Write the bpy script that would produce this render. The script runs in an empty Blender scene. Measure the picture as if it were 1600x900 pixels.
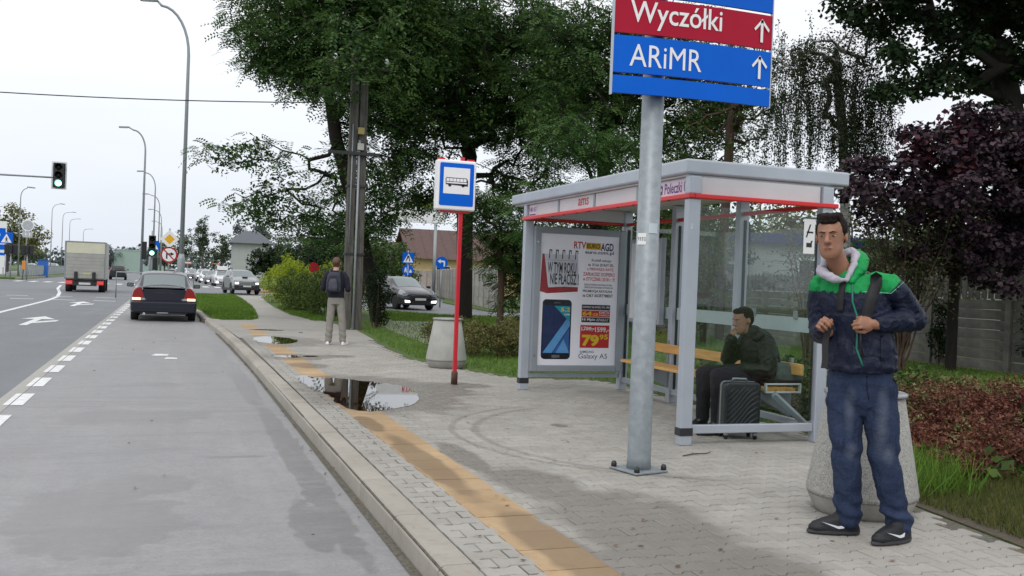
import bpy, bmesh, math, random
import numpy as np
from mathutils import Vector, Matrix, noise
R = math.radians
random.seed(7); rng = np.random.default_rng(7)
S = bpy.context.scene
COL = S.collection

# ------------------------------------------------------------------ camera
cam_d = bpy.data.cameras.new('camera'); cam = bpy.data.objects.new('camera', cam_d); COL.objects.link(cam)
cam_d.sensor_width = 36; cam_d.lens = 33.75; cam_d.clip_start = 0.05; cam_d.clip_end = 6000
yaw, pitch, roll = R(19.6), R(-0.39), R(2.2)
Fv = Vector((math.sin(yaw)*math.cos(pitch), math.cos(yaw)*math.cos(pitch), math.sin(pitch)))
R0 = Fv.cross(Vector((0, 0, 1))).normalized(); U0 = R0.cross(Fv)
Rv = R0*math.cos(roll)+U0*math.sin(roll); Uv = -R0*math.sin(roll)+U0*math.cos(roll)
m = Matrix.Identity(4)
for i in range(3):
    m[i][0] = Rv[i]; m[i][1] = Uv[i]; m[i][2] = -Fv[i]
m[2][3] = 1.38
cam.matrix_world = m
S.camera = cam
S.render.resolution_x = 1024; S.render.resolution_y = 576
S.view_settings.view_transform = 'Standard'; S.view_settings.look = 'None'
S.view_settings.gamma = 1; S.view_settings.exposure = 0.0

# ------------------------------------------------------------------ overcast daylight
W = bpy.data.worlds.new('World'); S.world = W; W.use_nodes = True
nt = W.node_tree; nt.nodes.clear()
out = nt.nodes.new('ShaderNodeOutputWorld'); bg = nt.nodes.new('ShaderNodeBackground')
sky = nt.nodes.new('ShaderNodeTexSky'); sky.sky_type = 'NISHITA'; sky.sun_disc = False
SUN_EL, SUN_ROT = R(50), R(215)
sky.sun_elevation = SUN_EL; sky.sun_rotation = SUN_ROT
sky.air_density = 1.0; sky.dust_density = 3.0
# closed cloud deck over the clear sky: pale, a little greyer and bluer towards the horizon
geo = nt.nodes.new('ShaderNodeTexCoord'); sep = nt.nodes.new('ShaderNodeSeparateXYZ')
nt.links.new(geo.outputs['Generated'], sep.inputs[0])
ramp = nt.nodes.new('ShaderNodeValToRGB')
ramp.color_ramp.elements[0].position = 0.0; ramp.color_ramp.elements[0].color = (9.0, 9.6, 10.6, 1)
ramp.color_ramp.elements[1].position = 0.36; ramp.color_ramp.elements[1].color = (12.2, 12.3, 12.4, 1)
nt.links.new(sep.outputs['Z'], ramp.inputs[0])
nz = nt.nodes.new('ShaderNodeTexNoise'); nz.inputs['Scale'].default_value = 2.2; nz.inputs['Detail'].default_value = 4
mp = nt.nodes.new('ShaderNodeMapping'); mp.inputs['Scale'].default_value = (1, 1, 3.5)
nt.links.new(geo.outputs['Generated'], mp.inputs[0]); nt.links.new(mp.outputs[0], nz.inputs[0])
mr = nt.nodes.new('ShaderNodeMapRange'); mr.inputs['From Min'].default_value = 0.3; mr.inputs['From Max'].default_value = 0.7
mr.inputs['To Min'].default_value = 0.93; mr.inputs['To Max'].default_value = 1.04
nt.links.new(nz.outputs[0], mr.inputs[0])
mul = nt.nodes.new('ShaderNodeVectorMath'); mul.operation = 'SCALE'
nt.links.new(ramp.outputs[0], mul.inputs[0]); nt.links.new(mr.outputs[0], mul.inputs['Scale'])
mx = nt.nodes.new('ShaderNodeMix'); mx.data_type = 'RGBA'; mx.inputs[0].default_value = 0.9
nt.links.new(sky.outputs[0], mx.inputs[6]); nt.links.new(mul.outputs[0], mx.inputs[7])
nt.links.new(mx.outputs[2], bg.inputs[0]); bg.inputs[1].default_value = 0.10
nt.links.new(bg.outputs[0], out.inputs[0])
sd = bpy.data.lights.new('sun', 'SUN'); sd.energy = 1.0; sd.angle = R(25); sd.color = (1, .97, .93)
so = bpy.data.objects.new('sun', sd); COL.objects.link(so)
_d = Vector((math.sin(SUN_ROT)*math.cos(SUN_EL), math.cos(SUN_ROT)*math.cos(SUN_EL), math.sin(SUN_EL)))
so.rotation_euler = (-_d).to_track_quat('-Z', 'Y').to_euler()

# ------------------------------------------------------------------ object helpers
def tag(o, label=None, cat=None, group=None, kind=None):
    if label: o['label'] = label
    if cat: o['category'] = cat
    if group: o['group'] = group
    if kind: o['kind'] = kind
    return o
def thing(name, label, cat, loc=(0, 0, 0), rz=0, group=None):
    o = bpy.data.objects.new(name, None); COL.objects.link(o)
    o.empty_display_size = .2; o.location = loc; o.rotation_euler = (0, 0, rz)
    return tag(o, label, cat, group)
def link(name, me, parent=None, mat=None):
    if mat is not None:
        me.materials.clear()
        for mm in (mat if isinstance(mat, (list, tuple)) else [mat]): me.materials.append(mm)
    o = bpy.data.objects.new(name, me); COL.objects.link(o)
    if parent: o.parent = parent
    return o
def copy_tree(o, parent=None):
    c = o.copy(); COL.objects.link(c); c.parent = parent
    for ch in o.children:
        copy_tree(ch, c)
    return c
def bevel(o, w=.01, seg=2, ang=35):
    b = o.modifiers.new('bevel', 'BEVEL'); b.width = w; b.segments = seg; b.limit_method = 'ANGLE'; b.angle_limit = R(ang)
    return o

class MB:
    """collects faces for ONE mesh"""
    def __init__(s): s.v = []; s.f = []; s.m = []; s.mi = 0; s.sm = []
    def add(s, vs, fs, smooth=False):
        b = len(s.v); s.v += [tuple(p) for p in vs]
        for f in fs: s.f.append([i+b for i in f]); s.m.append(s.mi); s.sm.append(smooth)
        return s
    def box(s, c, d, rz=0, rx=0, ry=0):
        x, y, z = d[0]/2, d[1]/2, d[2]/2
        vs = [Vector((a*x, b*y, e*z)) for e in (-1, 1) for b in (-1, 1) for a in (-1, 1)]
        if rz or rx or ry:
            M_ = Matrix.Rotation(rz, 3, 'Z') @ Matrix.Rotation(ry, 3, 'Y') @ Matrix.Rotation(rx, 3, 'X')
            vs = [M_ @ q for q in vs]
        vs = [q+Vector(c) for q in vs]
        return s.add(vs, [(0, 2, 3, 1), (4, 5, 7, 6), (0, 1, 5, 4), (2, 6, 7, 3), (0, 4, 6, 2), (1, 3, 7, 5)])
    def span(s, a, b):
        return s.box([(a[i]+b[i])/2 for i in range(3)], [abs(b[i]-a[i]) for i in range(3)])
    def tube(s, pts, rs, n=12, cap=True, smooth=True):
        pts = [Vector(p) for p in pts]
        if not hasattr(rs, '__len__'): rs = [rs]*len(pts)
        b = len(s.v); prev = None
        for i, p in enumerate(pts):
            t = (pts[min(i+1, len(pts)-1)]-pts[max(i-1, 0)])
            if t.length < 1e-9: t = Vector((0, 0, 1))
            t.normalize()
            if prev is None:
                a = Vector((1, 0, 0)) if abs(t.x) < .9 else Vector((0, 1, 0))
            else: a = prev
            a = (a-t*a.dot(t)).normalized(); prev = a; c = t.cross(a)
            for k in range(n):
                w = 2*math.pi*k/n
                s.v.append(tuple(p+(a*math.cos(w)+c*math.sin(w))*rs[i]))
        for i in range(len(pts)-1):
            for k in range(n):
                k2 = (k+1) % n
                s.f.append([b+i*n+k, b+i*n+k2, b+(i+1)*n+k2, b+(i+1)*n+k]); s.m.append(s.mi); s.sm.append(smooth)
        if cap:
            s.f.append([b+k for k in reversed(range(n))]); s.m.append(s.mi); s.sm.append(False)
            e = b+(len(pts)-1)*n
            s.f.append([e+k for k in range(n)]); s.m.append(s.mi); s.sm.append(False)
        return s
    def lathe(s, prof, n=32, c=(0, 0, 0), axis='Z', smooth=True):
        b = len(s.v)
        for r, h in prof:
            for k in range(n):
                w = 2*math.pi*k/n; a, d = r*math.cos(w), r*math.sin(w)
                q = (a, d, h) if axis == 'Z' else ((h, a, d) if axis == 'X' else (a, h, d))
                s.v.append((q[0]+c[0], q[1]+c[1], q[2]+c[2]))
        for i in range(len(prof)-1):
            for k in range(n):
                k2 = (k+1) % n
                s.f.append([b+i*n+k, b+i*n+k2, b+(i+1)*n+k2, b+(i+1)*n+k]); s.m.append(s.mi); s.sm.append(smooth)
        for ring, rev in ((0, True), (len(prof)-1, False)):
            if prof[ring][0] > 1e-4:
                idx = [b+ring*n+k for k in range(n)]
                s.f.append(idx[::-1] if rev else idx); s.m.append(s.mi); s.sm.append(False)
        return s
    def prism(s, poly, z0, z1, T=None):
        """poly in XY extruded z0..z1; T maps local Vector -> Vector"""
        n = len(poly); T = T or (lambda q: q)
        vs = [T(Vector((x, y, z0))) for x, y in poly]+[T(Vector((x, y, z1))) for x, y in poly]
        fs = [list(range(n))[::-1], list(range(n, 2*n))]+[(i, (i+1) % n, n+(i+1) % n, n+i) for i in range(n)]
        return s.add(vs, fs)
    def flat(s, poly, z):
        return s.add([(x, y, z) for x, y in poly], [list(range(len(poly)))])
    def mesh(s, name, fix=True):
        me = bpy.data.meshes.new(name); me.from_pydata(s.v, [], s.f)
        me.polygons.foreach_set('material_index', s.m); me.polygons.foreach_set('use_smooth', s.sm)
        if fix:
            bm = bmesh.new(); bm.from_mesh(me); bmesh.ops.recalc_face_normals(bm, faces=bm.faces); bm.to_mesh(me); bm.free()
        me.update(); return me
    def build(s, name, mat, parent=None, bev=0, fix=True, seg=2):
        o = link(name, s.mesh(name, fix), parent, mat)
        if bev: bevel(o, bev, seg)
        return o

def quads_mesh(name, V, mat, n=4, parent=None):
    """V: (N, n, 3) array of separate faces"""
    N = len(V); me = bpy.data.meshes.new(name)
    me.vertices.add(N*n); me.vertices.foreach_set('co', V.reshape(-1).astype(np.float32))
    me.loops.add(N*n); me.loops.foreach_set('vertex_index', np.arange(N*n, dtype=np.int32))
    me.polygons.add(N); me.polygons.foreach_set('loop_start', np.arange(0, N*n, n, dtype=np.int32))
    me.update(calc_edges=True); me.validate()
    return link(name, me, parent, mat)

# ------------------------------------------------------------------ materials
def _n(nt, t, **kw):
    n = nt.nodes.new('ShaderNode'+t)
    for k, v in kw.items():
        if k.startswith('i_'):
            n.inputs[k[2:].replace('_', ' ')].default_value = v
        else: setattr(n, k, v)
    return n
def math_(nt, op, a, b=None, clamp=False):
    n = nt.nodes.new('ShaderNodeMath'); n.operation = op; n.use_clamp = clamp
    for i, q in enumerate((a, b)):
        if q is None: continue
        if isinstance(q, (int, float)): n.inputs[i].default_value = q
        else: nt.links.new(q, n.inputs[i])
    return n.outputs[0]
def rgbmix(nt, fac, a, b, mode='MIX'):
    n = nt.nodes.new('ShaderNodeMix'); n.data_type = 'RGBA'; n.blend_type = mode
    for i, q in ((0, fac), (6, a), (7, b)):
        if isinstance(q, (int, float)): n.inputs[i].default_value = q
        elif isinstance(q, tuple): n.inputs[i].default_value = (q+(1,))[:4]
        else: nt.links.new(q, n.inputs[i])
    return n.outputs[2]
def noise_(nt, vec, scale, detail=4, rough=.55, stretch=None):
    n = nt.nodes.new('ShaderNodeTexNoise'); n.inputs['Scale'].default_value = scale
    n.inputs['Detail'].default_value = detail; n.inputs['Roughness'].default_value = rough
    if stretch:
        mpn = nt.nodes.new('ShaderNodeMapping'); mpn.inputs['Scale'].default_value = stretch
        nt.links.new(vec, mpn.inputs[0]); vec = mpn.outputs[0]
    nt.links.new(vec, n.inputs['Vector']); return n.outputs[0]
def ramp_(nt, v, a, b, lo=0., hi=1.):
    n = nt.nodes.new('ShaderNodeMapRange'); n.inputs['From Min'].default_value = a; n.inputs['From Max'].default_value = b
    n.inputs['To Min'].default_value = lo; n.inputs['To Max'].default_value = hi; nt.links.new(v, n.inputs[0]); return n.outputs[0]
def sc(c, k): return tuple(min(1, q*k) for q in c)
MATS = {}
def mat(name, col, rough=.6, metal=0, var=.12, vscale=6, bump=0, bscale=60, spec=.5, island=0, coat=0, emit=None, estr=1, col2=None, trans=0, worldco=False, stretch=None):
    if name in MATS: return MATS[name]
    ma = bpy.data.materials.new(name); ma.use_nodes = True; nt = ma.node_tree
    p = nt.nodes['Principled BSDF']; MATS[name] = ma
    co = nt.nodes.new('ShaderNodeTexCoord').outputs['Object'] if not worldco else nt.nodes.new('ShaderNodeNewGeometry').outputs['Position']
    f = noise_(nt, co, vscale, stretch=stretch); f = ramp_(nt, f, .3, .7)
    c = rgbmix(nt, f, sc(col, 1-var), sc(col2 or col, 1+var))
    if island:
        g = nt.nodes.new('ShaderNodeNewGeometry').outputs['Random Per Island']
        oi = nt.nodes.new('ShaderNodeObjectInfo').outputs['Random']
        g = math_(nt, 'FRACT', math_(nt, 'ADD', g, oi))
        k = ramp_(nt, g, 0, 1, 1-island, 1+island)
        vm = nt.nodes.new('ShaderNodeVectorMath'); vm.operation = 'SCALE'
        nt.links.new(c, vm.inputs[0]); nt.links.new(k, vm.inputs['Scale']); c = vm.outputs[0]
    nt.links.new(c, p.inputs['Base Color'])
    p.inputs['Roughness'].default_value = rough; p.inputs['Metallic'].default_value = metal
    p.inputs['Specular IOR Level'].default_value = spec; p.inputs['Coat Weight'].default_value = coat
    p.inputs['Coat Roughness'].default_value = .05
    if emit: p.inputs['Emission Color'].default_value = emit+(1,); p.inputs['Emission Strength'].default_value = estr
    if bump:
        b = nt.nodes.new('ShaderNodeBump'); b.inputs['Strength'].default_value = bump; b.inputs['Distance'].default_value = .01
        nt.links.new(noise_(nt, co, bscale, 5), b.inputs['Height']); nt.links.new(b.outputs[0], p.inputs['Normal'])
    if trans:
        p.inputs['Transmission Weight'].default_value = trans
    return ma
def leaf_mat(name, cols, rough=.5, transl=.25, spot=.35):
    """cols: 3 base colours picked per leaf, plus slow drift through the crown"""
    ma = bpy.data.materials.new(name); ma.use_nodes = True; nt = ma.node_tree; p = nt.nodes['Principled BSDF']
    g = nt.nodes.new('ShaderNodeNewGeometry')
    r = g.outputs['Random Per Island']
    nz_ = noise_(nt, g.outputs['Position'], .9, 3)
    t = math_(nt, 'ADD', math_(nt, 'MULTIPLY', r, 1-spot), math_(nt, 'MULTIPLY', ramp_(nt, nz_, .3, .7), spot))
    cr = nt.nodes.new('ShaderNodeValToRGB'); e = cr.color_ramp.elements
    e[0].position = .15; e[0].color = cols[0]+(1,); e[1].position = .92; e[1].color = cols[2]+(1,)
    e2 = e.new(.55); e2.color = cols[1]+(1,)
    nt.links.new(t, cr.inputs[0]); nt.links.new(cr.outputs[0], p.inputs['Base Color'])
    p.inputs['Roughness'].default_value = rough+.1; p.inputs['Specular IOR Level'].default_value = .2
    tr = nt.nodes.new('ShaderNodeBsdfTranslucent'); nt.links.new(cr.outputs[0], tr.inputs[0])
    mxs = nt.nodes.new('ShaderNodeMixShader'); mxs.inputs[0].default_value = transl
    nt.links.new(p.outputs[0], mxs.inputs[1]); nt.links.new(tr.outputs[0], mxs.inputs[2])
    nt.links.new(mxs.outputs[0], nt.nodes['Material Output'].inputs[0])
    return ma
def blobs(nt, pos, items, nscale=3, namp=.5, soft=.12):
    """mask of ragged patches: items (cx, cy, rx, ry, rot)"""
    nfac = noise_(nt, pos, nscale, 6, .6)
    tot = None
    for cx, cy, rx, ry, ro in items:
        mpn = nt.nodes.new('ShaderNodeMapping'); mpn.vector_type = 'TEXTURE'
        mpn.inputs['Location'].default_value = (cx, cy, 0); mpn.inputs['Rotation'].default_value = (0, 0, ro)
        mpn.inputs['Scale'].default_value = (rx, ry, 1e3)
        nt.links.new(pos, mpn.inputs[0])
        ln = nt.nodes.new('ShaderNodeVectorMath'); ln.operation = 'LENGTH'; nt.links.new(mpn.outputs[0], ln.inputs[0])
        dd = math_(nt, 'ADD', ln.outputs['Value'], math_(nt, 'MULTIPLY', math_(nt, 'SUBTRACT', nfac, .5), namp*2))
        mk = ramp_(nt, dd, 1+soft, 1-soft)
        tot = mk if tot is None else math_(nt, 'MAXIMUM', tot, mk)
    return tot
def schlick(nt, f0=.04):
    lw = nt.nodes.new('ShaderNodeLayerWeight'); lw.inputs[0].default_value = .5
    return math_(nt, 'ADD', math_(nt, 'MULTIPLY', math_(nt, 'POWER', lw.outputs['Facing'], 4.5), 1-f0), f0)
def glass_mat(name, tint, refl=1.0, ior=1.5):
    ma = bpy.data.materials.new(name); ma.use_nodes = True; nt = ma.node_tree; nt.nodes.clear()
    o = nt.nodes.new('ShaderNodeOutputMaterial'); t = nt.nodes.new('ShaderNodeBsdfTransparent'); t.inputs[0].default_value = tint+(1,)
    g = nt.nodes.new('ShaderNodeBsdfGlossy'); g.inputs['Roughness'].default_value = .02
    fr = schlick(nt)
    mxs = nt.nodes.new('ShaderNodeMixShader')
    nt.links.new(math_(nt, 'MULTIPLY', fr, refl, True), mxs.inputs[0])
    nt.links.new(t.outputs[0], mxs.inputs[1]); nt.links.new(g.outputs[0], mxs.inputs[2]); nt.links.new(mxs.outputs[0], o.inputs[0])
    return ma

M_alu = mat('silver painted aluminium', (.42, .46, .52), .38, .25, .06, 3, .05, 200)
M_alud = mat('silver frame profile', (.27, .30, .335), .42, .2, .06, 3)
M_red = mat('red lacquered strip', (.62, .018, .02), .35, 0, .06, 4, spec=.5)
M_redpole = mat('red painted steel', (.58, .015, .03), .4, 0, .1, 5)
M_galv = mat('galvanised steel', (.27, .305, .33), .5, .3, .14, 17, .08, 90)
M_dark = mat('black rubber', (.012, .012, .013), .6)
M_blackpl = mat('black plastic', (.02, .021, .024), .45)
M_white = mat('white enamel', (.78, .79, .80), .4, 0, .04, 3)
M_blue = mat('sign blue', (.0, .12, .62), .35, 0, .05, 2)
M_chrome = mat('bright metal', (.6, .6, .6), .2, .9, .02)
M_wood = mat('varnished pine', (.66, .37, .12), .4, 0, .18, 5, .05, 60, stretch=(6, .6, 6))

# ------------------------------------------------------------------ writing
_TM = {}
def text(name, s, parent, matl, o, xd, up, w, h, bold=0., shear=0., lift=0.0):
    """flat lettering in a box w x h with lower-left corner o, reading along xd, letters standing along up"""
    key = (s, bold, shear)
    if key not in _TM:
        cu = bpy.data.curves.new('lettering', 'FONT'); cu.body = s; cu.offset = bold; cu.shear = shear; cu.resolution_u = 3
        ob = bpy.data.objects.new('lettering', cu)
        me = bpy.data.meshes.new_from_object(ob)
        bm = bmesh.new(); bm.from_mesh(me); bmesh.ops.triangulate(bm, faces=bm.faces); bm.to_mesh(me); bm.free()
        a = np.zeros(len(me.vertices)*3); me.vertices.foreach_get('co', a); a = a.reshape(-1, 3)
        a[:, :2] -= a[:, :2].min(0); a[:, :2] /= np.maximum(a[:, :2].max(0), 1e-6)
        pol = [list(p.vertices) for p in me.polygons]
        _TM[key] = (a, pol)
        bpy.data.objects.remove(ob); bpy.data.curves.remove(cu); bpy.data.meshes.remove(me)
    a, pol = _TM[key]
    o, xd, up = np.array(o, float), np.array(xd, float), np.array(up, float)
    xd /= np.linalg.norm(xd); up /= np.linalg.norm(up); nn = np.cross(xd, up)
    V = o+a[:, :1]*w*xd+a[:, 1:2]*h*up+nn*lift
    me = bpy.data.meshes.new(name); me.from_pydata(V.tolist(), [], pol); me.update()
    return link(name, me, parent, matl)
def plate(name, parent, matl, o, xd, up, poly, t=.003, lift=0.):
    """flat polygon piece of thickness t on the plane (o, xd, up)"""
    o, xd, up = Vector(o), Vector(xd).normalized(), Vector(up).normalized(); nn = xd.cross(up)
    b = MB(); b.prism(poly, lift, lift+t, lambda q: o+xd*q.x+up*q.y+nn*q.z)
    return b.build(name, matl, parent)
def rect(x0, y0, x1, y1): return [(x0, y0), (x1, y0), (x1, y1), (x0, y1)]
def disc(cx, cy, r, n=28): return [(cx+r*math.cos(2*math.pi*k/n), cy+r*math.sin(2*math.pi*k/n)) for k in range(n)]
def rrect(x0, y0, x1, y1, r, n=4):
    P = []
    for cx, cy, a in ((x1-r, y1-r, 0), (x0+r, y1-r, 90), (x0+r, y0+r, 180), (x1-r, y0+r, 270)):
        P += [(cx+r*math.cos(R(a+90*k/n)), cy+r*math.sin(R(a+90*k/n))) for k in range(n+1)]
    return P
# ================================================================== THE SETTING: ground, roads, pavement
def ground_mat(name, build):
    ma = bpy.data.materials.new(name); ma.use_nodes = True; nt = ma.node_tree
    pos = nt.nodes.new('ShaderNodeNewGeometry').outputs['Position']
    build(nt, pos, nt.nodes['Principled BSDF']); return ma
def bump_(nt, h, p, strength=.3, dist=.01):
    b = nt.nodes.new('ShaderNodeBump'); b.inputs['Strength'].default_value = strength; b.inputs['Distance'].default_value = dist
    nt.links.new(h, b.inputs['Height']); nt.links.new(b.outputs[0], p.inputs['Normal'])
def asphalt(c1, c2, stains=None, grain=.25):
    def f(nt, pos, p):
        big = noise_(nt, pos, .35, 6, .6); med = noise_(nt, pos, 2.2, 6, .65, (1, .35, 1)); fine = noise_(nt, pos, 130, 3, .7)
        c = rgbmix(nt, ramp_(nt, big, .35, .65), c1, c2)
        c = rgbmix(nt, ramp_(nt, med, .45, .8, 0, .35), c, sc(c1, .7))
        c = rgbmix(nt, ramp_(nt, fine, .3, .75, 0, grain), c, sc(c2, 1.45))
        c = rgbmix(nt, ramp_(nt, noise_(nt, pos, 42, 4, .8), .48, .72, 0, grain*1.6), c, sc(c1, .55))
        c = rgbmix(nt, ramp_(nt, noise_(nt, pos, 34, 4, .8), .55, .75, 0, grain*1.4), c, sc(c2, 1.5))
        c = rgbmix(nt, ramp_(nt, noise_(nt, pos, 60, 2), .55, .75, 0, grain), c, sc(c1, .5))
        c = rgbmix(nt, ramp_(nt, noise_(nt, pos, 11, 7, .8), .42, .68, 0, .34), c, sc(c1, .66))
        c = rgbmix(nt, ramp_(nt, noise_(nt, pos, .8, 4, .6, (2.2, .12, 1)), .5, .7, 0, .22), c, sc(c2, 1.3))
        ro = ramp_(nt, big, .3, .7, .52, .72)
        if stains:
            mk = blobs(nt, pos, stains, 3.2, .75, .07)
            mk = math_(nt, 'MULTIPLY', mk, ramp_(nt, noise_(nt, pos, 5, 6, .7, (.5, 3, 1)), .3, .55, .45, 1))
            c = rgbmix(nt, ramp_(nt, noise_(nt, pos, 1.6, 6, .7, (.4, 2.6, 1)), .52, .75, 0, .4), c, sc(c1, .6))
            c = rgbmix(nt, ramp_(nt, noise_(nt, pos, 7, 5, .75), .6, .8, 0, .3), c, sc(c2, 1.25))
            c = rgbmix(nt, math_(nt, 'MULTIPLY', mk, .50), c, (c1[0]*.5, c1[1]*.47, c1[2]*.45))
            ro = math_(nt, 'SUBTRACT', ro, math_(nt, 'MULTIPLY', mk, .22))
        nt.links.new(c, p.inputs['Base Color']); nt.links.new(ro, p.inputs['Roughness'])
        bump_(nt, fine, p, .35, .006)
    return f
M_road = ground_mat('dark asphalt', asphalt((.125, .135, .15), (.165, .175, .19)))
M_bay = ground_mat('worn light asphalt', asphalt((.235, .235, .245), (.29, .29, .297),
    [(-.36, 6.25, .52, .85, .15), (-.1, 7.1, .33, .35, 0), (-.25, 10.4, .72, .5, 0), (-.15, 11.4, .5, .18, 0), (-.2, 13.2, .42, .35, 0), (-.35, 8.4, .5, .15, .3),
     (-1.0, 8.7, .35, .2, .4), (.2, 21, .6, .5, 0), (-.3, 17.5, .6, .22, 0), (1.02, 8, .11, 3.6, 0), (.98, 14, .12, 3, 0), (.9, 19.5, .14, 2.2, 0), (.55, 8.1, .25, .05, 0), (.85, 5.9, .12, .6, 0),
     (.15, 4.9, .5, .1, 0)]))
M_conc = ground_mat('concrete edging', asphalt((.30, .295, .28), (.38, .37, .35), None, .15))
def grass_ground(nt, pos, p):
    a = noise_(nt, pos, 1.3, 5, .6); b = noise_(nt, pos, 28, 4, .7)
    c = rgbmix(nt, ramp_(nt, a, .35, .65), (.062, .115, .022), (.10, .165, .03))
    c = rgbmix(nt, ramp_(nt, b, .45, .75, 0, .7), c, (.05, .06, .022))
    nt.links.new(c, p.inputs['Base Color']); p.inputs['Roughness'].default_value = .9
    bump_(nt, b, p, .8, .03)
M_grassg = ground_mat('grass soil', grass_ground)
def soil(nt, pos, p):
    b = noise_(nt, pos, 30, 5, .7)
    c = rgbmix(nt, ramp_(nt, b, .3, .7), (.05, .04, .028), (.12, .10, .07))
    nt.links.new(c, p.inputs['Base Color']); p.inputs['Roughness'].default_value = .9; bump_(nt, b, p, .8, .02)
M_soil = ground_mat('bare soil', soil)
WET = [(2.62, 5.0, .50, .9, -.1), (2.42, 6.1, .30, .6, .1), (2.2, 7.2, .12, .7, 0), (2.5, 4.1, .6, .6, 0), (2.35, 11.3, .98, 1.9, 0), (3.15, 11.6, .45, .75, .1), (3.5, 12.0, .5, .35, 0),
       (2.1, 19.9, .8, 1.6, 0), (1.95, 16.1, .62, .55, 0), (2.6, 16.3, .4, .3, 0), (2.0, 23.6, .8, .5, 0), (2.0, 14.6, .3, .4, 0), (3.6, 8.6, .08, .1, 0), (1.85, 7.0, .12, 1.2, 0), (1.98, 4.5, .16, 1.0, .05), (1.8, 8.9, .1, .5, 0)]
def paving(c1, c2, isl=.10):
    def f(nt, pos, p):
        g = nt.nodes.new('ShaderNodeNewGeometry').outputs['Random Per Island']; oi = nt.nodes.new('ShaderNodeObjectInfo').outputs['Random']
        r = math_(nt, 'FRACT', math_(nt, 'ADD', g, oi))
        big = noise_(nt, pos, .9, 5, .6); fine = noise_(nt, pos, 160, 3, .7)
        c = rgbmix(nt, ramp_(nt, big, .35, .65), c1, c2)
        c = rgbmix(nt, ramp_(nt, r, 0, 1, 0, isl*4.5), c, sc(c1, .72))
        c = rgbmix(nt, ramp_(nt, fine, .35, .75, 0, .3), c, sc(c1, .6))
        c = rgbmix(nt, ramp_(nt, noise_(nt, pos, 14, 5, .7), .52, .75, 0, .5), c, sc(c1, .6))
        c = rgbmix(nt, ramp_(nt, noise_(nt, pos, 3.2, 6, .7), .5, .75, 0, .4), c, (c1[0]*.72, c1[1]*.66, c1[2]*.58))
        # two curved tyre scuffs
        for cx, cy, rad, wd in ((4.55, 8.0, 2.12, .028), (4.75, 7.9, 2.12, .035)):
            v = nt.nodes.new('ShaderNodeVectorMath'); v.operation = 'SUBTRACT'; nt.links.new(pos, v.inputs[0]); v.inputs[1].default_value = (cx, cy, 0)
            ln = nt.nodes.new('ShaderNodeVectorMath'); ln.operation = 'LENGTH'; nt.links.new(v.outputs[0], ln.inputs[0])
            sx = nt.nodes.new('ShaderNodeSeparateXYZ'); nt.links.new(v.outputs[0], sx.inputs[0])
            mk = ramp_(nt, math_(nt, 'ABSOLUTE', math_(nt, 'SUBTRACT', ln.outputs['Value'], rad)), wd*1.5, wd*.5, 0, 1)
            mk = math_(nt, 'MULTIPLY', mk, ramp_(nt, sx.outputs['X'], -.7, -1.1, 0, 1))
            c = rgbmix(nt, math_(nt, 'MULTIPLY', mk, .38), c, sc(c1, .35))
        wet = blobs(nt, pos, WET, 3.5, .5, .16)
        c = rgbmix(nt, math_(nt, 'MULTIPLY', wet, .52), c, (c1[0]*.30, c1[1]*.27, c1[2]*.23))
        nt.links.new(c, p.inputs['Base Color'])
        nt.links.new(math_(nt, 'SUBTRACT', .78, math_(nt, 'MULTIPLY', wet, .38)), p.inputs['Roughness'])
        bump_(nt, fine, p, .3, .004)
    return f
M_paver = ground_mat('grey concrete paver', paving((.34, .325, .30), (.42, .405, .375)))
M_kerb = ground_mat('pale kerb concrete', paving((.34, .315, .275), (.43, .405, .36), .07))
M_tact = ground_mat('yellow concrete slab', paving((.42, .285, .155), (.54, .395, .24), .12))
M_joint = ground_mat('joint sand', lambda nt, pos, p: (nt.links.new(rgbmix(nt, ramp_(nt, noise_(nt, pos, 40), .3, .7), (.06, .055, .045), (.16, .15, .12)), p.inputs['Base Color']), p.inputs['Roughness'].__setattr__('default_value', .9)))
M_paint = mat('road paint', (.68, .69, .70), .6, 0, .14, 9, .2, 70, worldco=True)

def sheet(name, poly, z, matl, parent=None, kind='structure'):
    b = MB(); b.flat(poly, z); o = b.build(name, matl, parent, fix=False)
    for p_ in o.data.polygons:
        if p_.normal.z < 0: o.data.flip_normals()
        break
    if kind and not parent: o['kind'] = kind
    return o
def slab(name, poly, z0, z1, matl, parent=None, kind='structure'):
    b = MB(); b.prism(poly, z0, z1); o = b.build(name, matl, parent)
    if kind and not parent: o['kind'] = kind
    return o
RZ = -.14
# far terrain, laid out to the horizon
terrain = sheet('ground', [(-2500, -60), (2500, -60), (2500, 5000), (-2500, 5000)], -.19, M_grassg)
main_road = sheet('main_road', [(-12.5, -20), (-1.735, -20), (-1.735, 58), (-1.6, 95), (-3.2, 110), (-3.2, 1500), (-13.5, 1500), (-12.5, 95)], RZ, M_road)
cross_street = sheet('cross_street', [(-60, 57.5), (-12.5, 57.5), (-12.5, 56.5), (-1.735, 57), (60, 56.5), (60, 86), (9, 90), (-1.7, 95), (-12.5, 96), (-60, 96)], RZ-.004, M_road)
side_street = sheet('side_street', [(.6, 86), (8.2, 86), (7.2, 150), (7, 420), (-.5, 420), (.2, 150)], RZ-.008, M_road)
carriageway = sheet('opposite_carriageway', [(-27, -20), (-17.5, -20), (-17.5, 1500), (-27, 1500)], RZ, M_road)
bay = sheet('bus_bay', [(-1.56, -20), (1.26, -20), (1.26, 28), (.9, 36), (.2, 42), (-1.5, 52), (-1.56, 52)], RZ+.004, M_bay)
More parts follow.
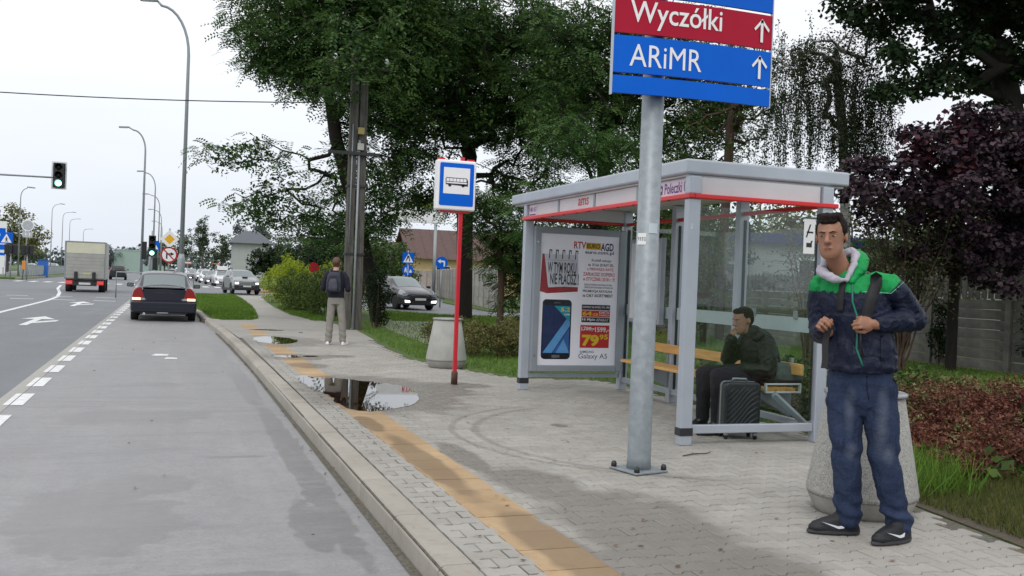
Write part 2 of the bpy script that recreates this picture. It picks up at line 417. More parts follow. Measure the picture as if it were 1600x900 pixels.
# concrete channel between road and bay, one stone per metre
gut = slab('gutter_strip', [(-1.735, -2), (-1.56, -2), (-1.56, 57), (-1.735, 57)], -.19, RZ-.006, M_joint)
gm = MB(); gm.span((-.084, .004, -.03), (.084, .996, 0)); gme = gm.mesh('channel_stone'); gme.materials.append(M_conc)
for i in range(52):
    o = link('channel_stone', gme, gut); o.location = (-1.6475, 3+i, RZ+.006); o.scale.x = 1
# lane dashes along the bay (painted across channel and asphalt)
for k in range(19):
    y0 = 9.6+1.72*k; w = .1
    b = MB(); b.flat([(-1.625, y0), (-1.565, y0), (-1.565, y0+1), (-1.625, y0+1)], RZ+.0095)
    b.flat([(-1.555, y0), (-1.43, y0), (-1.43, y0+1), (-1.555, y0+1)], RZ+.0085)
    b.build('lane_dash', M_paint, bay, fix=False)
# the yellowish 'P' ghost on the bay: two small worn paint flecks
b = MB(); b.flat([(-.27, 17.6), (.0, 17.6), (.02, 17.95), (-.2, 18.0)], RZ+.0085); b.flat([(-.05, 17.0), (.16, 17.0), (.15, 17.25), (-.02, 17.3)], RZ+.0085)
b.build('worn_paint_fleck', M_paint, bay, fix=False)
def arrow(x, y0, y1, lean=0):
    """straight-ahead arrow with a bent head"""
    z = RZ+.004; b = MB(); h = y1-y0
    b.flat([(x-.09, y0), (x+.09, y0), (x+.09, y0+h*.66), (x-.09, y0+h*.66)], z)
    b.flat([(x-.42, y0+h*.655), (x+.42, y0+h*.655), (x, y1)], z)
    b.flat([(x+.095, y0+h*.2), (x+.55, y0+h*.42), (x+.55, y0+h*.6), (x+.095, y0+h*.36)], z)
    return b.build('lane_arrow', M_paint, main_road, fix=False)
arrow(-3.35, 26, 30.5); arrow(-3.35, 38.5, 43.5); arrow(-6.6, 27, 31.5); arrow(-9.6, 27, 31.5)
def ribbon(pts, w, name='lane_line', parent=None, z=RZ+.004):
    b = MB(); L_, R_ = [], []
    for i, p in enumerate(pts):
        a = Vector(pts[max(i-1, 0)]); c = Vector(pts[min(i+1, len(pts)-1)]); t = (c-a).normalized(); n_ = Vector((-t.y, t.x))*w/2
        L_.append((p[0]+n_.x, p[1]+n_.y, z)); R_.append((p[0]-n_.x, p[1]-n_.y, z))
    for i in range(len(pts)-1): b.add([R_[i], R_[i+1], L_[i+1], L_[i]], [(0, 1, 2, 3)])
    return b.build(name, M_paint, parent or main_road, fix=False)
ribbon([(-4.9, 8), (-4.8, 31.6), (-4.75, 44), (-4.9, 49), (-5.5, 56), (-6.6, 66), (-7.4, 76)], .16)
for k in range(8): ribbon([(-8, 2+k*6.), (-8, 5+k*6.)], .12)
for k in range(6): ribbon([(-2.2-k*1.6, 45.0), (-3.1-k*1.6, 45.0)], .35, 'stop_dash')
for k in range(5): ribbon([(-2.4-k*1.9, 49.5), (-3.3-k*1.9, 49.5)], .3, 'stop_dash')
for k in range(9): ribbon([(-3.0-k*1.1, 86.5), (-3.0-k*1.1, 90.5)], .5, 'zebra_stripe', main_road)
for k in range(7): ribbon([(.95+k*1.0, 86.5), (.95+k*1.0, 91.0)], .5, 'zebra_stripe', cross_street)
ribbon([(3.9, 57.0), (8.0, 57.0)], .25, 'edge_line', cross_street); ribbon([(5.6, 70), (9.5, 70)], .3, 'edge_line', cross_street)
for k in range(20): ribbon([(3.6-.03*k, 96+k*9.), (3.6-.03*k, 100+k*9.)], .14, 'lane_line', side_street)
for k in range(30): ribbon([(-7.9, 100+k*12.), (-7.9, 106+k*12.)], .14)
ribbon([(-3.6, 112), (-3.6, 500)], .16)

# pavement: bed with dark joints, then every stone laid on it
PAVE = [(1.445, -4), (5.2, -4), (4.55, 4.0), (4.72, 5.2), (5.1, 6.4), (6.0, 6.7), (6.0, 12.6), (4.7, 12.95), (4.25, 14.4), (3.9, 16.0), (4.05, 18.9), (4.5, 24.4), (4.35, 28), (3.75, 32), (3.9, 39), (4.35, 48), (4.9, 56),
        (3.5, 56), (3.35, 48), (3.05, 38), (2.5, 29.2), (2.2, 28.2), (1.4, 27.9), (1.0, 29.5), (.85, 29.5), (1.25, 25), (1.36, 21.5), (1.445, 14)]
pavement = slab('pavement', PAVE, -.18, -.010, M_joint)
sheet('path_surface', [(1.38, 20.5), (1.26, 25), (1.02, 29.3), (1.4, 27.9), (2.2, 28.2), (2.5, 29.2), (3.05, 38), (3.35, 48), (3.5, 56), (4.9, 56), (4.35, 48), (3.9, 39), (3.75, 32), (4.35, 28), (4.5, 24.4), (4.2, 20.5)], -.001, M_paver, pavement)
# double-T paver, 20 x 16.5 cm, laid with straight joints running along the kerb
def paver_outline(g=.003, gy=.0062):
    a, we, ww = .1-g, .0825-gy, .0575-gy
    return [(-a, -we), (-a+.036, -we), (-.036, -ww), (.036, -ww), (a-.036, -we), (a, -we), (a, we), (a-.036, we), (.036, ww), (-.036, ww), (-a+.036, we), (-a, we)]
PO = paver_outline()
def paver_bm(mb, x, y, z, tx=0, ty=0):
    n = len(PO); vs = []
    for ins, dz in ((1.0, -.03), (1.0, -.005), (.955, 0)):
        for px, py in PO: vs.append((x+px*ins, y+py*ins, z+dz+px*tx+py*ty))
    fs = [tuple(range(2*n, 3*n))]
    for r_ in (0, 1):
        fs += [(r_*n+i, r_*n+(i+1) % n, (r_+1)*n+(i+1) % n, (r_+1)*n+i) for i in range(n)]
    mb.add(vs, fs)
from bisect import bisect
def in_poly(x, y, P):
    c = False; j = len(P)-1
    for i in range(len(P)):
        if (P[i][1] > y) != (P[j][1] > y) and x < (P[j][0]-P[i][0])*(y-P[i][1])/(P[j][1]-P[i][1])+P[i][0]: c = not c
        j = i
    return c
TA, TB = 1.725, 2.075         # the yellow strip
single = MB(); paver_bm(single, 0, 0, 0); sme = single.mesh('paver', fix=False); sme.materials.append(M_paver)
cells = []
row = 0; y = 3.2
while y < 20.5:
    x = 1.545+(0 if row % 2 else .1)-.1
    while x < 6.0:
        if not (TA-.02 < x < TB+.02) and x < TA-.02 or x > TB+.06:
            if in_poly(x, y, PAVE) and in_poly(x+.09, y, PAVE) and x-.09 > 1.44: cells.append((x, y))
        x += .2
    y += .137; row += 1
def in_view(x, y):
    v = Vector((x, y, 0))-Vector((0, 0, 1.38)); d_ = v.dot(Fv)
    return d_ > .5 and abs(v.dot(Rv)/d_) < .54 and abs(v.dot(Uv)/d_) < .305
cells.sort(key=lambda c: (not in_view(*c), c[0]**2+c[1]**2))
rest = MB()
for i, (x, y) in enumerate(cells):
    tx, ty, dz = random.uniform(-.02, .02), random.uniform(-.02, .02), random.uniform(-.0018, .0012)
    if i < 255:
        o = link('paver', sme, pavement); o.location = (x, y, dz); o.rotation_euler = (ty*.6, tx*.6, 0)
    else: paver_bm(rest, x, y, dz, tx*.5, ty*.5)
o = rest.build('pavers', M_paver, pavement, fix=False); o['kind'] = 'stuff'
# half stones closing the straight edges beside kerb and strip, and the grout strip
hs = MB(); hs.span((-.045, -.066, -.03), (.045, .066, -.0005)); hme = hs.mesh('half_paver'); hme.materials.append(M_paver)
edge = MB()
for k in range(126):
    yy = 3.2+k*.137
    if k % 2: edge.span((1.450, yy-.064, -.03), (1.540, yy+.064, -.001))
    else: edge.span((1.650, yy-.064, -.03), (1.7215, yy+.064, -.001))
    edge.span((2.079, yy-.064, -.03), (2.142 if k % 2 else 2.142, yy+.064, -.001))
o = edge.build('edge_pavers', M_paver, pavement); o['kind'] = 'stuff'
tm = MB(); tm.span((TA, .004, -.03), (TB, .346, 0)); tme = tm.mesh('tactile_slab'); tme.materials.append(M_tact)
for k in range(66):
    o = link('tactile_slab', tme, pavement); o.location = (0, 3.2+k*.35, random.uniform(.0, .002))
    if k == 27: pass
# kerb: one-metre stones with a chamfered front edge, curving away behind the parked car
KP = [(1.262, 2.0), (1.255, 10), (1.235, 15), (1.19, 20), (1.10, 24), (1.0, 27), (.90, 30), (.85, 33), (.6, 38), (.1, 42), (-.7, 47), (-1.5, 53)]
kerb = slab('kerb', [(1.27, 2), (1.26, 14), (1.21, 20), (1.12, 24), (1.03, 27), (1.2, 27), (1.3, 24), (1.37, 20), (1.43, 14), (1.43, 2)], -.19, -.012, M_joint)
def interp_kp(s_):
    acc = 0
    for i in range(len(KP)-1):
        a, c = Vector(KP[i]), Vector(KP[i+1]); l = (c-a).length
        if acc+l >= s_ or i == len(KP)-2: return a+(c-a)*((s_-acc)/l), (c-a).normalized()
        acc += l
km = MB()
prof = [(0, -.19), (.002, -.03), (.03, 0), (.178, 0), (.178, -.19)]
n_ = len(prof)
km.add([(x, .006, z) for x, z in prof]+[(x, .994, z) for x, z in prof], [tuple(range(n_))[::-1], tuple(range(n_, 2*n_))]+[(i, (i+1) % n_, n_+(i+1) % n_, n_+i) for i in range(n_)])
kme = km.mesh('kerb_stone'); kme.materials.append(M_kerb)
for k in range(50):
    a, t = interp_kp(k*1.0+.45)
    o = link('kerb_stone', kme, kerb); o.location = (a.x, a.y, random.uniform(-.003, .003)); o.rotation_euler = (0, 0, math.atan2(-t.x, t.y)+random.uniform(-.003, .003))
    bevel(o, .006, 2)
# joint line at the kerb foot, with grit
b = MB()
b.add([(1.2, 2, RZ+.009), (1.262, 2, RZ+.009), (1.235, 15, RZ+.009), (1.19, 20, RZ+.009), (1.10, 24, RZ+.009), (1.05, 24, RZ+.009), (1.13, 20, RZ+.009), (1.2, 15, RZ+.009)], [tuple(range(8))])
b.build('grit_line', M_joint, bay)
# water standing in the dips
def water_mat():
    ma = bpy.data.materials.new('rain water'); ma.use_nodes = True; nt = ma.node_tree; nt.nodes.clear()
    o = nt.nodes.new('ShaderNodeOutputMaterial'); t = nt.nodes.new('ShaderNodeBsdfTransparent'); t.inputs[0].default_value = (.30, .22, .13, 1)
    g = nt.nodes.new('ShaderNodeBsdfGlossy'); g.inputs['Roughness'].default_value = .015
    fr = schlick(nt, .03)
    b_ = nt.nodes.new('ShaderNodeBump'); b_.inputs['Strength'].default_value = .012; b_.inputs['Distance'].default_value = .01
    nt.links.new(noise_(nt, nt.nodes.new('ShaderNodeNewGeometry').outputs['Position'], 9, 2), b_.inputs['Height']); nt.links.new(b_.outputs[0], g.inputs['Normal'])
    mxs = nt.nodes.new('ShaderNodeMixShader'); nt.links.new(math_(nt, 'MULTIPLY', fr, 1.1, True), mxs.inputs[0]); nt.links.new(t.outputs[0], mxs.inputs[1]); nt.links.new(g.outputs[0], mxs.inputs[2]); nt.links.new(mxs.outputs[0], o.inputs[0])
    return ma
M_water = water_mat()
def puddle(poly, z=.0045, seed=0):
    P = []; n = len(poly)
    for i in range(n):
        p0, p1, p2, p3 = [Vector(poly[(i+k-1) % n]) for k in range(4)]
        for j in range(10):
            t = j/10; q = .5*((2*p1)+(-p0+p2)*t+(2*p0-5*p1+4*p2-p3)*t*t+(-p0+3*p1-3*p2+p3)*t**3)
            nn = noise.noise(Vector((q.x*5, q.y*5, seed)))*.07+noise.noise(Vector((q.x*17, q.y*17, seed)))*.03
            P.append((q.x+nn, q.y+nn*1.5))
    return sheet('puddle', P, z, M_water)
puddle([(1.62, 12.0), (1.63, 13.0), (1.95, 12.9), (2.5, 12.45), (2.85, 11.8), (2.78, 10.95), (2.55, 10.2), (2.1, 9.75), (1.78, 9.9), (1.72, 10.9)])
puddle([(1.62, 19.9), (1.75, 20.9), (2.2, 21.1), (2.5, 20.2), (2.3, 19.2), (1.85, 19.0)], seed=3)
puddle([(1.62, 16.05), (1.75, 16.3), (2.0, 16.28), (2.05, 16.0), (1.8, 15.85)], seed=5)
puddle([(2.12, 16.15), (2.2, 16.32), (2.4, 16.28), (2.3, 16.1)], seed=7)
puddle([(1.8, 23.5), (2.2, 23.7), (2.6, 23.5), (2.3, 23.3)], seed=9)

# lawns
sheet('bare_soil_edge', [(5.2, -4), (4.55, 4.0), (4.72, 5.2), (5.1, 6.4), (6.2, 6.9), (9, 9), (10, 3), (8, -4)], .0, M_soil)
LAWN = [(5.2, -4), (4.55, 4.0), (4.72, 5.2), (5.1, 6.4), (6.0, 6.7), (6.0, 12.6), (4.7, 12.95), (4.25, 14.4), (3.9, 16.0), (4.05, 18.9), (4.5, 24.4), (4.35, 28), (3.75, 32), (3.9, 39), (4.35, 48), (4.9, 56), (6.4, 56), (6.9, 48), (7.7, 38), (9.6, 34.8), (11.3, 33.6), (40, 31), (40, -4)]
lawn = slab('lawn', LAWN, -.18, -.004, M_grassg)
verge = slab('grass_verge', [(1.16, 28.4), (2.2, 28.4), (2.5, 29.3), (3.02, 38), (3.32, 48), (3.45, 56), (-.4, 56), (-1.2, 53), (-.45, 47), (.35, 42), (.85, 38), (1.05, 33), (1.08, 30)], -.18, .0, M_grassg)
far_verge = slab('far_grass_verge', [(8.2, 87), (60, 84), (60, 420), (7.2, 420), (7.4, 150)], -.18, -.02, M_grassg)
strip_verge = slab('roadside_grass_strip', [(-1.4, 97), (.4, 97), (.0, 150), (-.8, 420), (-3.0, 420), (-3.0, 112)], -.18, -.02, M_grassg)
median = slab('grass_median', [(-16.8, 97), (-13.2, 97), (-13.7, 420), (-17, 420)], -.18, .0, M_grassg)
near_median = slab('grass_median', [(-17, -20), (-13.0, -20), (-13.0, 52), (-13.5, 55), (-16.5, 55), (-17, 52)], -.18, .0, M_grassg)
left_verge = slab('left_grass_verge', [(-300, -20), (-27.2, -20), (-27.2, 1200), (-300, 1200)], -.18, .0, M_grassg)
service_road = slab('service_road', [(7.8, 38.2), (9.75, 35), (11.4, 33.85), (40, 31.2), (40, 41), (13.7, 41.5), (14.9, 52.5), (15.5, 56.5), (6.6, 56.5), (7.05, 48)], -.18, -.05, M_road)
sv = slab('fence_verge', [(13.75, 41.7), (40, 41.2), (40, 84), (22, 84), (18.5, 66), (15.6, 56.3), (15.0, 52.5)], -.18, -.006, M_grassg)
footpath = sheet('footpath', [(5.1, 19.6), (5.35, 24), (5.9, 30), (7.75, 37.6), (9.3, 35.1), (7.9, 29), (6.9, 23.5), (6.5, 19.6)], .002, ground_mat('path asphalt', asphalt((.24, .225, .22), (.30, .28, .27))))
M_brick_red = ground_mat('red brick paving', paving((.40, .20, .16), (.48, .27, .22)))
brickwalk = slab('brick_walk', [(5.4, 72), (12, 71), (30, 84), (9.4, 86)], -.18, -.03, M_brick_red)
for poly, nm in (([(-13.35, 55.3), (-13.2, 55.3), (-12.8, 52), (-12.8, -20), (-13.0, -20), (-13.0, 52)], 'median_kerb'), ([(-13.2, 96.8), (-13.0, 96.8), (-13.5, 420), (-13.7, 420)], 'median_kerb'), ([(6.62, 56.3), (7.05, 48), (7.8, 38.2), (7.62, 38.2), (6.87, 48), (6.44, 56.3)], 'service_road_kerb')):
    slab(nm, poly, -.18, .01, M_kerb)
# ================================================================== BUS SHELTER
SX0, SX1, SY0, SY1 = 4.30, 5.70, 7.43, 11.55
shelter = thing('bus_shelter', 'silver glass bus shelter with red strip, lit advert and wooden bench', 'bus shelter', (SX0, SY0, 0))
# local frame: x 0..1.4 to the rear, y 0..4.12 along the kerb
SW, SL = SX1-SX0, SY1-SY0
for px, py in ((0, 0), (0, SL-.02), (SW, 0), (SW, 1.37), (SW, 2.75), (SW, SL-.02)):
    front = px == 0
    b = MB(); b.span((px-.058, py-.045, 0), (px+.058, py+.045, 2.166 if front else 2.36))
    b.build('post', M_alu, shelter, .008)
    if front:
        b = MB(); b.span((px-.064, py-.051, .085), (px+.064, py+.051, .155)); b.build('post_collar', M_blackpl, shelter, .004)
    else:
        pass
b = MB(); b.span((-.09, -.03, 2.383), (SW+.24, SL+.42, 2.515)); roof = b.build('roof', M_alu, shelter, .02, seg=3)
b = MB(); b.span((-.05, .01, 2.365), (SW+.2, SL+.38, 2.381)); b.build('roof_soffit', mat('pale soffit', (.55, .56, .58), .6), roof)
# roof gutter bead and rivets
# white fascia boards between roof and red strip
M_fascia = mat('white fascia board', (.58, .57, .60), .45, 0, .05, 3)
for y0, y1 in ((.06, 1.0), (1.045, 2.02), (2.065, 3.03), (3.075, SL-.08)):
    b = MB(); b.span((-.02, y0, 2.21), (.012, y1, 2.362)); b.build('front_fascia', M_fascia, shelter, .003)
for y0 in (1.022, 2.042, 3.052):
    b = MB(); b.span((-.03, y0-.02, 2.212), (.03, y0+.02, 2.362)); b.build('fascia_post', M_alud, shelter, .003)
b = MB(); b.span((-.058, -.045, 2.212), (.058, .045, 2.364)); b.build('corner_post', M_alu, shelter, .006)
b = MB(); b.span((-.058, SL-.065, 2.212), (.058, SL+.025, 2.364)); b.build('corner_post', M_alu, shelter, .006)
b = MB(); b.span((.075, -.012, 2.21), (SW-.07, .018, 2.362)); b.build('end_fascia', M_fascia, shelter, .003)
b = MB(); b.span((.075, SL-.03, 2.21), (SW-.07, SL, 2.362)); b.build('end_fascia', M_fascia, shelter, .003)
b = MB(); b.span((SW+.005, .05, 2.21), (SW+.03, SL-.05, 2.362)); b.build('rear_fascia', mat('tinted clear board', (.25, .28, .27), .3), shelter, .003) if False else None
for a, c in (((-.075, -.065, 2.168), (-.015, SL+.045, 2.210)), ((-.013, -.065, 2.168), (SW+.1, -.02, 2.210)), ((SW-.02, .047, 2.169), (SW+.03, SL-.07, 2.209)), ((-.013, SL-.02, 2.169), (SW-.06, SL+.027, 2.209))):
    b = MB(); b.span(a, c); b.build('red_strip', M_red, shelter, .008)
for k in range(10): b = MB(); b.span((-.082, .3+.35*k, 2.163), (-.06, .33+.35*k, 2.169)); b.build('strip_screw', M_blackpl, shelter)
# bottom rails
for a, c in (((.06, -.02, .10), (SW-.06, .035, .175)), ((SW-.03, .05, .10), (SW+.03, SL-.07, .165)), ((.06, SL-.04, .16), (SW-.06, SL+.01, .215))):
    b = MB(); b.span(a, c); b.build('bottom_rail', M_alu, shelter, .006)
M_glass = glass_mat('shelter glass', (.93, .965, .955), .8)
M_frost = mat('frosted white band', (.46, .56, .58), .5, 0, .05)
M_gasket = M_blackpl
def pane(a, c, axis):
    b = MB(); b.span(a, c); g = b.build('glass_pane', M_glass, shelter)
    return g
for y0, y1 in ((.05, 1.32), (1.42, 2.70), (2.80, SL-.08)):
    pane((SW+.008, y0, .2), (SW+.016, y1, 2.10), 'x')
    b = MB(); b.span((SW+.001, y0+.002, 1.0), (SW+.006, y1-.002, 1.14)); b.build('frosted_band', M_frost, shelter)
    for yy in (y0, y1):
        b = MB(); b.span((SW-.006, yy-.006, .17), (SW+.022, yy+.006, 2.12)); b.build('glass_seal', M_gasket, shelter)
pane((.07, 0.002, .2), (SW-.07, .010, 2.11), 'y')
b = MB(); b.span((.067, -.003, .2), (.079, .014, 2.11)); b.build('glass_seal', M_gasket, shelter)
b = MB(); b.span((SW-.085, -.003, .2), (SW-.073, .014, 2.11)); b.build('glass_seal', M_gasket, shelter)
# glass clamps
for yy in (.35, 1.05):
    b = MB(); b.span((SW-.02, yy, 1.12), (SW+.0, yy+.05, 1.2)); b.build('glass_clamp', M_galv, shelter, .005)
# no-smoking notice
nt0 = MB(); nt0.span((SW-.23, -.006, 1.74), (SW-.11, -.002, 2.06)); nos = nt0.build('notice', M_white, shelter)
M_ink = mat('black print', (.02, .02, .025), .6, 0, .02)
M_redp = mat('red print', (.55, .02, .02), .5, 0, .03)
plate('crossed_mark', nos, M_ink, (SW-.23, -.007, 1.74), (1, 0, 0), (0, 0, 1), [(.02, .15), (.035, .15), (.075, .27), (.06, .27)], .001)
plate('cigarette_mark', nos, M_ink, (SW-.23, -.007, 1.74), (1, 0, 0), (0, 0, 1), rect(.03, .19, .1, .205), .001)
plate('dog_mark', nos, M_ink, (SW-.23, -.007, 1.74), (1, 0, 0), (0, 0, 1), [(.03, .06), (.09, .06), (.09, .1), (.1, .12), (.08, .12), (.075, .1), (.03, .1)], .001)
# stop name and operator lettering
M_violet = mat('violet print', (.10, .03, .20), .5)
M_pinkbg = mat('pink name panel', (.70, .58, .68), .5, 0, .03)
npn = plate('stop_name_panel', shelter, M_pinkbg, (-.022, 1.0, 2.215), (0, -1, 0), (0, 0, 1), rect(.02, .003, .93, .13), .002)
text('stop_name', 'Poleczki 0', npn, M_violet, (-.0255, .475, 2.235), (0, -1, 0), (0, 0, 1), .40, .10, .012)
plate('stop_pictogram', npn, M_violet, (-.0255, .60, 2.235), (0, -1, 0), (0, 0, 1), rrect(.0, 0, .085, .085, .01), .001)
plate('stop_pictogram_bus', npn, M_pinkbg, (-.027, .60, 2.235), (0, -1, 0), (0, 0, 1), rrect(.012, .03, .073, .06, .01), .001)
text('operator_logo', 'ams', shelter, M_redp, (-.0235, 2.48, 2.255), (0, -1, 0), (0, 0, 1), .28, .08, .004)
lp = plate('line_number_panel', shelter, M_pinkbg, (-.022, SL-.085, 2.215), (0, -1, 0), (0, 0, 1), rect(.01, .003, .26, .13), .002)
text('line_number', '148 165', lp, M_violet, (-.0255, SL-.12, 2.265), (0, -1, 0), (0, 0, 1), .2, .06, .01)
plate('line_bar', lp, M_violet, (-.0255, SL-.12, 2.225), (0, -1, 0), (0, 0, 1), rect(0, 0, .2, .015), .001)
text('post_number', 'U', shelter, M_white, (-.035, -.046, 1.90), (1, 0, 0), (0, 0, 1), .02, .05, .01)
# bench: seat boards and backrest board on brackets, hanging from the rear posts
for i, xx in enumerate((.98, 1.09, 1.20)):
    b = MB(); b.span((xx, .2, .44), (xx+.10, 3.3, .475)); b.build('seat_board', M_wood, shelter, .006)
b = MB(); b.span((SW-.105, .12, .60), (SW-.075, 3.35, .705)); b.build('backrest_board', M_wood, shelter, .006)
for yy in (.34, 1.37, 2.75):
    b = MB(); b.prism([(.93, .40), (.93, .437), (SW-.06, .437), (SW-.06, .18)], yy-.02, yy+.02, lambda q: Vector((q.x, q.z, q.y)))
    b.build('seat_bracket', M_alud, shelter, .004)
    b = MB(); b.prism([(SW-.074, .43), (SW-.04, .43), (SW-.04, .75), (SW-.074, .75)], yy-.02, yy+.02, lambda q: Vector((q.x, q.z, q.y)))
    b.build('back_bracket', M_alud, shelter, .004)
b = MB()   # flat steel end frame of the seat
fz = [((.93, .14, .435), (1.32, .175, .45)), ((.93, .14, .51), (1.32, .175, .525)), ((.93, .14, .45), (.945, .175, .51)), ((1.305, .14, .45), (1.32, .175, .51))]
for a, c in fz: b.span(a, c)
b.build('seat_end_frame', mat('pale steel', (.5, .52, .52), .4, .2), shelter, .003)
b = MB(); b.tube([(1.0, .12, .43), (SW-.03, .12, .14)], .035, 4, smooth=False); b.build('end_strut', M_alud, shelter, .004)
# far end: the advert case
ADX0, ADX1 = .055, SW-.065
yA = SL-.09
case = MB()
for a, c in (((ADX0, yA-.05, .245), (ADX0+.085, yA+.10, 2.10)), ((ADX1-.085, yA-.05, .245), (ADX1, yA+.10, 2.10)), ((ADX0+.085, yA-.05, .245), (ADX1-.085, yA+.10, .325)), ((ADX0+.085, yA-.05, 2.015), (ADX1-.085, yA+.10, 2.10))): case.span(a, c)
case_o = case.build('advert_case', M_alud, shelter, .008)
b = MB(); b.span((ADX0+.08, yA+.0, .32), (ADX1-.08, yA+.09, 2.02)); b.build('case_back', M_blackpl, case_o)
for zz in (.45, 1.9):
    b = MB(); b.lathe([(.012, yA-.056), (.012, yA-.05)], 10, (ADX0+.04, 0, zz), 'Y'); b.build('case_lock', M_chrome, case_o)
PX0, PX1, PZ0, PZ1 = ADX0+.085, ADX1-.085, .325, 2.015
PW, PH = PX1-PX0, PZ1-PZ0
M_poster = mat('backlit poster paper', (.72, .72, .76), .5, 0, .02, 2, emit=(.80, .82, .90), estr=.10)
poster = plate('poster', shelter, M_poster, (PX0, yA-.006, PZ0), (1, 0, 0), (0, 0, 1), rect(.0, .0, PW, PH), .003, 0)
def P(u, v): return (PX0+u*PW, yA-.010, PZ0+v*PH)          # u right, v up
X_, Z_ = (1, 0, 0), (0, 0, 1)
C_red = M_redp; C_yel = mat('yellow print', (.75, .52, .02), .5); C_navy = mat('navy print', (.01, .015, .09), .5); C_gold = mat('mustard print', (.16, .08, .01), .5)
def ptxt(s_, u, v, w, h, m_, bold=.02, shear=0, lift=0, nm='poster_lettering'): return text(nm, s_, poster, m_, P(u, v), X_, Z_, w*PW, h*PH, bold, shear, lift)
def pbox(u0, v0, u1, v1, m_, nm='poster_panel', lift=0, r=None):
    return plate(nm, poster, m_, P(0, 0), X_, Z_, rect(u0*PW, v0*PH, u1*PW, v1*PH) if r is None else rrect(u0*PW, v0*PH, u1*PW, v1*PH, r), .0008, lift)
ptxt('RTV', .42, .895, .155, .055, C_red, .03)
pbox(.575, .893, .765, .945, C_yel); ptxt('EURO', .585, .902, .17, .036, C_gold, .03, lift=.002)
ptxt('AGD', .765, .887, .165, .06, C_navy, .03); ptxt('euro.com.pl', .565, .852, .37, .034, C_navy, .02)
ptxt('Rozłóż zakupy', .65, .796, .26, .028, M_ink, .01, .2); ptxt('na 10 lub 20 RAT 0%,', .61, .762, .33, .026, M_ink, .02)
ptxt('a PIERWSZĄ RATĘ', .60, .727, .34, .028, C_red, .02); ptxt('ZAPŁACISZ DOPIERO', .55, .690, .41, .028, C_red, .02); ptxt('w STYCZNIU 2018 r. !!!', .55, .652, .41, .028, C_red, .02)
ptxt('RZECZYWISTA ROCZNA STOPA', .57, .615, .36, .014, M_ink, .02); ptxt('OPROCENTOWANIA WYNOSI 0%', .57, .594, .37, .014, M_ink, .02)
ptxt('PROMOCJA RATALNA', .555, .558, .38, .025, M_ink, .03); ptxt('na CAŁY ASORTYMENT', .555, .527, .39, .025, M_ink, .03)
# the wall-calendar picture
T3 = lambda pts: [(u*PW, v*PH) for u, v in pts]
plate('calendar_back', poster, mat('crimson print', (.30, .015, .02), .5), P(0, 0), X_, Z_, T3([(.015, .56), (.03, .845), (.08, .845), (.12, .60), (.49, .60), (.49, .565), (.10, .545)]), .0008)
plate('calendar_sheet', poster, mat('pale print', (.60, .62, .68), .5, 0, .03), P(0, 0), X_, Z_, T3([(.055, .845), (.475, .845), (.50, .61), (.115, .59)]), .0008, .0015)
plate('calendar_line', poster, M_ink, P(0, 0), X_, Z_, T3([(.06, .80), (.48, .80), (.48, .7985), (.06, .7985)]), .0008, .003)
for k in range(5):
    u = .11+.082*k
    plate('calendar_ring', poster, M_ink, P(0, 0), X_, Z_, T3([(u, .81), (u+.012, .81), (u+.014, .87), (u+.03, .87), (u+.03, .85), (u+.038, .85), (u+.038, .88), (u+.005, .88)]), .0008, .003)
ptxt('W TYM ROKU', .10, .70, .36, .085, M_ink, .02, lift=.003); ptxt('NIE PŁACISZ !', .135, .615, .36, .085, M_ink, .02, lift=.003)
# the telephone picture
M_phone = mat('black glass print', (.01, .012, .02), .3)
pbox(.055, .045, .42, .50, M_phone, 'phone_picture', 0, .05); pbox(.068, .09, .405, .455, mat('deep blue print', (.01, .025, .10), .4), 'phone_screen', .0015)
plate('phone_screen_beam', poster, mat('light blue print', (.10, .32, .62), .4), P(0, 0), X_, Z_, T3([(.075, .093), (.19, .093), (.405, .30), (.405, .36), (.37, .36)]), .0008, .003)
plate('phone_screen_wedge', poster, mat('mid blue print', (.03, .12, .38), .4), P(0, 0), X_, Z_, T3([(.20, .093), (.40, .093), (.40, .28)]), .0008, .0035)
plate('phone_screen_wedge', poster, MATS['light blue print'], P(0, 0), X_, Z_, T3([(.24, .093), (.33, .20), (.403, .10), (.403, .093)]), .0008, .0045)
plate('phone_screen_corner', poster, mat('teal print', (.01, .30, .42), .4), P(0, 0), X_, Z_, T3([(.20, .452), (.403, .452), (.403, .33)]), .0008, .0045)
ptxt('5,2', .285, .405, .115, .035, C_yel, .02, lift=.006); ptxt('cala', .33, .382, .07, .016, M_white, .02, lift=.006)
pbox(.20, .472, .28, .478, mat('grey print', (.15, .15, .17), .4), 'phone_speaker', .0015); pbox(.19, .056, .29, .078, MATS['grey print'], 'phone_button', .0015, .01)
# spec boxes
pbox(.55, .428, .915, .468, M_ink); ptxt('ODPORNY NA WODĘ i PYŁ - IP68', .56, .438, .345, .02, M_white, .02, lift=.002)
pbox(.55, .375, .915, .424, C_red); ptxt('64', .56, .382, .12, .036, C_yel, .04, lift=.002); ptxt('GB', .69, .382, .075, .022, C_yel, .03, lift=.002); ptxt('KARTA', .775, .40, .13, .02, M_white, .02, lift=.002); ptxt('PAMIĘCI', .775, .38, .13, .015, M_white, .02, lift=.002)
pbox(.55, .332, .915, .371, M_ink); ptxt('16 Mpix', .56, .339, .17, .026, M_white, .03, lift=.002); ptxt('APARAT', .74, .341, .16, .022, M_white, .0, lift=.002)
pbox(.54, .135, .915, .310, C_red); ptxt('1799,-', .555, .262, .165, .036, M_white, .02, lift=.002); ptxt('1599,-', .73, .252, .18, .044, M_white, .03, lift=.002)
ptxt('79', .565, .147, .22, .09, C_yel, .05, lift=.002); ptxt('95', .79, .200, .11, .04, C_yel, .03, lift=.002)
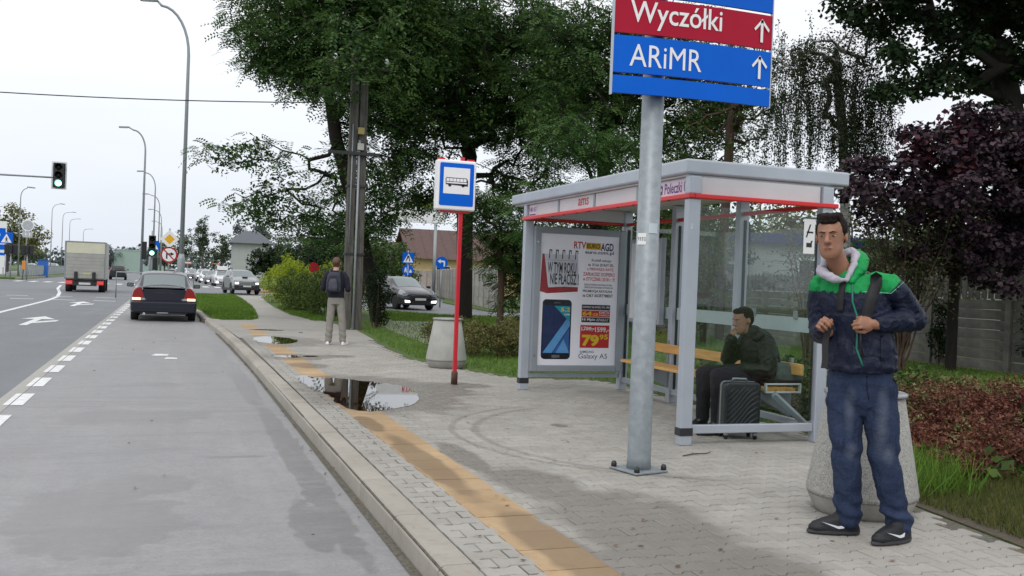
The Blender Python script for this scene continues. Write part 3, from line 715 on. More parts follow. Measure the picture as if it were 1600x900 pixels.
plate('price_strike', poster, M_white, P(0, 0), X_, Z_, T3([(.55, .268), (.72, .284), (.72, .288), (.55, .272)]), .0008, .004)
ptxt('SAMSUNG', .545, .095, .18, .018, C_navy, .01); ptxt('Galaxy A5', .53, .04, .37, .05, M_ink, .0)
M_cover = glass_mat('clear cover', (.97, .97, .98), .22)
b = MB(); b.span((PX0, yA-.030, PZ0), (PX1, yA-.026, PZ1)); b.build('case_cover', M_cover, case_o)
# narrow timetable case on the rear wall, seen edge-on behind the sign pole
b = MB(); b.span((SW-.10, 2.95, .92), (SW-.03, 3.78, 1.98)); tt = b.build('timetable_case', M_alu, shelter, .008)
b = MB(); b.span((SW-.106, 3.0, .97), (SW-.10, 3.73, 1.93)); b.build('timetable_sheet', M_white, tt)

# ================================================================== INFORMATION SIGN ON GALVANISED POLE
info = thing('direction_sign', 'tall galvanised pole carrying blue and red district panels with white arrows', 'sign', (3.35, 6.43, 0))
b = MB(); b.lathe([(.092, .02), (.088, .1), (.080, 3.9), (.0, 3.9)], 40); pole = b.build('pole', M_galv, info)
b = MB(); b.box((0, 0, .012), (.31, .31, .016), rz=R(14)); fl = b.build('base_plate', M_galv, info, .004)
for k in range(4):
    w = R(14+45+90*k); b = MB(); b.lathe([(.021, .02), (.021, .045), (.015, .06), (.0, .065)], 14, (.185*math.cos(w), .185*math.sin(w), 0)); b.build('bolt_cap', M_blackpl, fl)
M_signred = mat('sign crimson', (.40, .010, .035), .5, 0, .06, 2, spec=.15); M_signblue = mat('sign azure', (.0, .115, .62), .5, 0, .06, 2, spec=.15); M_signw = mat('sign white', (.82, .82, .84), .4, 0, .02)
def curved_panel(z0, z1, m_, tilt=0.0):
    b = MB(); n = 12; vs = []
    for k in range(n+1):
        u = k/n; x = -.395+u*1.33; y = -.115-.035*math.sin(math.pi*u)
        zl = tilt*u
        vs += [(x, y, z0+zl), (x, y, z1+zl), (x, y+.025, z0+zl), (x, y+.025, z1+zl)]
    fs = []
    for k in range(n):
        a = 4*k; c = 4*(k+1)
        fs += [(a, c, c+1, a+1), (c+2, a+2, a+3, c+3), (a+1, c+1, c+3, a+3), (a, a+2, c+2, c)]
    fs += [(0, 1, 3, 2), (4*n, 4*n+2, 4*n+3, 4*n+1)]
    b.add(vs, fs); return b.build('panel', m_, info)
TI = .022
p1 = curved_panel(3.212, 3.470, M_signred, TI); p2 = curved_panel(2.925, 3.192, M_signblue, TI); p3 = curved_panel(2.775, 2.902, M_signblue, TI); p4 = curved_panel(3.492, 3.74, M_signblue, TI)
b = MB(); b.span((-.404, -.12, 2.76), (-.396, -.088, 3.75)); b.build('panel_rail', M_alu, info)
b = MB(); b.span((.936, -.12, 2.785), (.944, -.088, 3.77)); b.build('panel_rail', M_alu, info)
for zz in (2.83, 3.05, 3.34, 3.6):
    b = MB(); b.span((-.38, -.088, zz), (.92, -.06, zz+.03)); b.build('bracket', M_alu, info)
    b = MB(); b.lathe([(.095, zz-.005), (.095, zz+.035)], 24); b.build('pole_clamp', M_galv, info)
def curve_text(s_, par, x, z, w, h, bold):
    o = text('panel_lettering', s_, par, M_signw, (x, 0, z), (1, 0, 0), (0, 0, 1), w, h, bold)
    for v in o.data.vertices:
        u = (v.co.x+.395)/1.33; v.co.y = -.119-.035*math.sin(math.pi*min(max(u, 0), 1)); v.co.z += TI*u
    return o
curve_text('Wyczółki', p1, -.275, 3.245, .75, .205, .008); curve_text('ARiMR', p2, -.27, 2.975, .58, .16, .0)
def up_arrow(par, x, z):
    b = MB(); y = -.139
    yq = -.1185-.035*math.sin(math.pi*(x-.07+.395)/1.33)
    def S_(pts): b.prism(pts, 0, .002, lambda q: Vector((x+q.x, yq-q.z, z+q.y)))
    S_(rect(-.011, 0, .011, .17)); S_([(-.068, .10), (-.058, .083), (.0, .15), (.0, .178)]); S_([(.068, .10), (.058, .083), (.0, .15), (.0, .178)])
    return b.build('panel_arrow', M_signw, par)
up_arrow(p1, .835, 3.275); up_arrow(p2, .825, 2.995)
def stick(z, w0, w1, h, mt, nm):
    b = MB(); n = 6; vs = []
    for k in range(n+1):
        a = w0+(w1-w0)*k/n; vs += [(.0875*math.cos(a), .0875*math.sin(a), z), (.0875*math.cos(a), .0875*math.sin(a), z+h)]
    b.add(vs, [(2*k, 2*k+2, 2*k+3, 2*k+1) for k in range(n)]); return b.build(nm, mt, pole)
stick(1.69, R(-175), R(-125), .085, M_white, 'number_sticker'); stick(1.775, R(-115), R(-65), .075, mat('faded sticker', (.50, .58, .62), .5), 'sticker')
for i_, ch in enumerate('9332'):
    a = R(-169+11.5*i_); xd = (-math.sin(a), math.cos(a), 0)
    text('sticker_lettering', ch, pole, M_ink, (.0885*math.cos(a), .0885*math.sin(a), 1.72), xd, (0, 0, 1), .012, .026, .01)

# ================================================================== BUS STOP FLAG
bs = thing('bus_stop_sign', 'white boxed bus stop sign with blue bus symbol on thin red pole', 'sign', (3.56, 12.12, 0))
b = MB(); b.span((-.025, -.025, .0), (.025, .025, 2.98)); b.build('pole', M_redpole, bs, .006)
b = MB(); b.lathe([(.043, .0), (.043, .16), (.034, .17)], 14); b.build('pole_foot', mat('rusty foot', (.09, .04, .03), .7, 0, .3, 20), bs)
BX = -.09
b = MB(); b.span((BX-.265, -.075, 2.275), (BX+.265, .075, 2.93)); box_ = b.build('sign_box', M_signw, bs, .025, seg=4)
for xx in (-.2, .2):
    b = MB(); b.span((BX+xx-.045, -.03, 2.932), (BX+xx+.045, .03, 2.955)); b.build('top_bracket', M_redpole, bs)
b = MB(); b.span((BX-.2, -.04, 2.25), (BX+.2, .04, 2.272)); b.build('lower_bracket', M_redpole, bs)
O_ = (BX-.265, -.077, 2.275)
plate('blue_field', box_, M_signblue, O_, X_, Z_, rrect(.035, .06, .495, .615, .02), .002)
plate('white_field', box_, M_signw, O_, X_, Z_, rect(.085, .215, .44, .555), .002, .003)
plate('bus_outline', box_, M_ink, O_, X_, Z_, [(.115, .335), (.415, .32), (.415, .385), (.40, .425), (.12, .425), (.112, .405)], .002, .006)
for k in range(6): plate('bus_window', box_, M_signw, O_, X_, Z_, rect(.122+.046*k, .375, .162+.046*k, .415), .002, .009)
plate('bus_side', box_, M_signw, O_, X_, Z_, rect(.121, .349, .40, .366), .002, .009)
for cx in (.17, .35): plate('bus_wheel', box_, M_ink, O_, X_, Z_, disc(cx, .328, .022, 16), .002, .006)

# ================================================================== CONCRETE BINS
def agg_mat():
    def f(nt, pos, p):
        v = nt.nodes.new('ShaderNodeTexVoronoi'); v.inputs['Scale'].default_value = 110; nt.links.new(pos, v.inputs['Vector'])
        sp = nt.nodes.new('ShaderNodeSeparateColor'); nt.links.new(v.outputs['Color'], sp.inputs[0])
        c = rgbmix(nt, ramp_(nt, sp.outputs[0], .1, .9), (.20, .20, .19), (.50, .49, .46))
        c = rgbmix(nt, ramp_(nt, v.outputs['Distance'], .35, .6), c, (.34, .335, .315))
        nt.links.new(c, p.inputs['Base Color']); p.inputs['Roughness'].default_value = .8
        bump_(nt, v.outputs['Distance'], p, .5, .004)
    return ground_mat('exposed aggregate', f)
M_agg = agg_mat(); M_binbase = mat('smooth dark concrete', (.22, .21, .19), .85, 0, .15, 8, .3, 60)
def litter_bin(name, label, x, y, r=.335, matl=M_agg):
    t = thing(name, label, 'litter bin', (x, y, 0), 0, 'concrete litter bins on the pavement')
    b = MB(); b.lathe([(r, .115), (r+.004, .14), (r-.10, .735), (r-.105, .74), (r-.15, .742), (r-.15, .60)], 48); b.build('body', matl, t)
    b = MB(); b.lathe([(r-.05, .0), (r-.045, .02), (r-.002, .113)], 48); b.build('foot', M_binbase, t)
    b = MB(); b.lathe([(r-.105, .743), (r-.085, .745), (r-.085, .765), (r-.10, .772), (r-.14, .772), (r-.145, .745)], 48); b.build('rim', mat('dull steel rim', (.33, .34, .36), .45, .4), t)
    b = MB(); b.lathe([(r-.146, .58), (.0, .58)], 32); b.build('liner', M_dark, t)
    return t
bin1 = litter_bin('litter_bin', 'big speckled concrete litter bin behind the man in green, rust leaves on rim', 4.20, 5.0, .338)
bin2 = litter_bin('litter_bin', 'smooth grey concrete litter bin behind the red bus stop pole', 4.10, 14.45, .315, mat('plain concrete', (.36, .365, .34), .8, 0, .12, 5, .2, 60))
b = MB(); b.box((.08, -.12, .775), (.10, .06, .012), rz=.4); b.box((.0, -.17, .772), (.06, .04, .01), rz=1.2); b.build('dry_leaves_on_rim', mat('rust leaf', (.20, .06, .03), .7), bin1)
# ================================================================== LAMPS, LIGHTS, ROADSIDE SIGNS, WIRES
M_lamp = mat('grey lamp steel', (.30, .33, .35), .5, .2, .05, 3)
M_lampthin = M_lamp
def street_lamp(label, x, y, H, arm, z0=RZ, r=.085, collar=False, dirx=-1, group='street lamps along the road', bend=1.6):
    t = thing('street_lamp', label, 'street lamp', (x, y, z0), 0, group)
    b = MB(); pts = [(0, 0, 0), (0, 0, H-bend)]
    n = 8
    for k in range(1, n+1):
        a = k/n*math.pi/2
        pts.append((dirx*bend*.55*(1-math.cos(a)), 0, H-bend+bend*.96*math.sin(a)))
    pts.append((dirx*(arm-.5), 0, H+.1))
    b.tube(pts, [r, r*.62]+[r*.55]*n+[r*.42], 10); pole_ = b.build('pole', M_lamp, t)
    b = MB(); b.box((dirx*(arm-.15), 0, H+.1), (.75, .22, .12), ry=dirx*.06); b.build('lamp_head', M_lamp, t, .03)
    b = MB(); b.box((dirx*(arm-.12), 0, H+.035), (.5, .16, .02), ry=dirx*.06); b.build('lamp_glass', M_white, t)
    if collar:
        b = MB(); b.lathe([(.165, 0), (.165, 1.95), (.10, 2.2)], 16); b.build('pole_sleeve', M_lamp, t)
        b = MB(); b.span((-.09, -.175, .7), (.09, -.163, 1.15)); b.build('service_door', M_lamp, t, .01)
    return t
street_lamp('tallest grey street lamp with thick lower sleeve, rising behind the parked dark sedan', .44, 46, 13.35, 1.9, r=.11, collar=True, bend=2.2)
street_lamp('slim grey street lamp just left of the green traffic light', -2.1, 78, 11.9, 1.7, r=.11)
street_lamp('grey street lamp, second beyond the green traffic light', -1.75, 105, 11.2, 1.6, r=.1)
street_lamp('grey street lamp, third beyond the green traffic light', -1.57, 130, 10.7, 1.9, r=.1)
street_lamp('small far street lamp, fourth beyond the green traffic light', -1.6, 160, 10.5, 1.8, r=.1)
street_lamp('tiny farthest street lamp on the right roadside', -1.8, 200, 10.5, 1.8, r=.1)
gl = 'street lamps on the left side of the road'
street_lamp('street lamp beside the round-headed sign on the left', -14.75, 110, 9.2, 1.1, r=.08, dirx=1, group=gl, bend=1.0)
street_lamp('street lamp above the leafy tree on the far left, next after the signs', -18.2, 170, 11.1, 1.6, r=.08, dirx=1, group=gl, bend=1.3)
street_lamp('street lamp rising at the right edge of the leafy left tree', -21, 215, 12.1, 2.2, r=.09, dirx=1, group=gl, bend=1.3)
street_lamp('street lamp just above the truck body', -24.7, 270, 13.2, 2.3, r=.1, dirx=1, group=gl, bend=1.4)
street_lamp('smallest and farthest street lamp on the left', -27, 340, 13.2, 2.6, r=.12, dirx=1, group=gl, bend=1.4)

M_sigblack = mat('signal black', (.012, .012, .014), .45); M_sigdark = mat('unlit lens', (.02, .022, .022), .25)
M_green = mat('lit green lens', (.1, .9, .55), .4, emit=(.30, 1.0, .72), estr=3.2)
M_backplate = mat('white backplate edge', (.7, .72, .72), .5)
def signal_head(t, w, h, n=3, lit=2, board=True, yoff=0, z=0, x=0, r=.14):
    if board:
        b = MB(); b.prism(rrect(x-w/2, z, x+w/2, z+h, .04), 0, .012, lambda q: Vector((q.x, yoff-q.z+.1, q.y))); bo = b.build('backplate', M_backplate, t)
        b = MB(); b.prism(rrect(x-w/2+.065, z+.065, x+w/2-.065, z+h-.065, .03), 0, .006, lambda q: Vector((q.x, yoff-q.z+.086, q.y))); b.build('backplate_field', M_sigblack, bo)
    b = MB(); hw = r*1.28
    b.span((x-hw, yoff-.16, z+.06*h), (x+hw, yoff+.075, z+.94*h)); ho = b.build('housing', M_sigblack, t, .02)
    for k in range(n):
        cz = z+h*(.94-(k+.5)*.88/n); l_ = k == lit
        b = MB(); b.lathe([(r*.86, yoff-.172), (0.0, yoff-.19)], 20, (x, 0, cz), 'Y'); b.build('green_lens' if l_ else 'lens', M_green if l_ else M_sigdark, t)
        b = MB(); vs = []; m_ = 12
        for j in range(m_+1):
            a = R(-20+220*j/m_); c, s_ = math.cos(a), math.sin(a)
            vs += [(x+r*.95*c, yoff-.16, cz+r*.95*s_), (x+r*.95*c, yoff-.16-.25*(.55+.45*max(0, s_)), cz+r*.95*s_)]
        b.add(vs, [(2*j, 2*j+1, 2*j+3, 2*j+2) for j in range(m_)]); b.build('visor', M_sigblack, t, fix=False)
    return ho
tl = thing('overhead_traffic_light', 'traffic light showing green, hung on a long arm over the road with pale backplate', 'traffic light', (-13.6, 50, 0))
signal_head(tl, .66, 1.30, z=4.92, x=8.48, r=.17)
b = MB(); b.tube([(0, .12, -.0), (0, .12, 5.45)], [.12, .09], 12); b.build('mast', M_lamp, tl)
b = MB(); b.tube([(0, .12, 5.3), (4, .12, 5.42), (8.5, .12, 5.46)], [.07, .05, .04], 10); b.build('mast_arm', M_lamp, tl)
t2 = thing('traffic_light', 'traffic light showing green on a roadside post behind the parked sedan', 'traffic light', (-.9, 51, RZ))
b = MB(); b.lathe([(.05, 0), (.05, 3.35)], 12); b.build('post', M_lamp, t2)
signal_head(t2, .46, 1.18, z=2.0, x=0, board=False, yoff=-.12, r=.13)
t3 = thing('traffic_light', 'traffic light seen from behind on a grey post beside the pedestrian crossing sign', 'traffic light', (-1.08, 55, RZ))
b = MB(); b.lathe([(.055, 0), (.055, 3.1)], 12); b.build('post', M_lamp, t3)
b = MB(); b.span((-.42, -.1, 1.95), (-.16, .12, 2.9)); b.build('housing', M_sigblack, t3, .03); b = MB(); b.span((.14, -.1, 1.4), (.40, .12, 2.1)); b.build('housing', M_sigblack, t3, .03)
# priority + no-right-turn signs
ps = thing('road_sign', 'yellow priority diamond above a red-rimmed no-right-turn disc on one post', 'road sign', (-.1, 50.8, RZ))
b = MB(); b.lathe([(.04, 0), (.04, 3.5)], 12); b.build('post', M_lamp, ps)
yy = -.05; O2 = (0, yy, 0)
M_yel = mat('sign yellow', (.78, .42, .02), .4, 0, .03); M_sred = mat('sign red', (.42, .01, .02), .4, 0, .03)
dm = lambda r: [(0, -r), (r, 0), (0, r), (-r, 0)]
dp = plate('priority_plate', ps, M_signw, (0, yy, 2.97), X_, Z_, dm(.46), .01); plate('priority_edge', dp, M_ink, (0, yy, 2.97), X_, Z_, dm(.40), .003, .01) if False else None
plate('priority_centre', dp, M_yel, (0, yy, 2.97), X_, Z_, dm(.25), .003, .011)
cd = plate('no_right_turn_plate', ps, M_sred, (0, yy, 2.19), X_, Z_, disc(0, 0, .40), .01)
plate('disc_field', cd, M_signw, (0, yy, 2.19), X_, Z_, disc(0, 0, .325), .003, .011)
plate('turn_arrow', cd, M_ink, (0, yy, 2.19), X_, Z_, [(-.14, -.2), (-.07, -.2), (-.07, .01), (.08, .01), (.08, -.05), (.25, .045), (.08, .14), (.08, .08), (-.14, .08)], .003, .015)
plate('slash', cd, M_sred, (0, yy, 2.19), X_, Z_, [(-.25, .21), (-.21, .25), (.25, -.21), (.21, -.25)], .003, .019)
def crossing_sign(label, x, y, z, s_=.6, H=None, extra=None, z0=RZ):
    t = thing('pedestrian_crossing_sign', label, 'road sign', (x, y, z0), 0)
    b = MB(); b.lathe([(.035, 0), (.035, z+s_)], 10); b.build('post', M_lamp, t)
    p_ = plate('blue_plate', t, M_signblue, (-s_/2, -.05, z), X_, Z_, rect(0, 0, s_, s_), .01)
    plate('white_triangle', p_, M_signw, (-s_/2, -.05, z), X_, Z_, [(.08*s_, .1*s_), (.92*s_, .1*s_), (.5*s_, .88*s_)], .003, .012)
    b = MB(); bx = lambda q: Vector((q.x-s_/2, -.05-.017-q.z, z+q.y))
    b.prism([(c*s_, d*s_) for c, d in [(.42, .15), (.47, .15), (.5, .3), (.56, .15), (.61, .15), (.55, .42), (.62, .36), (.64, .39), (.55, .5), (.45, .5), (.38, .36), (.41, .34), (.46, .42), (.47, .34)]], 0, .003, bx)
    b.prism([(c*s_, d*s_) for c, d in disc(.5, .57, .05, 10)], 0, .003, bx); b.build('walking_figure', M_ink, p_)
    return t
crossing_sign('blue pedestrian crossing sign left of the green traffic light, behind the sedan', -.95, 60, 2.55, .55)
t5 = crossing_sign('blue pedestrian crossing sign at the far left edge by the median tip', -13.75, 95, 3.15, 1.0)
t6 = thing('road_sign', 'blue crossing square above a round blue path sign, in front of the slab fence', 'road sign', (11.4, 48, -.05))
b = MB(); b.lathe([(.035, 0), (.035, 2.8)], 10); b.build('post', M_lamp, t6)
p_ = plate('blue_plate', t6, M_signblue, (-.3, -.05, 2.15), X_, Z_, rect(0, 0, .6, .55), .01)
plate('white_triangle', p_, M_signw, (-.3, -.05, 2.15), X_, Z_, [(.04, .05), (.56, .05), (.3, .5)], .003, .012); plate('walking_figure', p_, M_ink, (-.3, -.05, 2.15), X_, Z_, [(.2, .1), (.3, .3), (.36, .1), (.4, .1), (.34, .4), (.26, .4), (.16, .1)], .003, .016)
p_ = plate('round_plate', t6, M_signblue, (0, -.05, 1.8), X_, Z_, disc(0, 0, .29), .01); plate('path_figure', p_, M_signw, (0, -.05, 1.8), X_, Z_, rect(-.015, -.25, .015, .25), .003, .012)
plate('path_figure', p_, M_signw, (0, -.05, 1.8), X_, Z_, [(-.19, -.12), (-.15, -.12), (-.12, 0), (-.09, -.12), (-.06, -.12), (-.09, .13), (-.15, .13)], .003, .012); plate('path_figure', p_, M_signw, (0, -.05, 1.8), X_, Z_, [(.06, -.12), (.20, -.12), (.20, -.06), (.14, .06), (.08, -.05)], .003, .012)
t7 = thing('road_sign', 'round blue left-turn arrow sign beside the dark hatchback', 'road sign', (12.62, 46, -.05))
b = MB(); b.lathe([(.035, 0), (.035, 2.3)], 10); b.build('post', M_lamp, t7)
p_ = plate('round_plate', t7, M_signblue, (0, -.05, 2.22), X_, Z_, disc(0, 0, .31), .01)
plate('left_arrow', p_, M_signw, (0, -.05, 2.22), X_, Z_, [(.10, -.18), (.17, -.18), (.17, .07), (.12, .11), (-.06, .11), (-.06, .18), (-.21, .07), (-.06, -.04), (-.06, .03), (.10, .03)], .003, .012)
# left side: grey sign backs and signals by the median tip
t8 = thing('road_sign', 'pale round sign above a square plate on a leaning grey post, far left', 'road sign', (-12.1, 95, RZ))
M_signback = mat('grey sign face', (.42, .45, .48), .5, .1)
b = MB(); b.tube([(-.3, 0, 0), (0, 0, 4.0), (0, 0, 5.2)], .06, 10); b.build('post', M_lamp, t8)
p_ = plate('round_plate', t8, M_signw, (.02, -.08, 4.85), X_, Z_, disc(0, 0, .52), .01); plate('round_field', p_, M_signback, (.02, -.08, 4.85), X_, Z_, disc(0, 0, .44), .003, .011)
p2_ = plate('square_plate', t8, M_signback, (.02, -.08, 4.05), X_, Z_, rect(-.4, -.28, .4, .26), .01)
for dx in (-.18, .12): plate('plate_mark', p2_, M_signw, (.02, -.08, 4.05), X_, Z_, rect(dx, -.1, dx+.08, .12), .003, .012)
for x, lab in ((-13.3, 'dark traffic light on the median, nearer the crossing sign'), (-12.0, 'dark traffic light on the leaning sign post, with orange box below')):
    t = thing('traffic_light', lab, 'traffic light', (x, 94.6, RZ)); b = MB(); b.lathe([(.06, 0), (.06, 2.6)], 10); b.build('post', M_lamp, t)
    for dx in (-.32, .32): b = MB(); b.span((dx-.2, -.2, 2.2), (dx+.2, .2, 3.1)); b.build('housing', M_sigblack, t, .05)
    b = MB(); b.span((-.15, -.35, 2.35), (.15, -.2, 3.05)); b.build('housing', M_sigblack, t, .05)
    if 'orange' in lab: b = MB(); b.span((-.4, -.1, .9), (-.08, .15, 1.7)); b.build('orange_box', mat('orange plastic', (.6, .25, .04), .5), t, .04)
bx_ = thing('blue_container', 'bright blue box standing beyond the railing on the far left', 'container', (-13.9, 118, RZ)); b = MB(); b.span((0, 0, 0), (1.0, 1.0, 1.85)); b.build('body', mat('container blue', (.02, .12, .45), .5), bx_, .03)
b = MB(); b.span((-.05, -.05, 1.855), (1.05, 1.05, 1.93)); b.build('lid', mat('container blue', (.02, .12, .45), .5), bx_, .02)
py_ = thing('price_pylon', 'blue and white sign tower at the far left edge', 'sign', (-18.6, 125, 0))
b = MB(); b.span((-.5, -.2, 0), (.5, .2, 6.1)); b.build('tower', M_white, py_)
for k in range(5): b = MB(); b.span((-.42, -.23, .9+k*.95), (.42, -.202, 1.5+k*.95)); b.build('blue_panel', M_signblue, py_)
sign_w = thing('advertising_board', 'low white advertising board on the far left grass', 'sign', (-18.2, 120, 0)); b = MB(); b.span((-.7, -.05, .8), (.7, .05, 2.1)); b.build('board', M_white, sign_w)
for dx in (-.6, .6): b = MB(); b.span((dx-.05, -.04, 0), (dx+.05, .04, .8)); b.build('leg', M_lamp, sign_w)
# railings
def railing(label, pts, h=1.0, step=.14, z0=0, nm='railing'):
    t = thing(nm, label, 'railing', (pts[0][0], pts[0][1], z0)); o = Vector(pts[0])
    for i in range(len(pts)-1):
        a, c = Vector(pts[i])-o, Vector(pts[i+1])-o; L_ = (c-a).length; d = (c-a).normalized(); n = max(1, round(L_/2.0))
        for k in range(n+1):
            p = a+d*L_*k/n; b = MB(); b.lathe([(.035, 0), (.035, h+.03)], 8, (p.x, p.y, 0)); b.build('post', M_lamp, t)
        for zz in (h, .18): b = MB(); b.tube([(a.x, a.y, zz), (c.x, c.y, zz)], .025, 6); b.build('rail', M_lamp, t)
        b = MB(); m_ = int(L_/step)
        for k in range(m_):
            p = a+d*(k+.5)*L_/m_; b.box((p.x, p.y, (h+.18)/2), (.02, .02, h-.2))
        o_ = b.build('bars', M_lamp, t); o_['kind'] = 'stuff'
    return t
railing('long grey pedestrian railing along the grass median, far left', [(-13.3, 100), (-13.3, 128), (-13.6, 170)], 1.15, .16)
t = thing('railing', 'short grey hoop railing just left of the parked sedan', 'railing', (-2.1, 50, RZ)); b = MB(); b.tube([(-.35, 0, 0), (-.35, 0, 1.25), (3.2, .5, 1.25), (3.2, .5, 0)], .035, 8); b.build('hoop', M_lamp, t); b = MB(); b.tube([(.7, .15, 0), (.7, .15, 1.24)], .03, 8); b.build('upright', M_lamp, t)
# distant red/white barriers at the end of the side street
for x, y, lab in ((3.6, 230, 'left small red and white road barrier sign beyond the car queue'), (9.4, 225, 'right small red and white road barrier sign beyond the car queue')):
    t = thing('barrier_sign', lab, 'road sign', (x, y, -.1)); b = MB(); b.span((-.06, -.05, 0), (.06, .05, 3.0)); b.build('post', M_lamp, t)
    b = MB(); b.span((-.9, -.1, 2.6), (.9, -.06, 3.2)); b.build('red_board', mat('barrier red', (.6, .12, .06), .5), t); b = MB(); b.span((-.7, -.13, 2.78), (.7, -.105, 3.02)); b.build('white_band', M_white, t)
t = thing('path_post', 'small round red-topped sign post between the yellow hedge and the path', 'road sign', (5.2, 37.5, 0))
b = MB(); b.lathe([(.03, 0), (.03, 1.5)], 8); b.build('post', M_lamp, t); plate('round_plate', t, M_sred, (0, -.04, 1.62), X_, Z_, disc(0, 0, .2), .01)

# twin concrete electricity pole
pp = thing('utility_pole', 'dark twin-leg concrete electricity pole beside the man seen from behind', 'utility pole', (4.36, 24.4, 0))
M_cpole = mat('weathered pole concrete', (.06, .056, .05), .85, 0, .3, 7, .4, 50, col2=(.10, .095, .085), stretch=(3, 3, .3))
b = MB(); b.box((-.11, 0, 3.5), (.19, .24, 7.2), ry=.0); b.build('leg', M_cpole, pp, .015)
b = MB(); b.box((.14, .02, 3.5), (.20, .24, 7.2), ry=-.008); b.build('leg', M_cpole, pp, .015)
for zz in (1.9, 3.62): b = MB(); b.span((-.23, -.14, zz), (.27, .16, zz+.05)); b.build('clamp_band', M_blackpl, pp)
b = MB(); b.tube([(.035, -.15, 0), (.035, -.15, 4.8)], .03, 8); b.build('conduit', M_lamp, pp)
b = MB(); b.tube([(-.14, -.15, 2.2), (-.14, -.15, 5.2)], .018, 6); b.build('conduit', M_galv, pp)
b = MB(); b.span((-.75, -.2, 4.42), (.55, -.13, 4.5)); b.build('crossarm', M_blackpl, pp)
b = MB(); b.span((-.75, -.2, 6.6), (.75, -.13, 6.7)); b.build('crossarm', M_blackpl, pp)
for zz, m_ in ((4.95, mat('ochre plate', (.35, .28, .10), .5)), (4.55, mat('grey plate', (.45, .45, .42), .5))):
    b = MB(); b.span((-.02, -.22, zz), (.14, -.13, zz+.17)); b.build('pole_box', m_, pp, .01)
for dx in (-.65, .65): b = MB(); b.lathe([(.05, 6.7), (.03, 6.78), (.06, 6.84), (.03, 6.92)], 10, (dx, -.16, 0)); b.build('insulator', M_white, pp)
def sag(p0, p1, s_, n=24):
    p0, p1 = Vector(p0), Vector(p1)
    return [p0+(p1-p0)*k/n-Vector((0, 0, 4*s_*(k/n)*(1-k/n))) for k in range(n+1)]
def cable(label, p0, p1, s_, r=.016):
    b = MB(); b.tube(sag(p0, p1, s_), r, 6); o = b.build('overhead_cable', M_dark, None); return tag(o, label, 'cable')
cable('black cable crossing the sky from the pole to the left edge', (4.2, 24.3, 5.75), (-12.5, 27.6, 5.75), .30, .014)
cable('thin cable running behind the bus stop sign through the trees', (4.5, 24.4, 5.6), (30, 60, 7.0), .7, .015)
# ================================================================== VEHICLES
def bake(o):
    dg = bpy.context.evaluated_depsgraph_get(); me = bpy.data.meshes.new_from_object(o.evaluated_get(dg))
    return me
def paint(name, col, metal=.3, rough=.3): return mat(name, col, rough, metal, .05, 2, coat=.45, spec=.35)
M_carglass = mat('dark car glass', (.012, .016, .018), .06, 0, .02, 2, spec=.8)
M_carglass_l = mat('sky-reflecting car glass', (.20, .24, .25), .05, .6, .02, 2, spec=1)
M_tyre = mat('tyre rubber', (.015, .015, .016), .8); M_rim = mat('alloy rim', (.40, .41, .43), .35, .7)
M_tail = mat('red lamp lens', (.20, .003, .005), .12, 0, .05, 20, spec=.6, emit=(.8, .01, .01), estr=.04)
M_tailon = mat('lit lamp', (.9, .5, .3), .3, emit=(1, .42, .22), estr=3.0)
M_head = mat('clear lamp lens', (.35, .38, .42), .12, .2); M_headon = mat('lit headlamp', (.9, .9, .85), .3, emit=(1, .97, .9), estr=2.6)
M_plate = mat('number plate', (.6, .61, .58), .4, 0, .05)
def car_surface(keys, half_w):
    """keys: list of (x, zbottom, w_low, w_mid, z_mid, w_belt, z_belt, w_top, z_top); returns fn(x, t) t 0..1 from sill to roof centre"""
    K = np.array(keys, float); xs = K[:, 0]
    dense = np.linspace(xs[0], xs[-1], 240); vals = np.array([np.interp(dense, xs, K[:, c]) for c in range(1, 9)])
    ker = np.exp(-np.linspace(-2, 2, 9)**2); ker /= ker.sum()
    sm_ = np.array([np.convolve(np.pad(v, 4, 'edge'), ker, 'valid') for v in vals])
    def f(x, t):
        zb, wl, wm, zm, wb, zbelt, wt, zt = [np.interp(x, dense, v) for v in sm_]
        P_ = [(wl*.6, zb), (wl, zb+.02), (wm, (zb+zm)/2), (wm*1.0, zm), (wb, zbelt), (wb*.35+wt*.65, zbelt*.38+zt*.62-.0), (wt, zt-.055), (wt*.62, zt-.012), (0, zt)]
        u = t*(len(P_)-1); i = min(int(u), len(P_)-2); fr = u-i
        p0, p1, p2, p3 = P_[max(i-1, 0)], P_[i], P_[i+1], P_[min(i+2, len(P_)-1)]
        c = lambda a, b_, c_, d: .5*(2*b_+(-a+c_)*fr+(2*a-5*b_+4*c_-d)*fr*fr*.9+(-a+3*b_-3*c_+d)*fr**3*.9)
        return (x, max(0, c(p0[0], p1[0], p2[0], p3[0])) if i < len(P_)-2 else p1[0]*(1-fr), c(p0[1], p1[1], p2[1], p3[1]))
    return f
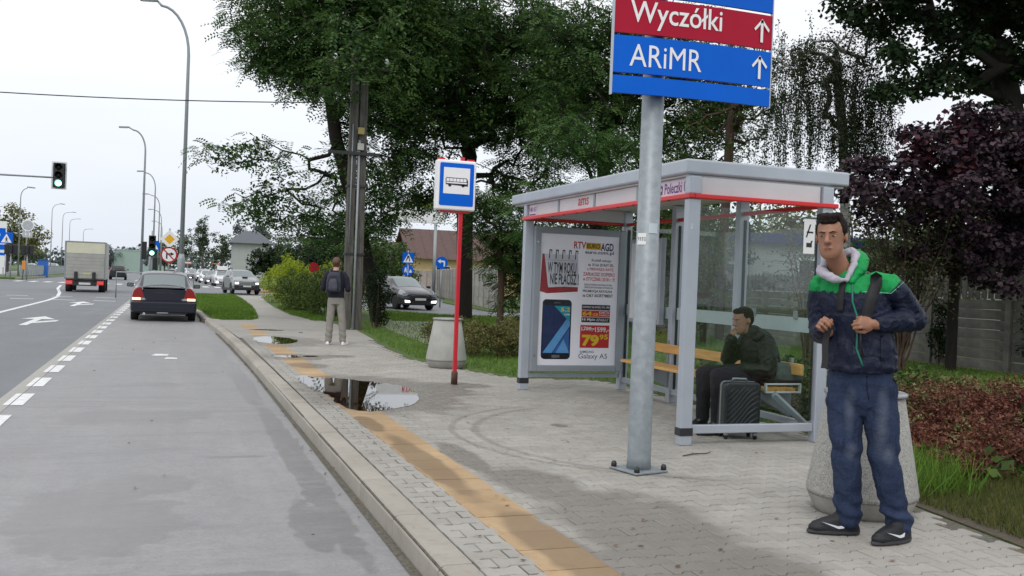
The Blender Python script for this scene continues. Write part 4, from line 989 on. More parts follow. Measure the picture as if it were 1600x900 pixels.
def patch(f, x0, x1, t0, t1, nx=10, nt_=6, off=.006, side=1, warp=None, inset=0):
    """patch of the body surface lifted outwards; (x0,x1) may be pairs given at t0 and t1"""
    P_ = []
    for j in range(nt_+1):
        v = j/nt_; t = t0+(t1-t0)*v
        a = x0[0]+(x0[1]-x0[0])*v if isinstance(x0, tuple) else x0; c = x1[0]+(x1[1]-x1[0])*v if isinstance(x1, tuple) else x1
        row = []
        for i in range(nx+1):
            x = a+(c-a)*i/nx; p = Vector(f(x, t)); e = 1e-3
            dx = Vector(f(x+e, t))-Vector(f(x-e, t)); dt = Vector(f(x, min(1, t+e)))-Vector(f(x, max(0, t-e)))
            n_ = dx.cross(dt)
            if n_.length > 0: n_.normalize()
            if n_.y < -1e-6 or (abs(n_.y) < .3 and n_.z < 0): n_ = -n_
            p = p+n_*off; row.append(Vector((p.x, p.y*side, p.z)))
        P_.append(row)
    b = MB(); vs = [q for r_ in P_ for q in r_]
    b.add(vs, [(j*(nx+1)+i, j*(nx+1)+i+1, (j+1)*(nx+1)+i+1, (j+1)*(nx+1)+i) for j in range(nt_) for i in range(nx)], True)
    return b
def join(*bs):
    o = MB()
    for q in bs: o.add(q.v, q.f, True)
    return o
def wheel(parent, x, y, r, w=.2, rim=M_rim):
    s_ = 1 if y > 0 else -1
    b = MB(); b.lathe([(r*.62, -w/2), (r*.93, -w/2), (r, -w/2+.03), (r, w/2-.03), (r*.93, w/2), (r*.62, w/2)], 28, (x, y, r), 'Y'); wh = b.build('tyre', M_tyre, parent)
    b = MB(); yo = y+s_*(w/2-.03)
    b.lathe([(r*.64, yo-.005), (r*.64, yo+.02*s_), (r*.58, yo+.02*s_), (r*.55, yo-.03*s_)], 28, (x, 0, r), 'Y')
    for k in range(7):
        a = 2*math.pi*k/7; b.box((x+math.cos(a)*r*.33, yo+.008*s_, r+math.sin(a)*r*.33), (r*.5, .02, r*.13), ry=-a)
    b.lathe([(r*.14, yo), (r*.12, yo+.02*s_), (0, yo+.025*s_)], 12, (x, 0, r), 'Y'); b.build('rim', rim, wh)
    b = MB(); b.lathe([(r*.55, yo-.04*s_), (0, yo-.04*s_)], 20, (x, 0, r), 'Y'); b.build('brake_disc', M_dark, wh)
def body_mesh(f, x0, x1, wheels, nx=64, nt_=32):
    b = MB(); vs = []; idx = {}
    # full closed skin
    xs = list(np.linspace(x0, x1, nx+1)); ts = list(np.linspace(0, 1, nt_+1)); ring = [(t, 1) for t in ts]+[(t, -1) for t in ts[::-1][1:]]
    m_ = len(ring)
    for x in xs:
        for t, s_ in ring:
            p = f(x, t); vs.append((p[0], p[1]*s_, p[2]))
    fs = [(i*m_+j, i*m_+(j+1) % m_, (i+1)*m_+(j+1) % m_, (i+1)*m_+j) for i in range(nx) for j in range(m_)]
    fs += [tuple(range(m_))[::-1], tuple(range(nx*m_, (nx+1)*m_))]
    b.add(vs, fs, True)
    for q in (-1, -2): b.sm[q] = False
    me = b.mesh('body'); o = bpy.data.objects.new('tmp', me); COL.objects.link(o)
    cut = []
    for x, r, y in wheels:
        for s_ in (1, -1):
            c = MB(); c.lathe([(r+.055, y*s_-.20), (r+.055, y*s_+.22)], 28, (x, 0, r), 'Y', smooth=False); co = bpy.data.objects.new('cut', c.mesh('cut')); COL.objects.link(co); cut.append(co)
            md = o.modifiers.new('b', 'BOOLEAN'); md.operation = 'DIFFERENCE'; md.object = co; md.solver = 'EXACT'
    me2 = bake(o)
    for c in cut+[o]: bpy.data.objects.remove(c)
    return me2
def vertical_end(xe, poly, name, matl, parent, t=.02):
    """piece on the nose (+x side) or tail (-x side) plane; poly in (y, z)"""
    s_ = 1 if xe > 0 else -1
    b = MB(); b.prism(poly, 0, t, lambda q: Vector((xe+s_*q.z, q.x, q.y))); return b.build(name, matl, parent, .004)
def mirror_poly(p): return [(-y, z) for y, z in p][::-1]

# ---- saloon seen from behind (x forward, rear bumper at x=-2.3)
def make_saloon():
    t = thing('parked_sedan', 'dark blue sedan with lit tail lamps parked in the bus bay, seen from behind', 'car')
    K = [(-2.30, .42, .62, .68, .60, .62, .80, .50, .86), (-2.22, .27, .78, .83, .55, .74, .86, .58, .935), (-2.05, .23, .84, .885, .58, .79, .90, .60, .955), (-1.75, .22, .85, .90, .60, .80, .91, .60, .965),
         (-1.55, .22, .85, .90, .60, .81, .92, .62, 1.0), (-.85, .22, .85, .90, .62, .83, .93, .60, 1.36), (-.5, .22, .85, .90, .62, .84, .93, .60, 1.42), (.1, .22, .85, .90, .62, .84, .92, .60, 1.43), (.45, .22, .85, .90, .62, .84, .91, .60, 1.37),
         (1.15, .22, .85, .90, .62, .82, .90, .62, .97), (1.4, .22, .85, .90, .62, .80, .84, .62, .91), (1.95, .22, .84, .88, .58, .74, .74, .58, .80), (2.25, .25, .72, .76, .5, .62, .62, .5, .68), (2.32, .35, .6, .62, .5, .55, .58, .45, .62)]
    f = car_surface(K, .9); M_b = paint('midnight blue paint', (.014, .016, .030), .35, .28)
    me = body_mesh(f, -2.3, 2.32, [(-1.42, .32, .76), (1.33, .32, .76)]); link('body', me, t, M_b)
    b = patch(f, (-1.56, -1.50), (-.93, -.93), .78, 1, 8, 8, .007); b2 = patch(f, (-1.56, -1.50), (-.93, -.93), .78, 1, 8, 8, .007, -1)
    join(b, b2).build('rear_window', M_carglass_l, t, fix=False)
    b = patch(f, .52, 1.12, .80, 1, 8, 8, .007); b2 = patch(f, .52, 1.12, .80, 1, 8, 8, .007, -1); join(b, b2).build('windscreen', M_carglass, t, fix=False)
    for s_ in (1, -1):
        patch(f, (-1.2, -.7), (.85, .35), .53, .70, 12, 4, .006, s_).build('side_window', M_carglass, t, fix=False)
        # tail lamps wrap the corner: tall inboard, reversing band below
        lamp = [(.46, .60), (.83, .60), (.84, .72), (.80, .86), (.70, .955), (.60, .955), (.57, .80), (.46, .78)]
        if s_ < 0: lamp = mirror_poly(lamp)
        lo = vertical_end(-2.245, lamp, 'tail_lamp', M_tail, t, .06)
        q = [(.62, .60), (.84, .60), (.84, .665), (.62, .665)]; vertical_end(-2.312, q if s_ > 0 else mirror_poly(q), 'lit_strip', M_tailon, lo, .012)
        q = [(.46, .60), (.615, .60), (.615, .66), (.46, .66)]; vertical_end(-2.31, q if s_ > 0 else mirror_poly(q), 'reversing_lens', M_head, lo, .01)
        patch(f, -2.21, -1.98, .44, .60, 5, 4, .012, s_).build('tail_lamp_side', M_tail, t, fix=False)
        b = MB(); b.box((.78, s_*.98, .97), (.12, .20, .13)); mo = b.build('door_mirror', M_b, t, .035, seg=3); b = MB(); b.box((.716, s_*.98, .97), (.01, .16, .09)); b.build('mirror_glass', M_carglass_l, mo)
        for x in (-1.42, 1.33): wheel(t, x, s_*.78, .32, .21)
    bump = MB(); bump.prism([(-.86, .30), (-.80, .25), (.80, .25), (.86, .30), (.87, .56), (-.87, .56)], 0, .12, lambda q: Vector((-2.25-q.z, q.x, q.y))); bump.build('rear_bumper', M_b, t, .04, seg=4)
    b = MB(); b.span((-2.385, -.70, .395), (-2.36, .70, .41)); b.build('bumper_strip', M_blackpl, t)
    b = MB(); b.span((-2.34, -.62, .20), (-2.2, .62, .27)); b.build('lower_valance', M_blackpl, t, .02)
    tr = vertical_end(-2.27, [(-.50, .60), (.50, .60), (.56, .78), (.54, .90), (-.54, .90), (-.56, .78)], 'boot_lid', M_b, t, .05)
    vertical_end(-2.322, rect(-.28, .80, .28, .825), 'boot_handle', M_blackpl, tr, .006)
    b = MB(); b.span((-2.24, -.58, .935), (-1.62, .58, .968)); b.build('boot_edge', M_b, t, .02, seg=3)
    b = MB(); b.tube([(-2.37, .52, .22), (-2.2, .52, .22)], .035, 12); b.build('exhaust_pipe', M_chrome, t)
    b = MB(); b.span((-2.36, -.12, .235), (-2.30, .18, .262)); b.build('tow_eye_cover', M_rim, t)
    b = MB(); b.tube([(.1, .0, 1.43), (-.05, .0, 1.50)], .012, 6); b.build('aerial', M_blackpl, t)
    return t
sedan = make_saloon(); sedan.location = (-.17, 31.2, RZ+.004); sedan.rotation_euler = (0, 0, R(90.6))

# ---- hatchback and estate/4x4 seen from the front
def make_front_car(name, label, col, suv=False, lights_on=True, hat=None):
    t = thing(name, label, 'car'); h = .14 if suv else 0.; g = .06 if suv else 0
    K = [(2.12, .40, .45, .50, .52, .46, .62, .38, .66), (2.06, .27, .66, .70, .52, .62, .68, .50, .72), (1.90, .22, .80, .84, .55, .74, .76, .60, .80), (1.65, .22, .84, .885, .58, .80, .84, .64, .88), (1.2, .22, .86, .90, .62, .83, .91, .66, .97), (.92, .22, .86, .90, .62, .84, .95, .66, 1.03),
         (.15, .22, .86, .90, .62, .84, .97, .60, 1.41), (-.15, .22, .86, .90, .62, .84, .98, .58, 1.465), (-.9, .22, .86, .90, .62, .84, 1.0, .58, 1.46), (-1.6, .22, .86, .90, .62, .83, 1.02, .58, 1.40), (-1.95, .23, .84, .88, .62, .78, 1.0, .52, 1.16), (-2.08, .27, .8, .84, .6, .72, .95, .5, 1.0), (-2.12, .4, .7, .74, .6, .64, .9, .45, .93)][::-1]
    K = [(k[0], k[1]+g, k[2], k[3], k[4]+g, k[5], k[6]+h, k[7]+(.03 if suv else 0), k[8]+h) for k in K]
    if suv:
        K = [(k[0], *k[1:8], (1.60 if -1.9 < k[0] < -1.0 else k[8])) for k in K]
    f = car_surface(K, .9); rw = .35 if suv else .32
    link('body', body_mesh(f, -2.12, 2.12, [(-1.3, rw, .76), (1.32, rw, .76)]), t, col)
    join(patch(f, .12, (.95, .9), .79, 1, 8, 8, .007), patch(f, .12, (.95, .9), .79, 1, 8, 8, .007, -1)).build('windscreen', M_carglass_l, t, fix=False)
    join(patch(f, -1.98, (-1.62, -1.62), .8, 1, 8, 8, .007), patch(f, -1.98, (-1.62, -1.62), .8, 1, 8, 8, .007, -1)).build('rear_window', M_carglass, t, fix=False)
    z = g+h*.6
    for s_ in (1, -1):
        patch(f, -.55, (.72, .10), .53, .70, 10, 4, .006, s_).build('side_window', M_carglass, t, fix=False); patch(f, (-1.6, -1.35), -.62, .53, .70, 10, 4, .006, s_).build('side_window', M_carglass, t, fix=False)
        hl = [(.44, .62), (.80, .60), (.84, .68), (.82, .76), (.50, .70)]; hl = [(a, c+z) for a, c in hl]
        lo = vertical_end(1.97, hl if s_ > 0 else mirror_poly(hl), 'headlight', M_head, t, .09)
        patch(f, 1.62, 1.97, .43, .56, 5, 4, .012, s_).build('headlight_side', M_head, t, fix=False)
        fg = [(.50, .33+g), (.74, .33+g), (.76, .44+g), (.52, .42+g)]
        if suv: fg = [(a*.99+.02, c+.29) for a, c in fg]
        vertical_end(2.145 if not suv else 2.09, fg if s_ > 0 else mirror_poly(fg), 'running_light', M_headon if lights_on else M_head, t, .012)
        tl_ = [(.60, .72+z), (.82, .70+z), (.80, .92+z), (.66, .92+z)]; vertical_end(-2.03, tl_ if s_ > 0 else mirror_poly(tl_), 'tail_lamp', M_tail, t, .06)
        b = MB(); b.box((.72, s_*1.0, 1.02+h), (.12, .2, .13)); b.build('door_mirror', col, t, .04, seg=3)
        for x in (-1.3, 1.32): wheel(t, x, s_*.79, rw, .21)
        if suv:
            b = MB(); b.tube([(.1, s_*.6, 1.6), (0, s_*.6, 1.66), (-1.4, s_*.6, 1.66), (-1.5, s_*.6, 1.6)], .02, 6); b.build('roof_rail', M_blackpl, t)
            b = MB(); b.prism([(-1.95, .24), (1.95, .24), (1.95, .40), (-1.95, .40)], 0, .012, lambda q: Vector((q.x, s_*(.905+q.z), q.y))); b.build('sill_cladding', M_blackpl, t)
    b = MB(); b.prism([(-.80, .28+g), (-.74, .22+g), (.74, .22+g), (.80, .28+g), (.80, .56+g), (-.80, .56+g)], 0, .10, lambda q: Vector((2.02+q.z, q.x, q.y))); b.build('front_bumper', col if not suv else M_blackpl, t, .045, seg=4)
    gr = vertical_end(2.06, [(-.46, .56+z), (.46, .56+z), (.50, .70+z), (-.50, .70+z)], 'grille', M_blackpl, t, .03)
    for k in range(3): vertical_end(2.092, rect(-.44, .585+z+.035*k, .44, .592+z+.035*k), 'grille_bar', M_rim, gr, .006)
    lw = vertical_end(2.12, [(-.42, .28+g), (.42, .28+g), (.48, .40+g), (-.48, .40+g)], 'lower_grille', M_blackpl, t, .01)
    vertical_end(2.135, rect(-.26, .43+g, .26, .53+g), 'number_plate', M_plate, t, .01)
    vertical_end(2.094, [(-.0, .57+z), (.055, .635+z), (.0, .70+z), (-.055, .635+z)], 'badge', M_chrome, gr, .012)
    if suv: b = MB(); b.box((1.25, 0, 1.13), (.5, .34, .05)); b.build('bonnet_scoop', M_blackpl, t, .02)
    return t
M_hb = paint('anthracite paint', (.045, .047, .055), .5, .3); M_sv = paint('silver green paint', (.25, .27, .27), .5, .35); M_wh = paint('white car paint', (.60, .62, .65), .0, .3)
M_gy = paint('mid grey paint', (.20, .21, .23), .4, .35); M_rd = paint('dark red paint', (.10, .01, .015), .2, .3); M_bl = paint('black paint', (.02, .02, .024), .2, .25)
hatch = make_front_car('hatchback', 'dark grey hatchback with white running lights on the side road, facing the camera', M_hb)
hatch.location = (10.05, 43.3, -.05); hatch.rotation_euler = (0, 0, R(-90+10))
suv = make_front_car('silver_suv', 'silver four-wheel-drive car with roof rails and black bumper turning by the hedge', M_sv, True)
suv.location = (4.45, 66.5, RZ); suv.rotation_euler = (0, 0, R(-90+7))
def clone(src, name, label, x, y, deg, colour, z=RZ, group=None):
    c = copy_tree(src); c.name = name; c['label'] = label; c.location = (x, y, z); c.rotation_euler = (0, 0, R(deg))
    if group: c['group'] = group
    def rec(o):
        for ch in o.children:
            if ch.type == 'MESH' and ch.data.materials and ch.data.materials[0] in (M_hb, M_sv):
                ch.material_slots[0].link = 'OBJECT'; ch.material_slots[0].material = colour
            rec(ch)
    rec(c); return c
gq = 'cars queueing on the side street'
taxi = clone(hatch, 'queueing_car', 'white car with a white roof sign, first in the queue behind the silver four-wheel-drive', 4.75, 97, -88, M_wh, group=gq)
b = MB(); b.box((-.3, 0, 1.72), (.5, 1.0, .38)); b.build('roof_sign', M_white, taxi, .05); b = MB(); b.box((-.3, 0, 1.50), (.4, .8, .06)); b.build('roof_sign_base', M_blackpl, taxi)
for i, (x, y, c, lab, src) in enumerate([(4.35, 107, M_gy, 'grey car, second in the side street queue', hatch), (4.0, 117, M_wh, 'white car, third in the side street queue', hatch), (3.9, 128, M_wh, 'white tall car, fourth in the side street queue', suv),
        (3.2, 139, M_gy, 'grey car, fifth in the side street queue', hatch), (2.9, 151, M_wh, 'pale tall car, sixth in the side street queue', suv), (2.3, 165, M_wh, 'white car, last and smallest in the side street queue', hatch)]):
    clone(src, 'queueing_car', lab, x, y, -90, c, group=gq)
wag = clone(suv, 'estate_car', 'dark estate car ahead of the truck, red tail lamps toward the camera', -5.6, 118, 91, M_bl)
clone(hatch, 'parked_car', 'small dark car half hidden behind the priority sign post', .1, 120, 80, M_bl); 
clone(suv, 'oncoming_van', 'pale van with headlights on, coming along the far carriageway', -19.9, 190, -90, M_wh, group='cars on the far carriageway')
clone(hatch, 'oncoming_car', 'white car left of the pale van on the far carriageway', -26.5, 215, -95, M_wh, group='cars on the far carriageway')
clone(hatch, 'oncoming_car', 'silver car between the white car and the pale van on the far carriageway', -24.0, 210, -92, M_gy, group='cars on the far carriageway')

# ---- box truck from behind
tk = thing('box_truck', 'cream box truck with raised tail lift and two rear wheel pairs driving away', 'truck', (-4.5, 58.6, RZ), R(1.5))
M_box = mat('truck box grey', (.40, .40, .38), .55, 0, .1, 2, col2=(.46, .46, .43)); M_cream = mat('truck box cream', (.60, .59, .46), .5, 0, .06, 2)
b = MB(); b.span((-1.05, .02, .72), (1.05, 5.2, 2.83)); b.build('cargo_box', M_box, tk, .02)
b = MB(); b.span((-.99, -.03, 2.17), (.99, .018, 2.78)); b.build('upper_door', M_cream, tk, .01)
b = MB(); b.span((-.99, -.07, .78), (.99, -.015, 2.13)); lift = b.build('tail_lift', mat('tail lift grey', (.35, .35, .325), .5, 0, .12, 2), tk, .01)
for k in range(6): b = MB(); b.span((-.97, -.078, .98+.19*k), (.97, -.071, .99+.19*k)); b.build('lift_rib', M_alud, lift)
for a, c in (((-1.07, -.05, .74), (-1.0, .02, 2.83)), ((1.0, -.05, .74), (1.07, .02, 2.83)), ((-.998, -.05, 2.785), (.998, .018, 2.84)), ((-.998, -.06, 2.13), (.998, .0, 2.168))): b = MB(); b.span(a, c); b.build('door_frame', M_alud, tk, .005)
for s_ in (-1, 1):
    b = MB(); b.span((s_*.46-.09, -.16, .66), (s_*.46+.09, -.08, 1.14)); b.build('lift_arm', M_blackpl, tk, .02)
    b = MB(); b.span((s_*.80-.17, -.06, .42), (s_*.80+.17, .02, .64)); q = b.build('tail_lamp', mat('truck red lamp', (.55, .02, .03), .3, emit=(.9, .05, .05), estr=.35), tk, .01)
    b = MB(); b.span((s_*.80-.15, -.07, .51), (s_*.80+.15, -.061, .56)); b.build('reflector', M_tailon if False else mat('lamp pink', (.7, .2, .2), .3), q)
    for dy in (1.1, 4.6):
        b = MB(); b.lathe([(.1, s_*.86-.17), (.36, s_*.86-.17), (.38, s_*.86-.14), (.38, s_*.86+.14), (.36, s_*.86+.17), (.1, s_*.86+.17)], 24, (0, dy, .38), 'X'); b.build('wheel', M_tyre, tk)
    b = MB(); b.span((s_*1.12-.06, 5.6, 1.5), (s_*1.12+.06, 5.75, 1.9)); b.build('door_mirror', M_blackpl, tk)
b = MB(); b.span((-.62, -.05, .36), (.62, .05, .62)); b.build('underrun_bar', M_blackpl, tk, .02); b = MB(); b.span((-.95, .06, .50), (.95, 5.0, .70)); b.build('chassis', M_blackpl, tk)
b = MB(); b.span((-.30, -.07, .42), (.30, -.052, .54)); b.build('number_plate', M_plate, tk)
b = MB(); b.span((-.1, -.079, 1.0), (.28, -.072, 1.09)); b.build('lift_sticker', mat('faded yellow label', (.55, .50, .2), .5), lift)
b = MB(); b.prism([(5.3, .5), (7.0, .5), (7.0, 1.1), (6.5, 1.25), (5.95, 2.05), (5.3, 2.1)], -.95, .95, lambda q: Vector((q.z, q.x, q.y))); b.build('cab', M_white, tk, .08)
b = MB(); b.span((-.85, 5.22, 1.2), (.85, 5.29, 1.9)); b.build('cab_window', M_carglass, tk)
# ================================================================== PEOPLE
def frame(o, xdir, zdir):
    x = Vector(xdir).normalized(); z = Vector(zdir); z = (z-x*z.dot(x)).normalized(); y = z.cross(x)
    M_ = Matrix((x, y, z)).transposed().to_4x4(); M_.translation = Vector(o); return M_
class Flesh:
    """overlapping closed shapes, later fused into one continuous skin"""
    def __init__(s): s.b = MB()
    def ball(s, c, r, rot=None, T=None, n=20):
        r = (r, r, r) if not hasattr(r, '__len__') else r
        vs, fs = [], []; m_ = n//2+1
        for i in range(m_+1):
            a = math.pi*i/m_
            for k in range(n):
                w = 2*math.pi*k/n; q = Vector((r[0]*math.sin(a)*math.cos(w), r[1]*math.sin(a)*math.sin(w), r[2]*math.cos(a)))
                if rot is not None: q = rot @ q
                q = q+Vector(c)
                if T is not None: q = T @ q
                vs.append(q)
        for i in range(m_):
            for k in range(n): fs.append((i*n+k, (i+1)*n+k, (i+1)*n+(k+1) % n, i*n+(k+1) % n))
        s.b.add(vs, fs); return s
    def limb(s, pts, rs, T=None, n=20):
        P_ = [Vector(p) if T is None else T @ Vector(p) for p in pts]
        rs = rs if hasattr(rs, '__len__') else [rs]*len(P_)
        Q, q = [], []
        for i in range(len(P_)-1):
            m_ = max(2, int((P_[i+1]-P_[i]).length/.03))
            for k in range(m_): Q.append(P_[i].lerp(P_[i+1], k/m_)); q.append(rs[i]+(rs[i+1]-rs[i])*k/m_)
        Q.append(P_[-1]); q.append(rs[-1])
        s.b.tube(Q, q, n)
        for p, r in zip(P_, rs): s.ball(p, r*.995)
        return s
    def loft(s, rings, n=28, T=None):
        """rings (x, y, z, a, b, rot) stacked upward"""
        vs, fs = [], []
        for x, y, z, a, b_, ro in rings:
            for k in range(n):
                w = 2*math.pi*k/n; px, py = a*math.cos(w), b_*math.sin(w)
                q = Vector((x+px*math.cos(ro)-py*math.sin(ro), y+px*math.sin(ro)+py*math.cos(ro), z)); vs.append(T @ q if T is not None else q)
        for i in range(len(rings)-1):
            for k in range(n): fs.append((i*n+k, i*n+(k+1) % n, (i+1)*n+(k+1) % n, (i+1)*n+k))
        fs += [tuple(range(n))[::-1], tuple((len(rings)-1)*n+k for k in range(n))]
        s.b.add(vs, fs); return s
    def box(s, c, d, T=None, **k):
        b = MB(); b.box(c, d, **k); s.b.add([T @ Vector(v) if T is not None else v for v in b.v], b.f); return s
    def fuse(s, name, matl, parent, voxel=.006, smooth=4, decim=None, folds=None, push=None, cut=None):
        me = s.b.mesh('tmp'); o = bpy.data.objects.new('tmp', me); COL.objects.link(o)
        r = o.modifiers.new('r', 'REMESH'); r.mode = 'VOXEL'; r.voxel_size = voxel
        if smooth: m_ = o.modifiers.new('s', 'SMOOTH'); m_.iterations = smooth; m_.factor = .5
        if decim: d = o.modifiers.new('d', 'DECIMATE'); d.ratio = decim
        me2 = bake(o); bpy.data.objects.remove(o)
        me2.materials.clear()
        for mm in (matl if isinstance(matl, (list, tuple)) else [matl]): me2.materials.append(mm)
        if folds or push:
            bm = bmesh.new(); bm.from_mesh(me2); bm.normal_update()
            for v in bm.verts:
                d = 0
                if folds: d += folds(v.co)
                v.co += v.normal*d
                if push: v.co = push(v.co)
            bm.to_mesh(me2); bm.free()
        if cut:
            for p_ in me2.polygons: p_.material_index = cut(p_.center)
        me2.polygons.foreach_set('use_smooth', [True]*len(me2.polygons)); me2.update()
        me2.name = name
        o = bpy.data.objects.new(name, me2); COL.objects.link(o); o.parent = parent; return o
def wr(amp, sc_, ax=(1, 1, 1), seed=0):
    """cloth folds: ridged noise stretched along ax"""
    def f(p):
        q = Vector((p.x*sc_*ax[0]+seed, p.y*sc_*ax[1], p.z*sc_*ax[2])); w = Vector((q.x+noise.noise(q*.5)*1.5, q.y, q.z+noise.noise(q*.7+Vector((9, 3, 1)))*1.5))
        return amp*(1-2*abs(noise.noise(w)))-amp*.5
    return f
def addf(*fs): return lambda p: sum(f(p) for f in fs)
def skin_mat(name, c): 
    ma = mat(name, c, .5, 0, .1, 25, .1, 150); ma.node_tree.nodes['Principled BSDF'].inputs['Subsurface Weight'].default_value = .12; ma.node_tree.nodes['Principled BSDF'].inputs['Subsurface Scale'].default_value = .01; return ma
M_skin = skin_mat('tanned skin', (.30, .145, .09)); M_skin2 = skin_mat('fair skin', (.50, .30, .23)); M_skin3 = skin_mat('shaded skin', (.28, .15, .10))  # third skin tone is for the seated man
M_hair = mat('dark brown hair', (.013, .008, .007), .7, 0, .4, 60, .6, 220, spec=.15); M_hair2 = mat('reddish brown hair', (.10, .05, .03), .6, 0, .3, 60, .5, 200)
def head(fl, T, s_=1.0):
    """head facing -Y in its own frame, origin at its centre (chin -.115, crown +.125)"""
    B = lambda c, r: fl.ball(Vector(c)*s_, tuple(q*s_ for q in r), T=T)
    fl.loft([tuple(q*s_ for q in r_)+(0,) for r_ in ((0, -.052, -.118, .020, .022), (0, -.046, -.106, .038, .042), (0, -.036, -.088, .051, .057), (0, -.022, -.062, .060, .071), (0, -.008, -.03, .064, .082), (0, 0, .005, .069, .089), (0, .004, .04, .072, .093), (0, .010, .07, .070, .090), (0, .014, .095, .058, .076), (0, .016, .114, .036, .048), (0, .018, .122, .012, .016))], T=T)
    B((0, .045, .02), (.070, .062, .080)); B((0, -.084, .034), (.046, .009, .008))
    fl.limb([Vector((0, -.088, .022))*s_, Vector((0, -.112, -.018))*s_], [.009*s_, .014*s_], T=T); B((.011, -.098, -.022), (.009, .011, .008)); B((-.011, -.098, -.022), (.009, .011, .008))
    B((0, -.089, -.052), (.024, .010, .0055)); B((0, -.087, -.063), (.021, .010, .006))
    for x in (1, -1):
        B((x*.078, .012, .0), (.008, .020, .031))
def face_bits(T, body, iris=(.05, .025, .01), s_=1.0, brow=None):
    M_eye = mat('eye white', (.6, .57, .54), .3); M_iris = mat('eye iris', iris, .2)
    for x in (1, -1):
        b = Flesh(); b.ball(Vector((x*.031, -.0815, .012))*s_, (.0105*s_, .0065*s_, .0038*s_), T=T, n=12); o = b.b.build('eye', M_eye, body)
        b = Flesh(); b.ball(Vector((x*.031-.001, -.0875, .0122))*s_, (.0078*s_, .0026*s_, .0036*s_), T=T, n=10); b.b.build('iris', M_iris, o)
        b = Flesh(); b.limb([Vector((x*.013, -.094, .030))*s_, Vector((x*.03, -.094, .036))*s_, Vector((x*.048, -.083, .030))*s_], [.0022*s_, .0028*s_, .0016*s_], T=T, n=8); b.b.build('eyebrow', brow or M_hair, body)
    b = Flesh(); b.ball(Vector((0, -.0965, -.0575))*s_, (.021*s_, .0035*s_, .0014*s_), T=T, n=10); b.b.build('mouth_line', mat('lip', (.20, .07, .06), .4), body)
def hand(fl, T, curl=(70, 80, 50), s_=1., spread=0., thumb_in=True):
    """wrist at origin, +X to the knuckles, +Z out of the back of the hand, +Y to the thumb side"""
    fl.limb([(-.05, 0, 0), (0, 0, 0)], [.028*s_, .027*s_], T=T, n=14)
    fl.ball((.042*s_, 0, -.002), (.050*s_, .040*s_, .0155*s_), T=T, n=18); fl.ball((.030*s_, .022*s_, -.012*s_), (.030*s_, .018*s_, .016*s_), T=T, n=14)
    for k, (yy, ln, r) in enumerate(((.031, .96, .0088), (.0105, 1.05, .0092), (-.0105, 1.0, .0088), (-.031, .80, .0078))):
        p = Vector((.082-.006*abs(k-1), yy, .001))*s_; a = 0; pts = [Vector((.05, yy*.8, -.002))*s_, p.copy()]
        for j, L_ in enumerate((.043, .027, .020)):
            a += R(curl[j]+k*3); p = p+Vector((math.cos(a), spread*(1.5-k)*.1, -math.sin(a)))*L_*ln*s_; pts.append(p.copy())
        fl.limb(pts, [r*1.05*s_, r*1.08*s_, r*s_, r*.93*s_, r*.82*s_], T=T, n=12)
    tp = [(.012, .024, -.010), (.040, .046, -.022), (.066, .044, -.036), (.082, .030, -.046)] if thumb_in else [(.012, .024, -.006), (.035, .055, -.010), (.062, .068, -.014), (.085, .072, -.018)]
    fl.limb([Vector(q)*s_ for q in tp], [.015*s_, .012*s_, .0108*s_, .009*s_], T=T, n=12)
def rotm(deg, ax): return Matrix.Rotation(R(deg), 4, ax)

# ---- man in the green and navy jacket
man = thing('person', 'man in green and navy jacket and blue jeans gripping backpack straps by the bin', 'person', (3.75, 4.48, 0), -yaw)
HT = Matrix.Translation((-.246, -.075, 1.693)) @ rotm(-30, 'Z') @ rotm(4, 'X') @ rotm(-3, 'Y')
B_ = Flesh(); head(B_, HT, 1.03)
B_.limb([(-.125, .01, 1.46), (-.185, -.025, 1.55), (-.225, -.05, 1.62)], [.066, .056, .056])
lr = R(-30)     # lateral axis of the trunk
B_.loft([(-.03, .0, .86, .15, .10, lr), (-.025, 0, .95, .15, .10, lr), (-.04, 0, 1.1, .13, .09, lr), (-.07, .0, 1.28, .15, .10, lr), (-.09, 0, 1.40, .15, .085, lr), (-.12, 0, 1.47, .08, .06, lr)])
SL_, EL, WL = (.085, -.085, 1.425), (.262, -.015, 1.255), (-.035, -.192, 1.222)
SR_, ER, WR = (-.235, .09, 1.415), (-.225, .10, 1.155), (-.262, -.085, 1.185)
B_.limb([SL_, EL, WL], [.042, .034, .025]); B_.limb([SR_, ER, WR], [.042, .034, .025])
hipR, kneeR, ankR = (-.105, .04, .88), (-.088, -.01, .475), (-.045, .03, .10)
hipL, kneeL, ankL = (.07, -.035, .88), (.105, -.065, .475), (.205, -.085, .10)
B_.limb([hipR, kneeR, ankR], [.075, .050, .033]); B_.limb([hipL, kneeL, ankL], [.075, .050, .033])
B_.limb([ankR, (-.17, .033, .04)], [.028, .022]); B_.limb([ankL, (.08, -.155, .04)], [.028, .022])
hand(B_, frame(WL, (-1, -.12, .10), (.25, -1, .25)), (66, 80, 50), 1.0)
hand(B_, frame(WR, (-.55, -.62, .45), (-.62, -.05, .55)), (58, 70, 40), 1.0)
body = B_.fuse('body', M_skin, man, .0036, 8, .18)
face_bits(HT, body, s_=1.03)
